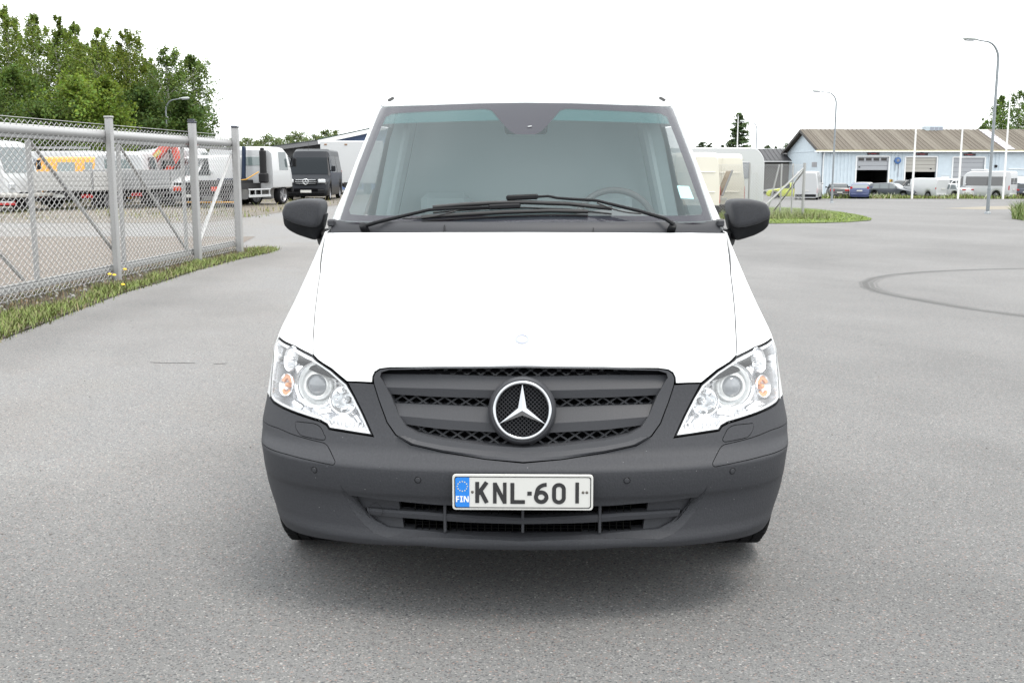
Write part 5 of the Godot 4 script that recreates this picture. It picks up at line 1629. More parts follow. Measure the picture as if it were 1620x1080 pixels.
# ---------------------------------------------------------------- fences
func netting(m: MB, a: Vector3, b: Vector3, y0: float, y1: float, cell: float, r: float, tall := 0.0) -> void:
	var dir := (b - a)
	dir.y = 0
	var L := dir.length()
	dir /= L
	var side := dir.cross(Vector3.UP)
	var h := cell / 2
	var v := h if tall == 0.0 else tall / 2
	var ny := int((y1 - y0) / v)
	for i in int(L / h):
		for j in ny:
			var s0 := (i + ((i + j) % 2)) * h
			var s1 := (i + ((i + j + 1) % 2)) * h
			var gy := lerpf(a.y, b.y, s0 / L)
			var p := a + dir * s0 + Vector3(0, y0 + j * v + gy - a.y, 0) + side * r * (0.8 if i % 2 else -0.8)
			var q := a + dir * s1 + Vector3(0, y0 + (j + 1) * v + gy - a.y, 0) + side * r * (0.8 if i % 2 else -0.8)
			m.tube([p, q], r, r, 3, false)

func build_gate_fence() -> void:
	var steel := grain("galvanised_steel", 0.44, 0.44, 0.44, 0.42, 0.15, 0.3, 0.25, 19)
	steel.metallic = 0.25
	var wire := mat("wire_grey", 0.44, 0.44, 0.44, 0.45, 0.2)
	var cap := mat("post_cap", 0.03, 0.035, 0.05, 0.5)
	var at := func(d: float, y: float, out: float) -> Vector3: return Vector3(-5.45 + (d - 11.7) * 0.075 + out, y, -d)
	var along := Basis(Vector3(0, 1, 0), -atan(0.075))
	var gate := thing("sliding_gate", "galvanised sliding gate panel of wire netting with tubular top beam", "gate")
	var m := MB.new()
	m.tube([at.call(5.0, 1.87, 0.0), at.call(19.0, 1.90, 0.0)], 0.062, 0.062, 16)
	part("top_beam", m, steel, gate)
	m = MB.new()
	m.box((at.call(5.0, 1.80, 0.0) + at.call(19.0, 1.83, 0.0)) / 2, Vector3(0.05, 0.05, 14.0), Basis(Vector3(0, 1, 0), -atan(0.075)) * Basis(Vector3(1, 0, 0), -0.002), 0.006)
	part("top_flange", m, steel, gate)
	m = MB.new()
	m.box((at.call(5.0, 0.15, 0.0) + at.call(19.0, 0.15, 0.0)) / 2, Vector3(0.06, 0.07, 14.0), along, 0.01)
	m.box((at.call(5.0, 0.20, 0.0) + at.call(19.0, 0.20, 0.0)) / 2, Vector3(0.03, 0.022, 14.0), along, 0.005)
	part("bottom_beam", m, steel, gate)
	for d in [7.2, 9.8, 12.2, 14.5, 16.75]:
		m = MB.new()
		m.box(at.call(d, 0.98, 0.0), Vector3(0.05, 1.6, 0.05), along, 0.006)
		part("upright", m, steel, gate)
	for q in [[9.8, 11.9], [12.25, 14.4], [14.55, 16.7], [7.2, 9.7]]:
		m = MB.new()
		m.tube([at.call(q[0], 1.76, 0.0), at.call(q[1], 0.24, 0.0)], 0.021, 0.021, 8)
		part("brace", m, steel, gate)
	m = MB.new()
	m.tube([at.call(18.95, 1.70, 0.02), at.call(17.25, 0.30, 0.02)], 0.03, 0.03, 8)
	part("brace", m, mat("galvanised_pale", 0.42, 0.42, 0.42, 0.5, 0.1), gate)
	m = MB.new()
	netting(m, at.call(7.0, 0.0, 0.04), at.call(19.0, 0.0, 0.04), 0.03, 2.02, 0.12, 0.0042, 0.080)
	var net := part("wire_netting", m, wire, gate)
	net.set_meta("kind", "stuff")
	m = MB.new()
	m.tube([at.call(7.0, 2.0, 0.04), at.call(19.0, 2.03, 0.04)], 0.003, 0.003, 4)
	m.tube([at.call(7.0, 0.05, 0.04), at.call(19.0, 0.05, 0.04)], 0.003, 0.003, 4)
	part("tension_wire", m, wire, gate)
	# posts
	var posts := [
		[14.05, 0.10, 2.10, 0.085, "single square galvanised gate post standing in front of the netting"],
		[16.95, 0.10, 2.16, 0.105, "gate post of the middle pair, on the driveway side"],
		[17.15, 0.02, 2.20, 0.085, "gate post of the middle pair, on the yard side"],
		[18.95, 0.11, 2.16, 0.105, "gate post of the end pair, on the driveway side"],
		[19.15, 0.02, 2.18, 0.085, "gate post of the end pair, on the yard side"]]
	for k in posts:
		var p: Vector3 = at.call(k[0], 0, k[1])
		var post := thing("gate_post", k[4], "post", p, 0, "galvanised posts of the sliding gate")
		m = MB.new()
		m.box(Vector3(0, k[2] / 2 - 0.05, 0), Vector3(k[3], k[2] + 0.1, k[3]), along, 0.012)
		part("shaft", m, steel, post)
		m = MB.new()
		m.box(Vector3(0, k[2] + 0.012, 0), Vector3(k[3] + 0.012, 0.024, k[3] + 0.012), along, 0.006)
		part("cap", m, cap if k[0] > 15.0 else steel, post)
		if k[0] > 15.0 and k[1] < 0.1:
			m = MB.new()
			m.lathe(Vector3(0.03, 2.06, 0.06), Basis(Vector3(0, 1, 0), PI / 2), [Vector2(0, -0.025), Vector2(0.05, -0.025), Vector2(0.045, 0.0), Vector2(0.05, 0.025), Vector2(0, 0.025)], 16)
			part("guide_roller", m, cap, post)

func build_far_fence() -> void:
	var steel: Material = mats["galvanised_steel"]
	var wire := mat("wire_pale", 0.45, 0.45, 0.46, 0.5)
	var run := [Vector2(7.61, -45.50), Vector2(9.95, -45.50), Vector2(12.24, -45.50)]
	var fence := thing("wire_fence", "wire netting fence with galvanised posts behind the van's right mirror", "fence")
	for q in [Vector2(12.02, -46.50), Vector2(11.78, -47.50), Vector2(11.55, -49.00)]:
		var m := MB.new()
		m.tube([on(q.x, q.y), on(q.x + (0.5 if q.x < 11.7 else 0.0), q.y, 2.28)], 0.035, -1.0, 8)
		part("post", m, steel, fence)
	for line in [run]:
		for i in line.size():
			var m := MB.new()
			var p := on(line[i].x, line[i].y)
			var end: bool = i == 2
			m.tube([p, p + Vector3(0, 2.28, 0)], 0.06 if end else 0.04, -1.0, 10)
			part("post", m, steel, fence)
		for i in line.size() - 1:
			var m := MB.new()
			netting(m, on(line[i].x, line[i].y), on(line[i + 1].x, line[i + 1].y), 0.03, 2.2, 0.12, 0.006)
			var o := part("wire_netting", m, wire, fence)
			o.set_meta("kind", "stuff")
			m = MB.new()
			m.tube([on(line[i].x, line[i].y, 2.21), on(line[i + 1].x, line[i + 1].y, 2.21)], 0.006, 0.006, 5)
			part("tension_wire", m, wire, fence)
	var e := on(run[2].x, run[2].y)
	var m2 := MB.new()
	m2.tube([e + Vector3(0, 2.1, 0), on(run[2].x - 1.75, run[2].y, 0.35)], 0.04, 0.04, 8)
	part("brace", m2, mats["galvanised_pale"], fence)
	m2 = MB.new()
	m2.tube([e + Vector3(0, 2.0, 0), on(run[2].x - 0.5, run[2].y - 3.0, 0.2)], 0.03, 0.03, 8)
	part("brace", m2, mat("brace_dark", 0.12, 0.11, 0.10, 0.6), fence)

# ---------------------------------------------------------------- lamps and flagpoles
func make_lamp(h: float, reach: float, label: String, at: Vector3, turn: float) -> Node3D:
	var l := thing("street_lamp", label, "street lamp", at, turn, "curved grey street lamps")
	var grey := mat("lamp_post_grey", 0.22, 0.24, 0.255, 0.45, 0.3)
	var m := MB.new()
	m.tube([Vector3(0, -0.1, 0), Vector3(0, 1.2, 0)], 0.085, 0.08, 14)
	m.lathe(Vector3(0, 0.06, 0), Basis(Vector3(1, 0, 0), -PI / 2), [Vector2(0.16, -0.1), Vector2(0.15, 0.0), Vector2(0.09, 0.05)], 14)
	m.lathe(Vector3(0, 1.2, 0), Basis(Vector3(1, 0, 0), -PI / 2), [Vector2(0.085, -0.03), Vector2(0.085, 0.03), Vector2(0.07, 0.06)], 14)
	var pts := [Vector3(0, 1.2, 0), Vector3(0, h * 0.5, 0), Vector3(0, h - 0.9, 0)]
	for k in 9:
		var a := PI / 2 * (k + 1) / 9.0
		pts.append(Vector3(-0.72 + 0.72 * cos(a), h - 0.9 + 0.82 * sin(a), 0))
	pts.append(Vector3(-reach + 0.6, h - 0.02, 0))
	m.tube(pts, 0.068, 0.034, 12)
	part("post", m, grey, l)
	m = MB.new()
	var rows := []
	for k in [[0.0, 0.03, 0.035], [0.12, 0.05, 0.05], [0.2, 0.13, 0.06], [0.4, 0.16, 0.075], [0.65, 0.15, 0.07], [0.74, 0.09, 0.05]]:
		var ring := []
		for j in 12:
			var a := TAU * j / 12
			ring.append(Vector3(-reach + 0.68 - k[0], h + 0.0 + k[0] * 0.05 + sin(a) * k[2], cos(a) * k[1]))
		rows.append(ring)
	m.loft(rows, true, true, true)
	var head := part("lamp_head", m, mat("lamp_head", 0.42, 0.45, 0.44, 0.4, 0.2), l)
	m = MB.new()
	m.box(Vector3(-reach + 0.24, h - 0.055, 0), Vector3(0.42, 0.05, 0.22), Basis(Vector3(0, 0, 1), -0.05), 0.02)
	part("lamp_glass", m, mat("lamp_glass", 0.55, 0.56, 0.6, 0.15), head)
	return l

func build_poles() -> void:
	var l := make_lamp(8.05, 1.75, "nearest street lamp, standing on the asphalt before the white minibus", on(22.71, -51.60), 8)
	twin(l, "street_lamp", "street lamp by the left end of the blue workshop", on(23.63, -80.00), 4)
	twin(l, "street_lamp", "far street lamp right of the spruce above the motorhome", on(26.42, -118.00), -8)
	twin(l, "street_lamp", "small far street lamp left of the spruce above the camper vans", on(31.62, -165.00), 0)
	make_lamp(6.4, 1.75, "street lamp in front of the birches behind the gate", on(-24.63, -78.00), 170)
	var white := paint("pole_white", 0.72, 0.72, 0.71, 0.3)
	var m := MB.new()
	m.tube([Vector3(0, -0.1, 0), Vector3(0, 3.0, 0)], 0.10, 0.085, 12)
	m.tube([Vector3(0, 3.0, 0), Vector3(0, 9.6, 0)], 0.085, 0.04, 12)
	var f := thing("flagpole", "white flagpole before the half open second workshop door", "flagpole", on(37.11, -100.50), 0, "bare white flagpoles")
	part("pole", m, white, f)
	m = MB.new()
	m.lathe(Vector3(0, 9.64, 0), Basis(Vector3(1, 0, 0), -PI / 2), [Vector2(0, -0.06), Vector2(0.05, -0.04), Vector2(0.07, 0.0), Vector2(0.05, 0.05), Vector2(0, 0.07)], 12)
	part("finial", m, mat("finial_grey", 0.4, 0.4, 0.4, 0.3, 0.4), f)
	m = MB.new()
	m.tube([Vector3(0.11, 1.2, 0.02), Vector3(0.06, 9.5, 0.0)], 0.012, 0.012, 4)
	part("halyard", m, white, f)
	twin(f, "flagpole", "white flagpole before the closed third workshop door", on(41.18, -100.00), 0)
	twin(f, "flagpole", "white flagpole at the right, beside the minibus's rear", on(45.10, -99.50), 0)
	twin(f, "flagpole", "far white flagpole in front of the spruce", on(27.86, -135.00), 0)
	twin(f, "flagpole", "faint far flagpole above the camper vans", on(25.93, -139.00), 0)

# ---------------------------------------------------------------- buildings
func hole_wall(m: MB, origin: Vector3, ax: Vector3, w: float, h: float, holes: Array, thick: float, out: Vector3) -> void:
	# a wall of rectangles that leaves the openings [s0, s1, y0, y1] free
	var cuts := [0.0, w]
	for q in holes:
		cuts.append(q[0])
		cuts.append(q[1])
	cuts.sort()
	for i in cuts.size() - 1:
		var a: float = cuts[i]
		var b: float = cuts[i + 1]
		if b - a < 0.001:
			continue
		var spans := [[0.0, h]]
		for q in holes:
			if q[0] <= a + 0.001 and q[1] >= b - 0.001:
				var next := []
				for s in spans:
					if q[2] > s[0]:
						next.append([s[0], minf(s[1], q[2])])
					if q[3] < s[1]:
						next.append([maxf(s[0], q[3]), s[1]])
				spans = next
		for s in spans:
			if s[1] - s[0] > 0.001:
				m.box(origin + ax * (a + b) / 2 + Vector3(0, (s[0] + s[1]) / 2, 0) - out * thick / 2, Vector3(b - a, s[1] - s[0], thick), Basis(ax, Vector3.UP, ax.cross(Vector3.UP)))

func build_workshop() -> void:
	var blue := grain("blue_cladding", 0.54, 0.615, 0.67, 0.65, 9.0, 0.0, 0.05, 23)
	var trim := mat("white_trim", 0.72, 0.73, 0.73, 0.5)
	var roofm := grain("brown_roof_sheet", 0.135, 0.115, 0.09, 0.85, 2.5, 0.4, 0.3, 24)
	var dark := mat("hall_dark", 0.02, 0.02, 0.022, 0.9)
	var door := mat("hall_door_grey", 0.34, 0.35, 0.37, 0.5)
	var y0 := -1.60
	var C := Vector3(35.6, y0, -125.0)
	var ax := Vector3(1, 0, -0.035).normalized()
	var back := Vector3(-0.035, 0, -1).normalized()
	var out := -back
	var b := Basis(ax, Vector3.UP, out)
	var h := 5.1
	var w := 62.0
	var hall := thing("workshop", "long pale blue workshop with brown roof and three lifting doors", "building")
	var m := MB.new()
	var doors := [[4.05, 7.75, 0.0, 4.45], [9.75, 13.35, 0.0, 4.4], [15.3, 18.95, 0.0, 4.35]]
	var holes := doors.duplicate()
	holes.append([14.0, 15.0, 0.0, 2.3])
	holes.append([21.2, 22.3, 1.2, 2.3])
	holes.append([22.9, 24.1, 0.0, 2.3])
	hole_wall(m, C, ax, w, h, holes, 0.25, out)
	for k in int(w / 0.42):                        # upright cladding boards proud of the wall
		var s := 0.21 + k * 0.42
		var free := true
		for q in holes:
			if s > q[0] - 0.2 and s < q[1] + 0.2:
				free = false
		if free:
			m.box(C + ax * s + Vector3(0, h / 2, 0) + out * 0.025, Vector3(0.22, h - 0.1, 0.05), b)
	part("front_wall", m, blue, hall)
	m = MB.new()
	var gl_ := PackedVector2Array([Vector2(0, 0), Vector2(0, h), Vector2(7, h + 2.45), Vector2(14, h), Vector2(14, 0)])
	m.slab(C, Basis(back, Vector3.UP, -ax), gl_, -0.25, 0.0)
	m.box(C + back * 7 + Vector3(0, h + 0.05, 0) - ax * 0.02, Vector3(0.05, 0.14, 14.0), b)
	part("gable_wall", m, blue, hall)
	m = MB.new()
	for k in [4.6, 6.0, 7.4]:
		m.box(C + back * k * 0.45 + Vector3(0, 3.6, 0) - ax * 0.03, Vector3(0.06, 0.55, 0.5), b)
	part("vent", m, mat("vent_grey", 0.3, 0.3, 0.31, 0.6), hall)
	# roof: front and back slopes with ribs
	m = MB.new()
	var e0 := C + Vector3(0, h + 0.05, 0) + out * 0.5 - ax * 0.6
	var rise := 2.62
	var up := (back * 7.5 + Vector3(0, rise, 0)).normalized()
	var len := sqrt(7.5 * 7.5 + rise * rise)
	var nrm := ax.cross(up).normalized()
	if nrm.y < 0.0:
		nrm = -nrm
	var rb := Basis(ax, nrm, ax.cross(nrm))
	m.box(e0 + ax * (w + 0.6) / 2 + up * len / 2, Vector3(w + 0.6, 0.12, len), rb)
	for k in int(w / 0.55):
		m.box(e0 + ax * (0.3 + k * 0.55) + up * len / 2 + nrm * 0.075, Vector3(0.16, 0.05, len), rb, 0.015)
	var up2 := (back * -7.5 + Vector3(0, rise, 0)).normalized()
	var e1 := e0 + back * 15.0
	var nr2 := ax.cross(up2).normalized()
	if nr2.y < 0.0:
		nr2 = -nr2
	m.box(e1 + ax * (w + 0.6) / 2 + up2 * len / 2, Vector3(w + 0.6, 0.12, len), Basis(ax, nr2, ax.cross(nr2)))
	var roof := part("roof", m, roofm, hall)
	m = MB.new()
	for k in 20:
		m.box(e0 + ax * (1.6 + k * 3.1) + up * len / 2 + nrm * 0.07, Vector3(1.0, 0.045, len), rb)
	part("weathered_strip", m, grain("pale_roof_sheet", 0.17, 0.15, 0.12, 0.85, 2.5, 0.4, 0.3, 25), roof)
	for k in 9:
		m = MB.new()
		m.box(e0 + ax * 22.3 + up * (0.5 + k * 0.85) + nrm * 0.11, Vector3(1.1, 0.05, 0.7), rb)
		part("light_panel", m, mat("roof_light", 0.38, 0.36, 0.40, 0.4), roof)
	m = MB.new()
	m.box(e0 + up * len + Vector3(0, 0.12, 0) + ax * 16.2, Vector3(2.2, 0.6, 1.0), b, 0.02)
	var vent := part("roof_vent_box", m, mat("vent_box_pale", 0.40, 0.46, 0.50, 0.5), hall)
	m = MB.new()
	for k in 3:
		m.box(e0 + up * len + Vector3(0, 0.12, 0) + ax * (15.95 + k * 0.55) + out * 0.51, Vector3(0.45, 0.4, 0.02), b)
	part("louvre", m, mat("vent_box_dark", 0.25, 0.27, 0.32, 0.5), vent)
	m = MB.new()
	m.box(e0 + ax * w / 2 + Vector3(0, -0.10, 0) + out * 0.06, Vector3(w + 1.0, 0.12, 0.12), b, 0.03)
	part("gutter", m, trim, hall)
	m = MB.new()
	m.box(e0 + ax * w / 2 + Vector3(0, 0.02, 0) + out * 0.02, Vector3(w + 0.6, 0.14, 0.05), b)
	part("eaves_edge", m, mat("eaves_yellow", 0.36, 0.33, 0.20, 0.7), hall)
	m = MB.new()
	m.tube([C + ax * 0.12 + Vector3(0, h - 0.1, 0) + out * 0.45, C + ax * 0.12 + Vector3(0, h - 0.6, 0) + out * 0.1, C + ax * 0.12 + out * 0.1], 0.06, 0.06, 8)
	part("downpipe", m, trim, hall)
	m = MB.new()
	for s in [[e0, up], [e1, up2]]:
		var q: Vector3 = s[0] + s[1] * len / 2 - ax * 0.02
		var nn := ax.cross(s[1])
		m.box(q - Vector3(0, 0.15, 0), Vector3(0.06, 0.3, len), Basis(ax, nn, ax.cross(nn)))
	part("bargeboard", m, mat("bargeboard_dark", 0.06, 0.055, 0.05, 0.7), hall)
	# lifting doors: the panel hangs at a different height in each
	var hung := [2.95, 2.75, 0.05]
	for k in 3:
		var d: Array = doors[k]
		var mid: Vector3 = C + ax * (d[0] + d[1]) / 2.0
		m = MB.new()
		for s in [d[0] - 0.07, d[1] + 0.07]:
			m.box(C + ax * s + Vector3(0, d[3] / 2.0 + 0.05, 0) + out * 0.03, Vector3(0.16, d[3] + 0.1, 0.06), b)
		m.box(mid + Vector3(0, d[3] + 0.08, 0) + out * 0.03, Vector3(d[1] - d[0] - 0.001, 0.16, 0.06), b)
		var fr_ := part("door_frame", m, trim, hall)
		var n := int(ceil((d[3] - hung[k]) / 0.55))
		for j in n:
			m = MB.new()
			var ph: float = (d[3] - hung[k]) / n
			m.box(mid + Vector3(0, hung[k] + ph * (j + 0.5), 0) - out * 0.12, Vector3(d[1] - d[0] - 0.03, ph - 0.02, 0.06), b, 0.01)
			var pn := part("door_panel", m, mat("hall_door_beige", 0.40, 0.385, 0.35, 0.5) if k == 1 else door, fr_)
		if k == 0:
			for j in 4:
				m = MB.new()
				m.box(mid + ax * (-1.32 + j * 0.88) + Vector3(0, 4.18, 0) - out * 0.085, Vector3(0.66, 0.32, 0.02), b, 0.005)
				part("door_window", m, mat("door_window_dark", 0.03, 0.025, 0.025, 0.15), fr_)
		if k < 2:
			m = MB.new()
			m.box(mid + ax * (-1.5 if k == 0 else 1.2) + Vector3(0, hung[k] + 0.35, 0) - out * 0.08, Vector3(0.2, 0.14, 0.03), b)
			part("door_handle", m, dark, fr_)
		m = MB.new()
		m.box(mid + Vector3(0, d[3] + 0.36, 0) + out * 0.06, Vector3(1.42, 0.24, 0.06), b, 0.01)
		var sign_ := part("door_sign", m, mat("sign_dark", 0.05, 0.03, 0.035, 0.5), hall)
		m = MB.new()
		m.box(mid + ax * 0.02 + Vector3(0, d[3] + 0.36, 0) + out * 0.095, Vector3(0.62, 0.10, 0.01), b)
		m.box(mid + ax * -0.5 + Vector3(0, d[3] + 0.36, 0) + out * 0.095, Vector3(0.12, 0.08, 0.01), b)
		part("sign_print", m, mat("sign_red", 0.36, 0.06, 0.07, 0.5), sign_)
		m = MB.new()
		m.box(mid + Vector3(0, d[3] + 0.56, 0) + out * 0.15, Vector3(0.4, 0.09, 0.25), b, 0.03)
		part("sign_lamp_hood", m, dark, sign_)
	for q in [[14.0, 15.0], [22.9, 24.1]]:
		m = MB.new()
		m.box(C + ax * (q[0] + q[1]) / 2.0 + Vector3(0, 1.15, 0) - out * 0.06, Vector3(q[1] - q[0] - 0.02, 2.28, 0.06), b, 0.01)
		part("side_door", m, trim, hall)
	m = MB.new()
	m.box(C + ax * 21.75 + Vector3(0, 1.75, 0) - out * 0.08, Vector3(1.08, 1.08, 0.03), b)
	var wn := part("window", m, mat("far_window", 0.10, 0.12, 0.13, 0.1), hall)
	m = MB.new()
	m.box(C + ax * 21.75 + Vector3(0, 2.34, 0) + out * 0.03, Vector3(1.3, 0.1, 0.06), b)
	m.box(C + ax * 21.75 + Vector3(0, 1.16, 0) + out * 0.03, Vector3(1.3, 0.1, 0.06), b)
	for s in [-0.6, 0.6]:
		m.box(C + ax * (21.75 + s) + Vector3(0, 1.75, 0) + out * 0.03, Vector3(0.1, 1.08, 0.06), b)
	part("frame", m, trim, wn)
	m = MB.new()
	m.box(C + ax * 24.0 + Vector3(0, 3.1, 0) + out * 0.04, Vector3(4.4, 0.1, 0.06), b)
	part("cable_duct", m, trim, hall)
	m = MB.new()
	m.lathe(C + ax * 8.75 + Vector3(0, 4.05, 0) + out * 0.15, b, [Vector2(0, 0.1), Vector2(0.2, 0.1), Vector2(0.38, 0.06), Vector2(0.38, -0.1), Vector2(0, -0.1)], 20)
	var reel := part("hose_reel", m, mat("reel_blue", 0.05, 0.13, 0.32, 0.4), hall)
	m = MB.new()
	m.lathe(C + ax * 8.75 + Vector3(0, 4.05, 0) + out * 0.15, b, [Vector2(0, 0.13), Vector2(0.16, 0.12), Vector2(0.18, 0.09)], 16)
	m.tube([C + ax * 8.5 + Vector3(0, 3.9, 0) + out * 0.1, C + ax * 8.52 + Vector3(0, 2.9, 0) + out * 0.1], 0.03, 0.03, 6)
	m.tube([C + ax * 8.9 + Vector3(0, 3.75, 0) + out * 0.1, C + ax * 8.9 + Vector3(0, 2.2, 0) + out * 0.1], 0.03, 0.03, 6)
	part("hose", m, mat("hose_grey", 0.2, 0.21, 0.24, 0.6), reel)
	m = MB.new()
	m.box(C + ax * 8.15 + Vector3(0, 1.75, 0) + out * 0.03, Vector3(0.36, 0.32, 0.04), b, 0.005)
	part("yellow_notice", m, mat("notice_yellow", 0.6, 0.36, 0.06, 0.5), hall)
	m = MB.new()
	m.lathe(C + ax * 20.3 + Vector3(0, 3.4, 0) + out * 0.1, b, [Vector2(0, 0.1), Vector2(0.16, 0.06), Vector2(0.18, -0.08)], 12)
	part("round_vent", m, dark, hall)
	m = MB.new()                                     # the hall's inside
	m.box(C + ax * 31 + back * 13.8 + Vector3(0, h / 2, 0), Vector3(w, h, 0.2), b)
	m.box(C + ax * (w - 0.1) + back * 7 + Vector3(0, h / 2, 0), Vector3(0.2, h, 13.5), b)
	m.box(C + ax * 31 + back * 7 + Vector3(0, 0.0, 0), Vector3(w - 0.5, 0.02, 13.4), b)
	m.box(C + ax * 8.7 + back * 4 + Vector3(0, h / 2, 0), Vector3(0.2, h, 7.0), b)
	m.box(C + ax * 14.4 + back * 4 + Vector3(0, h / 2, 0), Vector3(0.2, h, 7.0), b)
	m.box(C + ax * 31 + back * 7 + Vector3(0, h - 0.1, 0), Vector3(w - 0.5, 0.05, 13.4), b)
	part("hall_interior", m, dark, hall)

	# low annex with a dark roof, left of the gable
	var an := thing("annex", "low dark roofed shed with pale fascia left of the blue workshop", "building")
	var ap := Vector3(Vector3(34.17, 0.87, -138.00))
	m = MB.new()
	m.box(ap + Vector3(-0.5, -0.2, -2.0), Vector3(5.5, 3.6, 4.0))
	part("wall", m, mat("annex_wall", 0.10, 0.095, 0.09, 0.8), an)
	m = MB.new()
	m.box(ap + Vector3(-0.2, 2.35, -1.2), Vector3(6.6, 0.14, 5.0), Basis(Vector3(1, 0, 0), 0.32))
	for k in 12:
		m.box(ap + Vector3(-3.2 + k * 0.55, 2.43, -1.2), Vector3(0.06, 0.08, 5.0), Basis(Vector3(1, 0, 0), 0.32))
	part("roof", m, mat("annex_roof", 0.03, 0.03, 0.034, 0.6), an)
	m = MB.new()
	m.box(ap + Vector3(-0.2, 3.15, -3.5), Vector3(6.7, 0.18, 0.1))
	part("fascia", m, trim, an)
	m = MB.new()
	m.box(ap + Vector3(-0.2, 1.55, 1.2), Vector3(6.7, 0.1, 0.08))
	part("fascia", m, trim, an)
	# second blue gable at the right edge, behind the workshop
	var g2 := thing("blue_gable_house", "pale blue gable rising behind the workshop roof at the right edge", "building")
	var gp := Vector3(Vector3(79.16, 6.41, -165.00))
	gp.y = -1.6
	m = MB.new()
	m.slab(gp, Basis(Vector3.RIGHT, Vector3.UP, Vector3(0, 0, 1)), PackedVector2Array([Vector2(-4.5, 0), Vector2(-4.5, 6.6), Vector2(0, 9.6), Vector2(4.5, 6.6), Vector2(4.5, 0)]), -8.0, 0.0)
	part("wall", m, blue, g2)
	m = MB.new()
	for s in [-1.0, 1.0]:
		m.box(gp + Vector3(s * 2.45, 8.15, -3.8), Vector3(5.9, 0.16, 9.0), Basis(Vector3(0, 0, 1), -s * 0.588))
	part("roof", m, mat("far_roof_grey", 0.2, 0.2, 0.2, 0.7), g2)
	m = MB.new()
	for s in [-1.0, 1.0]:
		m.box(gp + Vector3(s * 2.45, 8.02, 0.72), Vector3(5.9, 0.3, 0.06), Basis(Vector3(0, 0, 1), -s * 0.588))
	part("bargeboard", m, trim, g2)

func build_left_houses() -> void:
	var trim: Material = mats["white_trim"]
	# grey roofed hall behind the black van
	var hall := thing("grey_roofed_hall", "hall with dark grey metal roof behind the black van", "building")
	var p := Vector3(Vector3(-14.48, 3.64, -84.00))
	var ridge := p.y
	m_house(hall, p, ridge, -8.0, 3.0, 2.6, mat("hall_wall_grey", 0.10, 0.10, 0.10, 0.8), mat("metal_roof_grey", 0.075, 0.078, 0.085, 0.7, 0.0, 0.2), mat("grey_board", 0.16, 0.16, 0.165, 0.7))
	# blue gabled hall beyond it
	var bh := thing("blue_gabled_hall", "blue gabled hall with white eaves behind the van's left pillar", "building")
	var q := Vector3(Vector3(-7.11, 4.90, -78.00))
	m_house(bh, q, q.y, -5.9, 6.0, 3.65, grain("blue_board", 0.14, 0.20, 0.36, 0.6, 1.5, 0.0, 0.12, 33), mat("green_roof_edge", 0.03, 0.05, 0.045, 0.6), trim)

func m_house(root: Node3D, apex: Vector3, ridge: float, left: float, right: float, eave: float, wallm: Material, roofm: Material, trim: Material) -> void:
	var p := Vector3(apex.x, 0, apex.z)
	var m := MB.new()
	m.slab(p, Basis(), PackedVector2Array([Vector2(left, 0), Vector2(left, eave - 0.12), Vector2(0, ridge - 0.15), Vector2(right, eave - 0.12), Vector2(right, 0)]), -12.0, 0.0)
	for k in int((right - left) / 0.5):
		var x := left + 0.25 + k * 0.5
		var top := lerpf(eave, ridge, 1.0 - absf(x / (left if x < 0 else right))) - 0.5
		m.box(p + Vector3(x, top / 2, 0.012), Vector3(0.22, top, 0.024))
	part("wall", m, wallm, root)
	m = MB.new()
	var m2 := MB.new()
	for s in [left, right]:
		var a := Vector2(s * 1.12, ridge + (eave - ridge) * 1.12)
		var d := Vector2(0, ridge) - a
		var mid := (a + Vector2(0, ridge)) / 2.0
		var bs := Basis(Vector3(0, 0, 1), atan2(d.y, d.x) if d.x > 0 else atan2(-d.y, -d.x))
		m.box(p + Vector3(mid.x, mid.y, -5.7), Vector3(d.length(), 0.12, 13.0), bs)
		for k in 9:
			m.box(p + Vector3(mid.x, mid.y, -11.5 + 1.4 * k) + bs * Vector3(0, 0.09, 0), Vector3(d.length(), 0.06, 0.08), bs)
		m2.box(p + Vector3(mid.x, mid.y - 0.16, 0.82), Vector3(d.length(), 0.26, 0.05), bs)
	part("roof", m, roofm, root)
	part("bargeboard", m2, trim, root)

# ---------------------------------------------------------------- trees
func leaf_mat() -> StandardMaterial3D:
	var lm := mat("leaf", 1, 1, 1, 0.55)
	lm.albedo_color = Color.WHITE
	lm.vertex_color_use_as_albedo = true
	lm.metallic_specular = 0.2
	lm.backlight_enabled = true
	lm.backlight = Color(0.95, 0.95, 0.8)
	lm.cull_mode = BaseMaterial3D.CULL_DISABLED
	return lm

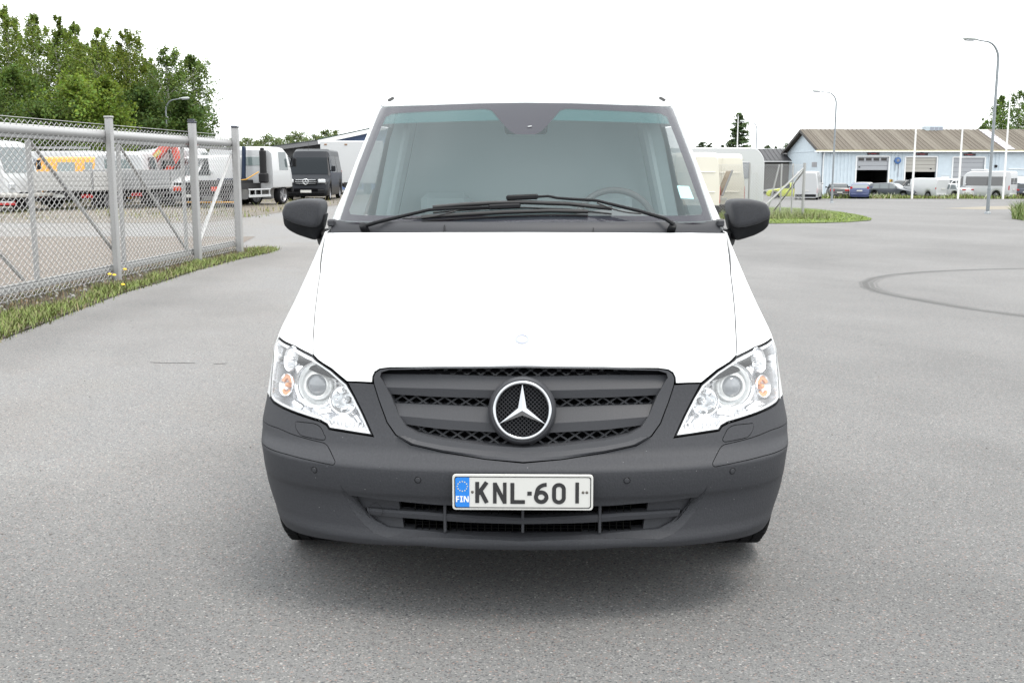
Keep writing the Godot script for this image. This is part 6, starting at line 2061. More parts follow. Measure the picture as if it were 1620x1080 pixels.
func tree(called: String, label: String, at: Vector3, h: float, r: float, shape: String, seed_: int, tone: Color, n: int, leaf: float, group := "") -> void:
	var g := RandomNumberGenerator.new()
	g.seed = seed_
	var t := thing(called, label, "bush" if called == "bush" else "tree", at, 0, group)
	var bark := mat("birch_bark", 0.42, 0.41, 0.38, 0.8) if shape == "birch" else mat("dark_bark", 0.06, 0.05, 0.04, 0.9)
	var m := MB.new()
	var trunk := []
	var wob := Vector3(g.randf_range(-0.3, 0.3), 0, g.randf_range(-0.3, 0.3))
	for k in 7:
		var u := k / 6.0
		trunk.append(Vector3(0, h * (0.84 if shape == "birch" else 0.93) * u, 0) + wob * sin(u * 5.0) * 0.6)
	m.tube(trunk, h * 0.011 + 0.04, 0.02, 7)
	var c := MB.new()
	c.tinted = true
	var limbs: int = {"birch": 34, "spruce": 60, "pine": 22, "bush": 26}[shape]
	var low: float = {"birch": 0.16, "spruce": 0.06, "pine": 0.3, "bush": 0.05}[shape]
	var per := maxi(1, n / limbs)
	for i in limbs:
		var u := low + (1.0 - low) * (i + g.randf()) / limbs
		var s := (u - low) / (1.0 - low)
		var reach := r
		var rise := 0.35
		match shape:
			"birch":
				reach = r * (0.10 + 1.15 * pow(sin(PI * pow(1.0 - s, 0.8)), 0.9)) * (1.0 - 0.62 * s) * g.randf_range(0.6, 1.25)
				rise = g.randf_range(0.45, 1.1)
			"spruce":
				reach = r * (1.02 - s) * g.randf_range(0.75, 1.1)
				rise = -0.15 + 0.35 * s
			"pine":
				reach = r * sqrt(maxf(0.02, 1.0 - pow(2.0 * s - 0.9, 2.0))) * g.randf_range(0.6, 1.15)
				rise = g.randf_range(0.0, 0.4)
			"bush":
				reach = r * sqrt(maxf(0.02, 1.0 - s * s)) * g.randf_range(0.7, 1.1)
				rise = g.randf_range(0.1, 0.6)
		var a := i * 2.39996 + g.randf_range(-0.4, 0.4)
		var base: Vector3 = Vector3(0, h * u * (0.86 if shape == "birch" else 0.97), 0)
		var dir := Vector3(cos(a), rise, sin(a))
		var tip := base + dir * reach
		if tip.y > h:
			tip.y = h - g.randf() * 0.4
		var mid := base.lerp(tip, 0.5) + Vector3(0, reach * 0.08, 0)
		m.tube([base, mid, tip], maxf(0.012, 0.02 * reach * 0.5 + 0.01), 0.006, 5, false)
		var clump := g.randf_range(0.72, 1.28)
		var twigs := 3 if shape == "spruce" else 7
		for k in twigs:
			var f := g.randf_range(0.25, 1.0)
			var o := base.lerp(mid, f * 2.0) if f < 0.5 else mid.lerp(tip, f * 2.0 - 1.0)
			var spread: float = {"birch": 0.34, "spruce": 0.16, "pine": 0.3, "bush": 0.30}[shape] * (reach + r * 0.3)
			var q := o + Vector3(g.randfn(0, 0.5), g.randfn(0, 0.4), g.randfn(0, 0.5)) * spread
			var shade := clump * g.randf_range(0.85, 1.15)
			if shape == "birch" and s > 0.45 and g.randf() < (s - 0.35) * 0.9:
				continue
			if shape == "birch":
				spread *= 1.0 - 0.35 * s
			for j in per / twigs:
				var d := Vector3(g.randfn(), g.randfn(), g.randfn()) * spread * 0.42
				match shape:
					"birch":
						d = Vector3(d.x * 0.75, d.y * 0.8 - absf(g.randfn()) * spread * 0.7, d.z * 0.75)
					"spruce":
						d = Vector3(d.x * 1.8, d.y * 0.45, d.z * 1.8)
					"pine":
						d = Vector3(d.x, d.y * 0.55, d.z)
				var p := q + d
				p.y = maxf(p.y, 0.1)
				var x := Vector3(g.randfn(), g.randfn() * 0.7, g.randfn()).normalized()
				var y := x.cross(Vector3(g.randfn(), g.randfn(), g.randfn())).normalized()
				var sz := leaf * g.randf_range(0.55, 1.25)
				var tn := shade * g.randf_range(0.75, 1.25)
				c.tint = Color(tone.r * tn * g.randf_range(0.85, 1.2), tone.g * tn, tone.b * tn * g.randf_range(0.8, 1.2))
				var nn := (x.cross(y) * 0.6 + (p - Vector3(0, h * 0.45, 0)).normalized()).normalized()
				if nn.y < -0.3:
					nn.y = -nn.y
				c.tri(p - x * sz, p + y * sz * 0.55, p + x * sz, nn, nn, nn)
				c.tri(p - x * sz, p + x * sz, p - y * sz * 0.55, nn, nn, nn)
	part("trunk", m, bark, t)
	var cr := part("crown", c, leaf_mat(), t)
	cr.set_meta("kind", "stuff")

func build_trees() -> void:
	var birch := Color(0.134, 0.189, 0.046)
	var list := [
		["tall birch at the left edge of the photo, highest of the row", Vector3(Vector3(-36.48, 13.79, -80.00)), 2.9, birch, 0],
		["birch with two thin tops, second from the left edge", Vector3(Vector3(-37.81, 14.64, -88.00)), 2.5, birch * 0.9, 0],
		["birch with a narrow top, third from the left", Vector3(Vector3(-34.40, 13.76, -84.00)), 2.1, birch, 0],
		["slim birch with the pointed top, fourth from the left", Vector3(Vector3(-34.80, 14.25, -88.00)), 1.7, birch * 0.95, 0],
		["pale crowned birch above the bright maple bush", Vector3(Vector3(-30.65, 12.66, -82.00)), 2.3, Color(0.156, 0.214, 0.055), 0],
		["birch with dense hanging twigs and a visible pale trunk", Vector3(Vector3(-27.82, 12.30, -80.00)), 2.3, Color(0.140, 0.189, 0.041), 0],
		["lower round birch behind the curved street lamp", Vector3(Vector3(-26.25, 11.08, -84.00)), 2.7, Color(0.121, 0.181, 0.055), 0],
		["rightmost birch of the row, loose twigs against the sky", Vector3(Vector3(-24.92, 11.03, -86.00)), 2.2, Color(0.118, 0.176, 0.055), 0],
		["darker birch behind the gap left of the lamp", Vector3(Vector3(-30.56, 11.44, -92.00)), 2.3, birch * 0.8, 0],
		["birch standing back behind the first two birches", Vector3(Vector3(-41.80, 13.73, -94.00)), 2.8, birch * 0.85, 0],
		["birch standing back in the middle of the row", Vector3(Vector3(-37.17, 13.20, -96.00)), 2.8, birch * 0.8, 0],
		["birch standing back behind the maple bush", Vector3(Vector3(-34.41, 12.03, -95.00)), 2.8, birch * 0.8, 0]]
	var k := 0
	for l in list:
		var top: Vector3 = l[1]
		tree("birch_tree", l[0], Vector3(top.x, 0, top.z), top.y * 1.07, l[2] * 1.12, "birch", 100 + k, l[3], 17000, 0.105, "birches behind the yard")
		k += 1
	for l in [
		["bright green maple bush before the birches, the widest", Vector3(Vector3(-28.56, 7.39, -72.00)), 2.6, Color(0.161, 0.236, 0.050), 0.12],
		["bright green maple bush's right neighbour, a little lower", Vector3(Vector3(-27.35, 7.63, -74.00)), 2.0, Color(0.151, 0.220, 0.046), 0.12],
		["dark bush under the first birches at the left edge", Vector3(Vector3(-33.47, 8.05, -74.00)), 3.0, Color(0.092, 0.143, 0.041), 0.12],
		["dark bush behind the red crane", Vector3(Vector3(-26.20, 7.10, -78.00)), 2.4, Color(0.077, 0.126, 0.039), 0.12],
		["dark bush behind the middle pair of gate posts", Vector3(Vector3(-23.90, 6.79, -80.00)), 2.0, Color(0.077, 0.126, 0.039), 0.12],
		["low bush behind the yellow van", Vector3(Vector3(-29.81, 5.53, -70.00)), 3.0, Color(0.092, 0.143, 0.041), 0.12]]:
		var top: Vector3 = l[1]
		tree("bush", l[0], Vector3(top.x, 0, top.z), top.y, l[2], "bush", 200 + k, l[3], 9000, l[4], "bushes below the birches")
		k += 1
	# far pines over the parked lorries
	var far := [[330, 226, 0], [352, 222, 1], [372, 226, 0], [392, 222, 0], [408, 224, 1], [424, 218, 0], [440, 222, 1], [456, 219, 0], [470, 212, 0], [484, 221, 1], [500, 217, 0], [514, 208, 1], [530, 208, 1]]
	var at_ := [Vector3(Vector3(-45.83, 5.38, -165.00)), Vector3(Vector3(-45.56, 5.94, -172.00)), Vector3(Vector3(-40.55, 5.26, -160.00)), Vector3(Vector3(-39.89, 5.76, -165.00)), Vector3(Vector3(-40.00, 5.74, -172.00)), Vector3(Vector3(-35.71, 5.99, -160.00)), Vector3(Vector3(-36.38, 5.89, -170.00)), Vector3(Vector3(-33.78, 6.04, -165.00)), Vector3(Vector3(-31.44, 6.54, -160.00)), Vector3(Vector3(-32.43, 6.04, -172.00)), Vector3(Vector3(-29.57, 6.23, -165.00)), Vector3(Vector3(-27.36, 6.90, -160.00)), Vector3(Vector3(-27.17, 7.17, -168.00))]
	var words := ["just right of the lamp", "left of the end gate posts", "behind the end gate posts", "over the lorry cab's left end", "over the middle of the lorry cab", "over the lorry's hook arm", "over the white van's roof", "left of the tallest far pine", "tallest of the far row", "right of the tallest far pine", "over the grey hall roof", "over the grey hall's ridge", "over the blue hall's eaves"]
	for i in at_.size():
		var top: Vector3 = at_[i]
		tree("pine_tree", "far pine " + words[i], Vector3(top.x, 0, top.z), top.y * 1.03, 2.9 if far[i][2] == 0 else 2.3, "bush", 300 + i, Color(0.129, 0.170, 0.082), 2600, 0.16, "far pines on the left skyline")
	var sp := Vector3(Vector3(29.11, 8.67, -140.00))
	tree("spruce_tree", "spruce behind the motorhome, alone against the sky", Vector3(sp.x, -1.6, sp.z), sp.y + 1.6, 3.6, "spruce", 401, Color(0.092, 0.137, 0.068), 12000, 0.16)
	var right := [Vector3(Vector3(66.91, 13.48, -150.00)), Vector3(Vector3(67.59, 13.82, -146.00)), Vector3(Vector3(66.68, 9.83, -154.00)), Vector3(Vector3(71.71, 14.82, -150.00))]
	var rw := ["loose pale birch right of the nearest lamp", "dense bright birch at the right edge", "small birch sprig left of the nearest lamp's post", "birch beyond the right edge of the roof"]
	for i in 4:
		var top: Vector3 = right[i]
		tree("birch_tree", rw[i], Vector3(top.x, -1.6, top.z), top.y + 1.6, [2.8, 3.0, 1.8, 3.0][i], "birch", 410 + i, Color(0.113, 0.181, 0.051), 9000, 0.15, "birches behind the workshop")
	var low := [Vector3(Vector3(44.43, 5.65, -190.00)), Vector3(Vector3(45.97, 5.44, -190.00)), Vector3(Vector3(49.20, 5.99, -195.00)), Vector3(Vector3(33.08, 6.41, -190.00)), Vector3(Vector3(35.43, 6.21, -195.00)), Vector3(Vector3(36.61, 5.87, -190.00))]
	var lw := ["far dark pine just right of the motorhome", "far dark pine over the shed roof", "far dark pine left of the workshop gable", "far dark pine beside the van's right pillar", "far pine left of the small far lamp", "far pine under the small far lamp"]
	for i in 6:
		tree("pine_tree", lw[i], Vector3(low[i].x, -1.6, low[i].z), low[i].y + 1.6, [1.8, 1.3, 2.2, 1.5, 1.2, 1.0][i], "pine", 430 + i, Color(0.080, 0.110, 0.068), 2200, 0.17, "far pines on the right skyline")

# ---------------------------------------------------------------- parked vehicles: a body lofted along its side profile
const PROFILES := {
	"hatch": [[0.0, 0.36], [0.015, 0.46], [0.05, 0.53], [0.22, 0.63], [0.27, 0.66], [0.44, 0.95], [0.52, 0.995], [0.62, 1.0], [0.80, 0.965], [0.86, 0.92], [0.965, 0.66], [0.985, 0.58], [1.0, 0.40]],
	"wagon": [[0.0, 0.36], [0.015, 0.46], [0.05, 0.53], [0.24, 0.63], [0.29, 0.66], [0.43, 0.95], [0.50, 0.995], [0.62, 1.0], [0.84, 0.965], [0.90, 0.92], [0.975, 0.66], [0.99, 0.58], [1.0, 0.40]],
	"sedan": [[0.0, 0.38], [0.015, 0.48], [0.05, 0.55], [0.25, 0.64], [0.29, 0.67], [0.43, 0.95], [0.50, 0.99], [0.58, 1.0], [0.68, 0.96], [0.84, 0.74], [0.96, 0.70], [0.985, 0.62], [1.0, 0.42]],
	"suv": [[0.0, 0.38], [0.015, 0.50], [0.05, 0.56], [0.22, 0.63], [0.26, 0.66], [0.39, 0.95], [0.46, 0.99], [0.6, 1.0], [0.86, 0.97], [0.91, 0.92], [0.975, 0.66], [0.99, 0.58], [1.0, 0.40]],
	"van": [[0.0, 0.28], [0.01, 0.40], [0.04, 0.48], [0.16, 0.57], [0.19, 0.60], [0.32, 0.94], [0.37, 0.985], [0.45, 1.0], [0.96, 0.995], [0.985, 0.97], [1.0, 0.92]],
	"tall_van": [[0.0, 0.24], [0.01, 0.33], [0.035, 0.385], [0.13, 0.46], [0.165, 0.49], [0.265, 0.80], [0.29, 0.86], [0.33, 0.95], [0.40, 1.0], [0.97, 0.995], [0.988, 0.975], [1.0, 0.93]],
	"cab": [[0.0, 0.30], [0.02, 0.42], [0.06, 0.52], [0.28, 0.92], [0.36, 0.985], [0.5, 1.0], [0.94, 0.995], [0.98, 0.97], [1.0, 0.93]],
}

func prof_y(p: Array, t: float) -> float:
	for i in p.size() - 1:
		if t <= p[i + 1][0]:
			return lerpf(p[i][1], p[i + 1][1], clampf((t - p[i][0]) / (p[i + 1][0] - p[i][0]), 0, 1))
	return p[p.size() - 1][1]

# s: kind, L, W, H, belt (0..1 of H), paint; sill, wheels [t, t], r, glass ranges; lift raises it onto a chassis
func car(called: String, label: String, category: String, at: Vector3, turn: float, s: Dictionary, group := "") -> Node3D:
	var root := thing(called, label, category, at, turn, group)
	var L: float = s.L
	var W: float = s.W
	var H: float = s.H
	var P: Array = PROFILES[s.kind]
	var belt: float = s.get("belt", 0.62) * H
	var tum: float = s.get("tumble", 0.16)
	var sill: float = s.get("sill", 0.20)
	var r: float = s.get("r", 0.32)
	var ws: Array = s.get("wheels", [0.18, 0.80])
	var lift: float = s.get("lift", 0.0)
	var pm: Material = s.paint
	var gm := mat("car_glass", 0.020, 0.025, 0.028, 0.06, 0.0, 0.42)
	if s.has("glass"):
		gm = s.glass
	var blackm: Material = mats["black_plastic"]
	var hw := func(t: float) -> float:
		return W / 2 * (1.0 - 0.11 * pow(maxf(0.0, 1.0 - t / 0.10), 2.0) - 0.07 * pow(maxf(0.0, 1.0 - (1.0 - t) / 0.08), 2.0))
	var sx := func(t: float, y: float) -> float:
		return hw.call(t) - (tum * (y - belt) / (H - belt) if y > belt else 0.0)
	var place := func(x: float, y: float, t: float) -> Vector3: return Vector3(x, y + lift, L / 2 - t * L)
	var ts := []
	var n := int(L / 0.075)
	for k in n + 1:
		ts.append(float(k) / n)
	for q in P:
		ts.append(clampf(q[0] + 0.001, 0.0, 1.0))
	ts.sort()
	var rows := []
	for t in ts:
		var yt: float = prof_y(P, t) * H
		var yb := sill + 0.10 * pow(maxf(0.0, 1.0 - t / 0.04), 2.0)
		for wt in (ws if lift == 0.0 else []):
			var dz: float = absf(t - wt) * L
			if dz < r + 0.07:
				yb = maxf(yb, r + sqrt(pow(r + 0.07, 2.0) - dz * dz))
		yb = minf(yb, yt - 0.12)
		var bl := clampf(minf(belt, yt - 0.07), yb + 0.03, 99.0)
		var ring := []
		var half := [[0.80 * hw.call(t), yb], [hw.call(t) * 0.985, minf(yb + 0.05, bl)], [hw.call(t), lerpf(yb, bl, 0.55)], [sx.call(t, bl), bl]]
		var y2 := maxf(bl, yt - 0.11)
		half.append([sx.call(t, lerpf(bl, y2, 0.5)), lerpf(bl, y2, 0.5)])
		half.append([sx.call(t, y2), y2])
		half.append([sx.call(t, y2) - 0.045, maxf(y2, yt - 0.035)])
		half.append([sx.call(t, y2) - 0.14, yt - 0.008])
		half.append([sx.call(t, y2) * 0.45, yt])
		for k in half:
			ring.append(place.call(k[0], k[1], t))
		for k in range(half.size() - 1, -1, -1):
			ring.append(place.call(-half[k][0], half[k][1], t))
		rows.append(ring)
	var m := MB.new()
	m.loft(rows, true, true, true)
	var body := part("body", m, pm, root)
	# windscreen and rear window lie on the profile
	for wr in [["windscreen", s.get("screen", [0.285, 0.425])], ["rear_window", s.get("rear", [])]]:
		if wr[1].size() == 2:
			m = MB.new()
			var lines := []
			for k in 7:
				var t := lerpf(wr[1][0], wr[1][1], k / 6.0)
				var y: float = prof_y(P, t) * H
				var row := []
				var xx: float = sx.call(t, y - 0.11) - 0.11
				for j in 7:
					row.append(place.call(lerpf(-xx, xx, j / 6.0), y + 0.012 - 0.006 * absf(j / 3.0 - 1.0), t) + Vector3(0, 0, 0.006 if wr[0] == "windscreen" else -0.006))
				lines.append(row)
			m.loft(lines, false, false, false, place.call(0, 0.3, 0.5))
			part(wr[0], m, gm, root)
	# side windows: [t0, t1, t0 at top, t1 at top]
	var wy0: float = s.get("win0", belt / H + 0.015) * H
	var wy1: float = s.get("win1", 0.93) * H
	for w in s.get("wins", []):
		for sg in [-1.0, 1.0]:
			if w.size() > 4 and w[4] != sg:
				continue
			m = MB.new()
			var lines := []
			for k in 4:
				var y := lerpf(wy0, wy1, k / 3.0)
				var row := []
				for j in 5:
					var t: float = lerpf(lerpf(w[0], w[1], j / 4.0), lerpf(w[2], w[3], j / 4.0), k / 3.0)
					row.append(place.call(sg * (sx.call(t, y) + 0.006), y, t))
				lines.append(row)
			m.loft(lines, false, false, false, place.call(0, wy0, 0.5))
			part("side_window", m, gm, root)
	# bumpers, grille, lamps, plates
	var bm: Material = s.get("bumper", blackm)
	if s.get("front", true):
		m = MB.new()
		m.box(place.call(0, sill + 0.22, 0.002), Vector3(W * 0.86, 0.22, 0.10), Basis(), 0.04)
		part("front_bumper", m, bm, root)
		m = MB.new()
		var gy: float = s.get("grille_y", 0.33) * H
		m.box(place.call(0, gy, 0.0) + Vector3(0, 0, 0.02), Vector3(W * s.get("grille_w", 0.45), H * s.get("grille_h", 0.07), 0.06), Basis(), 0.02)
		part("grille", m, blackm, root)
		for sg in [-1.0, 1.0]:
			m = MB.new()
			m.box(place.call(sg * W * 0.36, gy + 0.01 * H, 0.012) + Vector3(0, 0, 0.02), Vector3(W * 0.17, H * 0.07, 0.10), Basis(Vector3(0, 1, 0), sg * 0.35), 0.03)
			part("headlight", m, mat("far_headlight", 0.5, 0.52, 0.54, 0.12, 0.3), root)
		m = MB.new()
		m.box(place.call(0, sill + 0.24, 0.0) + Vector3(0, 0, 0.065), Vector3(0.5, 0.12, 0.02), Basis(), 0.003)
		part("number_plate", m, mats["plate_white"], root)
	m = MB.new()
	m.box(place.call(0, sill + 0.20, 0.998), Vector3(W * 0.88, 0.24, 0.10), Basis(), 0.04)
	part("rear_bumper", m, bm, root)
	var ly: float = s.get("lamp_y", 0.55) * H
	for sg in [-1.0, 1.0]:
		m = MB.new()
		m.box(place.call(sg * (hw.call(0.97) - s.get("lamp_w", 0.30) / 2.0 - 0.01), ly, 0.985) + Vector3(0, 0, s.get("lamp_z", 0.0)), Vector3(s.get("lamp_w", 0.30), s.get("lamp_h", 0.15), 0.12), Basis(), 0.02)
		part("tail_light", m, mat("tail_red", 0.36, 0.018, 0.02, 0.15), root)
	m = MB.new()
	m.box(place.call(0, s.get("plate_y", 0.42) * H, 1.0) + Vector3(0, 0, -0.02 + s.get("plate_z", 0.0)), Vector3(0.5, 0.12, 0.04), Basis(), 0.003)
	part("number_plate", m, mats["plate_white"], root)
	if s.has("backs"):                                # glass in upright rear doors
		for sg in [-1.0, 1.0]:
			m = MB.new()
			m.box(place.call(sg * W * 0.21, s.backs * H, 1.0) + Vector3(0, 0, -0.008), Vector3(W * 0.34, H * 0.22, 0.03), Basis(), 0.02)
			part("rear_window", m, gm, root)
	for sg in [-1.0, 1.0]:
		m = MB.new()
		var mt: float = s.get("mirror_t", 0.33)
		var my: float = wy0 + 0.06
		m.box(place.call(sg * (W / 2 + 0.10), my + s.get("mirror_h", 0.14) / 2.0, mt), Vector3(0.2, s.get("mirror_h", 0.14), 0.10), Basis(), 0.03)
		m.box(place.call(sg * (W / 2), my + 0.03, mt), Vector3(0.12, 0.04, 0.06))
		part("mirror", m, s.get("mirror", pm), root)
	# wheels
	for wt in ws:
		for sg in [-1.0, 1.0]:
			wheel(root, Vector3(sg * (W / 2 - 0.115), r, L / 2 - wt * L), sg, r, s.get("rim_r", r * 0.66))
	m = MB.new()
	m.box(Vector3(0, sill + lift + 0.1, 0), Vector3(W * 0.72, 0.16, L * 0.9))
	part("underbody", m, mats["dark_lining"], root)
	return root

func wheel(root: Node3D, c: Vector3, sg: float, r: float, rim: float, wide := 0.20) -> void:
	var b := Basis(Vector3(0, 1, 0), PI / 2 * sg)
	var m := MB.new()
	var h := wide / 2
	m.lathe(c, b, [Vector2(rim, h * 0.85), Vector2(r * 0.88, h), Vector2(r * 0.97, h * 0.85), Vector2(r, h * 0.4), Vector2(r, -h * 0.4), Vector2(r * 0.96, -h), Vector2(0, -h)].map(func(q): return Vector2(q.x, q.y)), 22)
	var w := part("wheel", m, mats["tyre_rubber"], root)
	m = MB.new()
	m.lathe(c, b, [Vector2(0.0, h * 0.62), Vector2(rim * 0.25, h * 0.6), Vector2(rim * 0.35, h * 0.3), Vector2(rim * 0.85, h * 0.25), Vector2(rim, h * 0.86), Vector2(rim * 1.04, h * 0.9)], 18)
	for k in 5:
		var a := TAU * k / 5
		m.box(c + b * Vector3(cos(a) * rim * 0.55, sin(a) * rim * 0.55, h * 0.5), Vector3(rim * 0.75, rim * 0.24, h * 0.3), b * Basis(Vector3(0, 0, 1), a))
	part("rim", m, mat("alloy_rim", 0.22, 0.22, 0.23, 0.4, 0.5), w)

const VAN_WINS := [[0.21, 0.335, 0.30, 0.335]]

func build_left_vehicles() -> void:
	var white := paint("van_white", 0.44, 0.45, 0.46)
	var black := mat("van_black", 0.016, 0.018, 0.022, 0.35, 0.0, 0.25)
	var grey := mat("chassis_black", 0.014, 0.014, 0.015, 0.7)
	var m: MB
	# black van with the star grille
	var bv := car("black_van", "black van with chrome barred grille, facing the camera behind the left mirror", "van", on(-9.65, -53.20), 2, {"kind": "tall_van", "L": 5.9, "W": 2.02, "H": 2.42, "belt": 0.52, "tumble": 0.20, "paint": black, "r": 0.35, "wheels": [0.17, 0.79], "screen": [0.17, 0.275], "wins": [[0.185, 0.30, 0.27, 0.30], [0.32, 0.62, 0.32, 0.62], [0.64, 0.93, 0.64, 0.93]], "win1": 0.86, "grille_y": 0.365, "grille_w": 0.52, "grille_h": 0.10, "mirror_t": 0.235, "mirror_h": 0.26, "glass": mat("dark_van_glass", 0.012, 0.015, 0.018, 0.12, 0.0, 0.24)})
	for k in 3:
		m = MB.new()
		m.box(Vector3(0, 0.80 + k * 0.085, 2.99), Vector3(0.98 - absf(k - 1.0) * 0.05, 0.022, 0.05), Basis(), 0.006)
		part("grille_bar", m, mats["chrome"], bv)
	m = MB.new()
	var ring := []
	for k in 9:
		ring.append(Vector2(0.125 + 0.014 * cos(TAU * k / 8), 0.014 * sin(TAU * k / 8)))
	m.lathe(Vector3(0, 0.885, 3.03), Basis(), ring, 24)
	for k in 3:
		var a := PI / 2 + TAU * k / 3
		m.slab(Vector3(0, 0.885, 3.02), Basis(), PackedVector2Array([Vector2(cos(a), sin(a)) * 0.12, Vector2(cos(a + 1.05), sin(a + 1.05)) * 0.025, Vector2(cos(a - 1.05), sin(a - 1.05)) * 0.025]), 0.0, 0.02)
	part("star_badge", m, mats["chrome"], bv)
	m = MB.new()
	m.box(Vector3(0, 0.50, 2.99), Vector3(1.1, 0.14, 0.05), Basis(), 0.02)
	part("lower_intake", m, mats["dark_lining"], bv)
	m = MB.new()
	m.tube([Vector3(-0.1, 2.35, 1.2), Vector3(-0.1, 2.75, 1.05)], 0.008, 0.004, 5)
	part("aerial", m, grey, bv)

	hook_lorry(white, grey)
	car("tall_white_van", "tall white van whose roof shows above the hook lorry's cab", "van", on(-13.46, -58.00), 62, {"kind": "tall_van", "L": 5.6, "W": 2.0, "H": 2.62, "belt": 0.52, "tumble": 0.18, "paint": white, "screen": [0.17, 0.275], "wins": [[0.185, 0.30, 0.27, 0.30]], "win1": 0.82})
	# white box lorry behind the black van
	var bx := thing("box_lorry", "white box lorry with its upper edge above the black van", "lorry", on(-9.77, -66.00), 10)
	m = MB.new()
	m.box(Vector3(0, 1.85, 0), Vector3(3.6, 2.45, 6.0), Basis(), 0.05)
	part("box", m, white, bx)
	m = MB.new()
	for x in [-1.5, -0.35, 1.2]:
		m.box(Vector3(x, 2.86, 3.01), Vector3(0.16, 0.09, 0.03), Basis(), 0.01)
	part("marker_light", m, mat("marker_amber", 0.22, 0.13, 0.08, 0.3), bx)
	m = MB.new()
	m.box(Vector3(0, 0.55, 0), Vector3(1.0, 0.3, 6.6))
	part("chassis", m, grey, bx)
	for z in [-2.0, 2.0]:
		for sg in [-1.0, 1.0]:
			wheel(bx, Vector3(sg * 0.95, 0.42, z), sg, 0.42, 0.26, 0.26)
	# white van beside the end of the gate
	var wv := car("white_van", "white van with dark windscreen seen between the two pairs of gate posts", "van", on(-12.26, -44.50), -38, {"kind": "van", "L": 4.9, "W": 1.9, "H": 2.02, "belt": 0.58, "paint": white, "screen": [0.185, 0.315], "wins": VAN_WINS, "grille_w": 0.62, "grille_h": 0.09})
	m = MB.new()
	m.box(Vector3(0.1, 0.78, 2.56), Vector3(0.42, 0.14, 0.03), Basis(), 0.005)
	part("green_plate", m, mat("plate_green", 0.08, 0.35, 0.26, 0.4), wv)
	# yellow barrier bar in front of it
	var bar := thing("barrier_bar", "long yellow bar lying level in front of the white van", "barrier", on(-11.40, -41.00), 0)
	m = MB.new()
	m.box(Vector3(0, 0.22, 0), Vector3(2.0, 0.05, 0.05), Basis(), 0.01)
	part("bar", m, mat("barrier_yellow", 0.62, 0.32, 0.03, 0.5), bar)
	m = MB.new()
	for x in [-0.95, 0.95]:
		m.box(Vector3(x, 0.10, 0), Vector3(0.07, 0.22, 0.07), Basis(), 0.01)
	part("foot", m, grey, bar)
	# dropside lorries
	var dl := dropside("white_dropside_lorry", "white dropside lorry with its tail towards the gate, red tail lamps", on(-15.90, -41.00), 172, mat("dropside_white", 0.36, 0.355, 0.345, 0.5), 4.2, 2.45, 0.80, 0.58)
	cab_on(dl, white, 3.0, 0.0, 2.15)
	var dg := dropside("grey_dropside_lorry", "grey dropside lorry with the folded red loading crane", on(-14.48, -42.60), 168, mat("dropside_grey", 0.27, 0.275, 0.28, 0.5, 0.2), 4.2, 2.35, 0.82, 0.62)
	cab_on(dg, white, 3.3, 0.0, 2.35)
	crane(dg)
	# yellow crew van
	car("yellow_van", "yellow van standing behind the white dropside lorry", "van", on(-18.22, -47.00), 96, {"kind": "van", "L": 4.0, "W": 1.85, "H": 1.98, "belt": 0.60, "paint": paint("van_yellow", 0.66, 0.30, 0.02), "screen": [0.185, 0.315], "wins": [[0.22, 0.36, 0.31, 0.36], [0.42, 0.50, 0.42, 0.50], [0.60, 0.78, 0.60, 0.78]], "win1": 0.88, "glass": mat("pale_van_glass", 0.16, 0.20, 0.20, 0.06, 0.0, 0.8)})
	# white vans behind
	var rv := car("white_rack_van", "tall white van with a ladder rack behind the yellow van", "van", on(-21.88, -56.00), 84, {"kind": "tall_van", "L": 5.4, "W": 1.98, "H": 2.38, "belt": 0.52, "paint": white, "screen": [0.17, 0.275], "wins": [[0.185, 0.30, 0.27, 0.30]], "win1": 0.82})
	m = MB.new()
	for k in 3:
		m.box(Vector3(0, 2.52, -2.3 + k * 0.9), Vector3(1.5, 0.05, 0.06))
	for sg in [-0.7, 0.7]:
		m.box(Vector3(sg, 2.55, -1.4), Vector3(0.05, 0.09, 2.6))
	part("roof_rack", m, mat("rack_steel", 0.3, 0.3, 0.31, 0.4, 0.5), rv)
	car("white_estate_van", "plain white van behind the netting, left of the red crane", "van", on(-19.34, -54.00), 75, {"kind": "van", "L": 5.0, "W": 1.95, "H": 2.25, "belt": 0.56, "paint": white, "screen": [0.185, 0.315], "wins": VAN_WINS})
	car("white_crew_van", "white van behind the red crane's arms", "van", on(-16.50, -52.00), 30, {"kind": "tall_van", "L": 5.2, "W": 1.98, "H": 2.40, "belt": 0.52, "paint": white, "screen": [0.17, 0.275], "wins": [[0.185, 0.30, 0.27, 0.30]], "win1": 0.82})
	car("dark_people_carrier", "dark grey people carrier between the white lorry cab and the yellow van", "car", on(-21.88, -50.00), 70, {"kind": "van", "L": 4.9, "W": 1.9, "H": 1.95, "belt": 0.56, "paint": paint("dark_grey_paint", 0.05, 0.06, 0.075), "screen": [0.185, 0.315], "wins": [[0.22, 0.36, 0.31, 0.36], [0.39, 0.62, 0.39, 0.62], [0.65, 0.9, 0.65, 0.88]], "win1": 0.88})
	car("black_estate", "black van half hidden behind the yellow van's left end", "van", on(-24.96, -58.00), 95, {"kind": "van", "L": 4.8, "W": 1.9, "H": 2.1, "belt": 0.56, "paint": black, "screen": [0.185, 0.315], "wins": [[0.22, 0.36, 0.31, 0.36], [0.39, 0.62, 0.39, 0.62]], "win1": 0.88})
	# recovery lorry at the left edge
	var rl := thing("recovery_lorry", "white lorry cab with a low flat deck at the left edge of the photo", "lorry", on(-19.70, -40.00), 78)
	cab_on(rl, white, 1.1, 0.0, 2.5)
	m = MB.new()
	m.box(Vector3(0, 0.78, -1.6), Vector3(2.2, 0.16, 4.6), Basis(), 0.02)
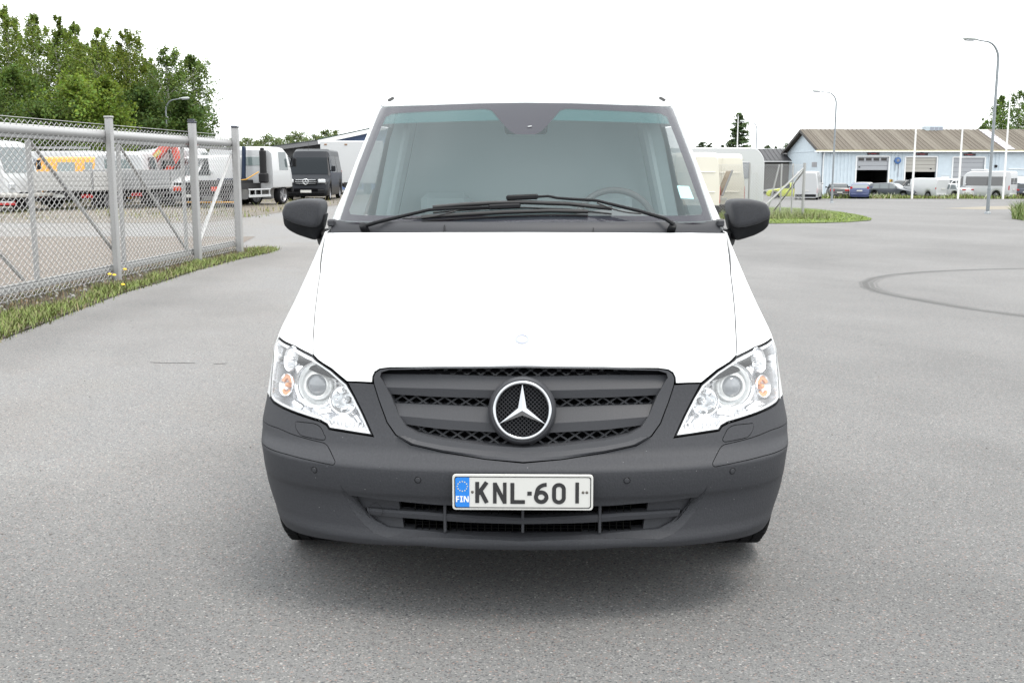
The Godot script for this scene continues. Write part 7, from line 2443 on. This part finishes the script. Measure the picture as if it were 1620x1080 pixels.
	part("deck", m, mat("deck_grey", 0.3, 0.29, 0.27, 0.7), rl)
	m = MB.new()
	m.box(Vector3(0, 0.5, -1.0), Vector3(0.9, 0.22, 5.6))
	part("chassis", m, grey, rl)
	for z in [1.2, -2.2]:
		for sg in [-1.0, 1.0]:
			wheel(rl, Vector3(sg * 0.92, 0.38, z), sg, 0.38, 0.24, 0.26)
	var tr := dropside("low_trailer", "low flat trailer with a red and white rear bar at the left edge", on(-17.68, -38.40), 176, mat("deck_grey", 0.3, 0.29, 0.27, 0.7), 4.0, 2.3, 0.62, 0.10)
	m = MB.new()
	m.box(Vector3(0, 0.30, -2.12), Vector3(2.3, 0.07, 0.04), Basis(), 0.008)
	part("red_bar", m, mat("bar_red", 0.45, 0.03, 0.03, 0.4), tr)
	m = MB.new()
	m.box(Vector3(0, 0.365, -2.12), Vector3(2.3, 0.05, 0.04), Basis(), 0.008)
	part("white_bar", m, white, tr)

func cab_on(root: Node3D, paint_: Material, z: float, lift: float, h: float) -> void:
	# a forward-control cab whose front stands 0.9 m before z
	var L := 1.75
	var W := 2.02
	var rows := []
	var side := [[0.0, 0.62], [0.03, 0.95], [0.06, 1.15], [0.24, h - 0.18], [0.36, h - 0.04], [0.6, h], [0.93, h], [0.985, h - 0.06], [1.0, h - 0.15]]
	var m := MB.new()
	for k in 25:
		var t := k / 24.0
		var yt := prof_y(side, t)
		var hwid := W / 2 * (1.0 - 0.08 * pow(maxf(0.0, 1.0 - t / 0.15), 2.0))
		var ring := []
		var half := [[hwid * 0.9, 0.55], [hwid, 0.62], [hwid, minf(1.25, yt - 0.1)], [hwid - 0.05 * smoothstep(1.2, h, yt), maxf(yt - 0.14, 0.66)], [hwid - 0.14 * smoothstep(1.2, h, yt) - 0.03, yt - 0.02], [hwid * 0.5, yt]]
		for q in half:
			ring.append(Vector3(q[0], q[1] + lift, z + L / 2 - t * L))
		for i in range(half.size() - 1, -1, -1):
			ring.append(Vector3(-half[i][0], half[i][1] + lift, z + L / 2 - t * L))
		rows.append(ring)
	m.loft(rows, true, true, true)
	var cab := part("cab", m, paint_, root)
	var gm := mat("cab_glass", 0.09, 0.11, 0.115, 0.05, 0.0, 0.8)
	for sg in [-1.0, 1.0]:
		m = MB.new()
		var x := W / 2 + 0.004
		m.quad(Vector3(sg * x, 1.30 + lift, z + L / 2 - 0.26 * L), Vector3(sg * x, 1.30 + lift, z + L / 2 - 0.68 * L), Vector3(sg * (x - 0.045), h - 0.22 + lift, z + L / 2 - 0.68 * L), Vector3(sg * (x - 0.045), h - 0.22 + lift, z + L / 2 - 0.34 * L), Vector3(sg, 0, 0))
		part("side_window", m, gm, cab)
		m = MB.new()
		m.box(Vector3(sg * (W / 2 + 0.16), 1.62 + lift, z + L / 2 - 0.12 * L), Vector3(0.18, 0.36, 0.10), Basis(), 0.03)
		m.tube([Vector3(sg * (W / 2 - 0.02), 1.45 + lift, z + L / 2 - 0.16 * L), Vector3(sg * (W / 2 + 0.16), 1.46 + lift, z + L / 2 - 0.12 * L)], 0.02, 0.02, 6)
		part("mirror", m, mats["black_plastic"], cab)
		m = MB.new()
		m.box(Vector3(sg * 0.72, 0.86 + lift, z + L / 2 + 0.0), Vector3(0.3, 0.2, 0.10), Basis(), 0.03)
		part("headlight", m, mat("far_headlight", 0.5, 0.52, 0.54, 0.12, 0.3), cab)
	m = MB.new()
	var lines := []
	for k in 4:
		var t := lerpf(0.085, 0.225, k / 3.0)
		var y := prof_y(side, t)
		lines.append([Vector3(-0.86, y + lift + 0.01, z + L / 2 - t * L + 0.012), Vector3(0, y + lift + 0.02, z + L / 2 - t * L + 0.016), Vector3(0.86, y + lift + 0.01, z + L / 2 - t * L + 0.012)])
	m.loft(lines, false, false, false, Vector3(0, 0.8 + lift, z))
	part("windscreen", m, gm, cab)
	m = MB.new()
	m.box(Vector3(0, 1.66 + lift, z - L / 2 - 0.004), Vector3(1.15, 0.36, 0.02), Basis(), 0.008)
	part("rear_window", m, mat("pale_van_glass", 0.16, 0.20, 0.20, 0.06, 0.0, 0.8), cab)
	m = MB.new()
	m.box(Vector3(0, 0.50 + lift, z + L / 2 - 0.02), Vector3(1.95, 0.24, 0.14), Basis(), 0.04)
	part("front_bumper", m, mats["black_plastic"], cab)

func dropside(called: String, label: String, at: Vector3, turn: float, bed: Material, L: float, W: float, y: float, h: float) -> Node3D:
	# the tail is at -z; boards on three sides, each a part
	var o := thing(called, label, "trailer" if h < 0.2 else "lorry", at, turn)
	var grey: Material = mats["chassis_black"]
	var m := MB.new()
	m.box(Vector3(0, y - 0.06, 0), Vector3(W, 0.12, L), Basis(), 0.02)
	part("deck", m, bed, o)
	if h > 0.2:
		for k in 2:
			for sg in [-1.0, 1.0]:
				m = MB.new()
				var ln := L / 2 - 0.03
				var c := Vector3(sg * (W / 2 - 0.02), y + h / 2, -L / 4 + k * L / 2)
				m.box(c, Vector3(0.03, h - 0.02, ln), Basis(), 0.006)
				for r in [0.22, 0.5, 0.78]:
					m.box(c + Vector3(sg * 0.018, -h / 2 + h * r, 0), Vector3(0.02, h * 0.20, ln - 0.02), Basis(), 0.005)
				part("side_board", m, bed, o)
		m = MB.new()
		m.box(Vector3(0, y + h / 2, -L / 2 + 0.0), Vector3(W - 0.08, h - 0.02, 0.03), Basis(), 0.006)
		for r in [0.22, 0.5, 0.78]:
			m.box(Vector3(0, y + h * r, -L / 2 - 0.02), Vector3(W - 0.12, h * 0.20, 0.02), Basis(), 0.005)
		part("tail_board", m, bed, o)
		for z in [-L / 2, 0.0, L / 2]:
			for sg in [-1.0, 1.0]:
				m = MB.new()
				m.box(Vector3(sg * (W / 2 + 0.005), y + h / 2 - 0.03, z), Vector3(0.06, h + 0.06, 0.06), Basis(), 0.008)
				part("stake", m, mat("stake_grey", 0.2, 0.2, 0.2, 0.5, 0.3), o)
		m = MB.new()
		m.box(Vector3(0, y + 0.33, L / 2), Vector3(W, 0.66, 0.05), Basis(), 0.01)
		part("head_board", m, bed, o)
	m = MB.new()
	for x in [-0.4, 0.4]:
		m.box(Vector3(x, y - 0.22, 0.6), Vector3(0.10, 0.2, L + 2.0))
	m.box(Vector3(0, y - 0.36, -L / 2 + 0.25), Vector3(W * 0.9, 0.10, 0.08))
	part("chassis", m, grey, o)
	for sg in [-1.0, 1.0]:
		m = MB.new()
		m.box(Vector3(sg * W * 0.38, y - 0.30, -L / 2 + 0.10), Vector3(0.42, 0.13, 0.08), Basis(), 0.01)
		part("tail_light", m, mat("tail_red", 0.36, 0.018, 0.02, 0.15), o)
		m = MB.new()
		m.box(Vector3(sg * W * 0.38, y - 0.17, -L * 0.22), Vector3(0.36, 0.04, 0.9))
		part("mudguard", m, grey, o)
		m = MB.new()
		m.box(Vector3(sg * W * 0.40, y - 0.50, -L * 0.36), Vector3(0.36, 0.3, 0.02))
		part("mud_flap", m, grey, o)
		wheel(o, Vector3(sg * (W / 2 - 0.26), 0.34, -L * 0.22), sg, 0.34, 0.22, 0.34)
		if h > 0.2:
			wheel(o, Vector3(sg * (W / 2 - 0.2), 0.36, L / 2 + 1.35), sg, 0.36, 0.23, 0.22)
	m = MB.new()
	m.box(Vector3(0.12, y - 0.30, -L / 2 + 0.08), Vector3(0.5, 0.12, 0.03), Basis(), 0.004)
	part("number_plate", m, mats["plate_white"], o)
	return o

func crane(o: Node3D) -> void:
	var red := paint("crane_red", 0.50, 0.055, 0.03, 0.4)
	var m := MB.new()
	m.box(Vector3(0, 1.15, 2.28), Vector3(0.5, 0.9, 0.36), Basis(), 0.04)
	var c := part("crane_base", m, red, o)
	for q in [[Vector3(-0.42, 1.35, 2.25), Vector3(-0.12, 2.55, 2.2), 0.26], [Vector3(-0.10, 2.52, 2.0), Vector3(1.10, 1.40, 1.9), 0.34], [Vector3(-0.55, 1.52, 1.9), Vector3(0.35, 1.36, 1.9), 0.14]]:
		m = MB.new()
		var d: Vector3 = q[1] - q[0]
		m.box((q[0] + q[1]) / 2.0, Vector3(q[2] * 0.7, q[2], d.length()), Basis.looking_at(d), 0.02)
		part("crane_arm", m, red, c)
	m = MB.new()
	m.tube([Vector3(-0.15, 1.4, 2.1), Vector3(0.0, 2.3, 2.1)], 0.05, 0.05, 8)
	part("hydraulic_ram", m, mat("ram_dark", 0.03, 0.03, 0.032, 0.4), c)
	m = MB.new()
	m.box(Vector3(0.48, 1.99, 1.83), Vector3(0.62, 0.15, 0.02), Basis(Vector3(0, 0, 1), -0.75), 0.003)
	part("maker_panel", m, mat("panel_yellow", 0.5, 0.42, 0.12, 0.5), c)
	m = MB.new()
	m.box(Vector3(0, 2.46, 3.0), Vector3(1.62, 0.13, 0.28), Basis(), 0.04)
	var lb := part("light_bar", m, mat("beacon_orange", 0.60, 0.10, 0.04, 0.3), o)
	m = MB.new()
	m.box(Vector3(0, 2.46, 3.0), Vector3(0.72, 0.135, 0.29), Basis(), 0.03)
	part("bar_middle", m, mat("beacon_white", 0.6, 0.6, 0.55, 0.4), lb)

func hook_lorry(white: Material, grey: Material) -> void:
	var o := thing("hook_lorry", "white hook lift lorry with bare black chassis, its tail beside the gate's end post", "lorry", on(-11.15, -43.20), 163)
	cab_on(o, white, 2.35, 0.12, 2.25)
	var m := MB.new()
	for x in [-0.38, 0.38]:
		m.box(Vector3(x, 0.78, -0.3), Vector3(0.12, 0.24, 4.6))
	m.box(Vector3(0, 0.95, -0.6), Vector3(0.5, 0.16, 3.6))
	m.box(Vector3(0, 0.58, -2.45), Vector3(2.0, 0.26, 0.12), Basis(), 0.02)
	m.box(Vector3(0, 0.90, -1.9), Vector3(2.05, 0.1, 1.1), Basis(), 0.02)
	part("chassis", m, grey, o)
	m = MB.new()
	m.box(Vector3(0.15, 1.62, 1.2), Vector3(0.11, 1.5, 0.2), Basis(Vector3(1, 0, 0), 0.08), 0.03)
	m.box(Vector3(0.15, 1.0, 0.3), Vector3(0.2, 0.2, 2.0), Basis(), 0.03)
	part("hook_arm", m, mat("hook_navy", 0.012, 0.022, 0.045, 0.4, 0.0, 0.3), o)
	m = MB.new()
	m.box(Vector3(-0.72, 1.62, 1.22), Vector3(0.26, 1.2, 0.2), Basis(), 0.05)
	m.box(Vector3(-0.70, 2.24, 1.22), Vector3(0.14, 0.14, 0.14), Basis(), 0.03)
	m.box(Vector3(-0.74, 1.1, 1.2), Vector3(0.36, 0.4, 0.26), Basis(), 0.05)
	part("air_intake", m, mat("hook_black", 0.014, 0.014, 0.015, 0.5, 0.0, 0.3), o)
	m = MB.new()
	m.tube([Vector3(-0.7, 1.35, 0.9), Vector3(-0.3, 1.05, 0.6), Vector3(0.1, 1.0, 0.5)], 0.02, 0.02, 6)
	part("yellow_hose", m, mat("barrier_yellow", 0.62, 0.32, 0.03, 0.5), o)
	m = MB.new()
	for sg in [-1.0, 1.0]:
		m.box(Vector3(sg * 0.98, 0.66, 0.45), Vector3(0.04, 0.06, 1.7), Basis(), 0.01)
		m.box(Vector3(sg * 0.98, 0.40, 0.45), Vector3(0.04, 0.10, 1.7), Basis(), 0.01)
		for z in [-0.35, 0.1, 0.55, 1.2]:
			m.box(Vector3(sg * 0.98, 0.53, z), Vector3(0.03, 0.3, 0.05))
	part("side_guard", m, mat("guard_silver", 0.5, 0.51, 0.52, 0.35, 0.5), o)
	for sg in [-1.0, 1.0]:
		m = MB.new()
		m.box(Vector3(sg * 0.82, 0.72, -2.52), Vector3(0.34, 0.16, 0.06), Basis(), 0.015)
		part("tail_light", m, mat("lamp_red_orange", 0.5, 0.06, 0.03, 0.2), o)
		wheel(o, Vector3(sg * 0.86, 0.40, -1.55), sg, 0.40, 0.27, 0.30)
		wheel(o, Vector3(sg * 0.86, 0.40, 2.35), sg, 0.40, 0.27, 0.26)
		m = MB.new()
		var arch_rows := []
		for k in 9:
			var a := PI * k / 8
			arch_rows.append([Vector3(sg * 0.70, 0.40 + sin(a) * 0.5, -1.55 + cos(a) * 0.5), Vector3(sg * 1.04, 0.40 + sin(a) * 0.5, -1.55 + cos(a) * 0.5)])
		m.loft(arch_rows, false, false, false, Vector3(sg * 0.85, 0.4, -1.55))
		part("mudguard", m, grey, o)
	m = MB.new()
	m.box(Vector3(0.3, 0.46, -2.53), Vector3(0.5, 0.12, 0.03), Basis(), 0.004)
	part("number_plate", m, mats["plate_white"], o)

func build_right_vehicles() -> void:
	var white: Material = mats["van_white"]
	var beige := paint("camper_beige", 0.60, 0.57, 0.49, 0.35)
	var m: MB
	var cg := "cars parked before the workshop"
	# camper vans and motorhome behind the right mirror
	for k in 2:
		var spec := {"kind": "tall_van", "L": 5.9, "W": 2.05, "H": 2.72, "belt": 0.50, "tumble": 0.16, "paint": beige, "screen": [0.17, 0.275], "wins": [[0.185, 0.30, 0.27, 0.30]], "win1": 0.82, "lamp_y": 0.37, "lamp_w": 0.16, "lamp_h": 0.70, "plate_y": 0.30}
		var cv := car("camper_van", ["beige camper van at the van's right pillar, rear lamp half hidden", "beige camper van with its flank window tilted open, beside the motorhome"][k], "camper van", on(7.45, -46.80) if k == 0 else on(8.87, -48.80), 180, spec, "beige camper vans")
		m = MB.new()
		for y in [1.92, 1.12]:
			m.box(Vector3(0, y, -2.962), Vector3(1.5, 0.035, 0.03), Basis(), 0.008)
		m.box(Vector3(0, 1.5, -2.962), Vector3(0.02, 2.1, 0.02))
		part("rear_door_trim", m, mat("camper_trim", 0.66, 0.64, 0.57, 0.4), cv)
		m = MB.new()
		m.box(Vector3(0, 0.42, -2.99), Vector3(1.9, 0.36, 0.14), Basis(), 0.04)
		part("step_bumper", m, mat("camper_bumper", 0.03, 0.03, 0.03, 0.6), cv)
		if k == 0:
			m = MB.new()
			m.box(Vector3(-1.22, 1.48, -2.4), Vector3(0.05, 1.05, 0.9), Basis(Vector3(0, 0, 1), 0.36) , 0.02)
			part("tilted_window", m, mat("tinted_pane", 0.20, 0.15, 0.11, 0.15), cv)
			m = MB.new()
			m.box(Vector3(-1.26, 1.48, -2.87), Vector3(0.09, 1.12, 0.06), Basis(Vector3(0, 0, 1), 0.36), 0.02)
			part("window_edge", m, mat("pane_edge_grey", 0.22, 0.22, 0.22, 0.4), cv)
	var mh := thing("motorhome", "white motorhome wall with a grey window, beside the wire fence", "motorhome", on(8.69, -52.00), 0)
	m = MB.new()
	m.slab(Vector3(0, 0, 0), Basis(), soft(PackedVector2Array([Vector2(-3.4, 0.45), Vector2(3.38, 0.45), Vector2(3.38, 2.62), Vector2(3.0, 3.12), Vector2(-3.4, 3.12)]), 0.3), -2.2, 0.0, 0.03)
	part("body", m, white, mh)
	m = MB.new()
	m.box(Vector3(2.36, 2.05, 0.012), Vector3(0.62, 0.78, 0.03), Basis(), 0.012)
	part("window", m, mat("camper_window", 0.20, 0.21, 0.23, 0.1), mh)
	m = MB.new()
	m.box(Vector3(0.75, 2.78, 0.008), Vector3(1.25, 0.07, 0.02), Basis(), 0.004)
	part("awning_rail", m, mat("awning_grey", 0.12, 0.12, 0.13, 0.5), mh)
	m = MB.new()
	for q in [[2.45, 0.62, 0.02, 1.5], [3.05, 0.62, 0.02, 1.5]]:
		m.box(Vector3(q[0], 1.25, 0.006), Vector3(0.015, 1.35, 0.012))
	m.box(Vector3(2.75, 1.925, 0.006), Vector3(0.6, 0.015, 0.012))
	part("locker_door_edge", m, mat("locker_line", 0.45, 0.44, 0.42, 0.5), mh)
	m = MB.new()
	m.box(Vector3(1.9, 2.55, 0.008), Vector3(0.95, 0.03, 0.012), Basis(Vector3(0, 0, 1), 0.04), 0.003)
	part("flank_stripe", m, mat("stripe_beige", 0.5, 0.47, 0.40, 0.5), mh)
	for x in [-2.2, 2.85]:
		m = MB.new()
		m.lathe(Vector3(x, 0.34, -0.1), Basis(), [Vector2(0.0, 0.05), Vector2(0.2, 0.06), Vector2(0.3, 0.1), Vector2(0.34, 0.04), Vector2(0.34, -0.12)], 20)
		part("wheel", m, mats["tyre_rubber"], mh)

	var sv := {"kind": "tall_van", "L": 5.8, "W": 2.0, "H": 2.5, "belt": 0.5, "paint": white, "screen": [0.17, 0.275], "wins": [[0.185, 0.30, 0.27, 0.30]], "win1": 0.8, "lamp_y": 0.34, "lamp_w": 0.12, "lamp_h": 0.42, "plate_y": 0.33}
	car("white_panel_van", "tall white van with closed rear doors under the workshop gable", "van", on(26.54, -97.00), 160, sv, cg)
	var yg := paint("yellow_green", 0.52, 0.58, 0.05)
	var yc := car("yellow_estate", "yellow green and white estate seen through the far wire fence", "car", on(26.42, -102.00), -118, {"kind": "wagon", "L": 4.6, "W": 1.85, "H": 1.5, "paint": yg, "rear": [0.9, 0.97], "wins": [[0.32, 0.48, 0.44, 0.49], [0.50, 0.68, 0.51, 0.68], [0.70, 0.88, 0.70, 0.84]]}, cg)
	m = MB.new()
	m.box(Vector3(0, 0.86, 1.75), Vector3(1.72, 0.10, 1.1), Basis(Vector3(1, 0, 0), 0.09), 0.04)
	part("white_bonnet", m, white, yc)
	var black := paint("car_black", 0.018, 0.019, 0.022)
	var blue := paint("car_blue", 0.018, 0.032, 0.11)
	var silver := paint("car_silver", 0.42, 0.43, 0.44)
	var anth := paint("car_anthracite", 0.055, 0.062, 0.075)
	var wh := [[0.31, 0.48, 0.43, 0.49], [0.50, 0.68, 0.51, 0.68], [0.70, 0.86, 0.70, 0.80]]
	car("black_saloon", "black saloon with red tail lamp behind the second lamp post", "car", on(31.24, -104.00), 168, {"kind": "sedan", "L": 4.7, "W": 1.82, "H": 1.45, "paint": black, "rear": [0.69, 0.83], "wins": wh, "bumper": black, "lamp_y": 0.56, "lamp_w": 0.4, "lamp_h": 0.2}, cg)
	car("blue_hatchback", "dark blue hatchback with its rear to the camera, below the first door", "car", on(32.94, -102.50), 160, {"kind": "hatch", "L": 4.0, "W": 1.75, "H": 1.48, "paint": blue, "rear": [0.87, 0.96], "wins": wh, "bumper": blue, "lamp_y": 0.66, "lamp_w": 0.2, "lamp_h": 0.32, "lamp_z": 0.12, "plate_y": 0.52, "glass": mat("bright_car_glass", 0.12, 0.14, 0.15, 0.05, 0.0, 0.8)}, cg)
	car("silver_hatchback", "silver hatchback half hidden behind the dark blue hatchback", "car", on(35.80, -110.00), 150, {"kind": "hatch", "L": 4.2, "W": 1.78, "H": 1.55, "paint": silver, "rear": [0.87, 0.96], "wins": wh, "lamp_y": 0.62, "lamp_w": 0.2, "lamp_h": 0.3}, cg)
	car("dark_estate", "dark grey estate facing right and towards the camera, below the hose reel", "car", on(37.16, -106.00), 48, {"kind": "wagon", "L": 4.7, "W": 1.85, "H": 1.48, "paint": anth, "rear": [0.9, 0.97], "wins": wh, "bumper": anth, "glass": mats["bright_car_glass"]}, cg)
	car("black_off_roader", "black off-roader behind the dark grey estate's bonnet", "car", on(41.22, -114.00), -70, {"kind": "suv", "L": 4.6, "W": 1.9, "H": 1.78, "paint": black, "rear": [0.91, 0.97], "wins": wh}, cg)
	car("white_delivery_van", "low white delivery van with blank sides beside the first flagpole", "van", on(39.81, -105.00), 206, {"kind": "van", "L": 4.9, "W": 1.92, "H": 1.95, "belt": 0.58, "paint": white, "bumper": white, "screen": [0.185, 0.315], "wins": VAN_WINS, "lamp_y": 0.50, "lamp_w": 0.22, "lamp_h": 0.2, "plate_y": 0.48}, cg)
	car("white_coupe", "white coupe with wide red tail lamps left of the minibus", "car", on(41.80, -104.00), 212, {"kind": "sedan", "L": 4.6, "W": 1.83, "H": 1.42, "paint": white, "bumper": white, "rear": [0.69, 0.83], "wins": wh, "lamp_y": 0.60, "lamp_w": 0.45, "lamp_h": 0.12, "glass": mats["bright_car_glass"]}, cg)
	car("white_people_carrier", "white people carrier behind the white coupe and the minibus's nose", "car", on(46.26, -113.00), -78, {"kind": "van", "L": 4.7, "W": 1.85, "H": 1.92, "belt": 0.6, "paint": white, "screen": [0.185, 0.315], "wins": [[0.22, 0.36, 0.31, 0.36], [0.39, 0.62, 0.39, 0.62], [0.65, 0.9, 0.65, 0.88]], "win1": 0.88}, cg)
	var mb := car("minibus", "white minibus with large tinted windows, largest of the parked row", "minibus", on(44.52, -103.00), 226, {"kind": "tall_van", "L": 6.0, "W": 2.0, "H": 2.58, "belt": 0.46, "tumble": 0.14, "paint": white, "bumper": white, "screen": [0.17, 0.275], "wins": [[0.185, 0.28, 0.255, 0.28], [0.32, 0.93, 0.32, 0.93]], "win0": 0.47, "win1": 0.80, "backs": 0.64, "lamp_y": 0.40, "lamp_w": 0.14, "lamp_h": 0.42, "plate_y": 0.34, "r": 0.35, "glass": mat("tinted_glass", 0.05, 0.05, 0.052, 0.06, 0.0, 0.8)}, cg)
	m = MB.new()
	m.box(Vector3(0, 2.66, 0.2), Vector3(1.0, 0.16, 1.3), Basis(), 0.05)
	part("roof_unit", m, white, mb)
	car("white_off_roader", "white off-roader with its rear window dark, right of the minibus", "car", on(47.92, -104.00), 184, {"kind": "suv", "L": 4.4, "W": 1.82, "H": 1.62, "paint": white, "rear": [0.91, 0.97], "wins": wh, "bumper": white, "lamp_y": 0.62, "lamp_w": 0.36, "lamp_h": 0.14, "lamp_z": 0.08}, cg)
	car("grey_hatchback", "dark grey car behind the white off-roader at the right edge", "car", on(51.86, -112.00), -60, {"kind": "hatch", "L": 4.3, "W": 1.8, "H": 1.6, "paint": anth, "rear": [0.87, 0.96], "wins": wh}, cg)
	car("blue_black_car", "dark blue car cut by the right edge of the photo", "car", on(49.03, -103.00), 150, {"kind": "hatch", "L": 4.3, "W": 1.8, "H": 1.52, "paint": paint("car_navy", 0.02, 0.028, 0.05), "rear": [0.87, 0.96], "wins": wh}, cg)
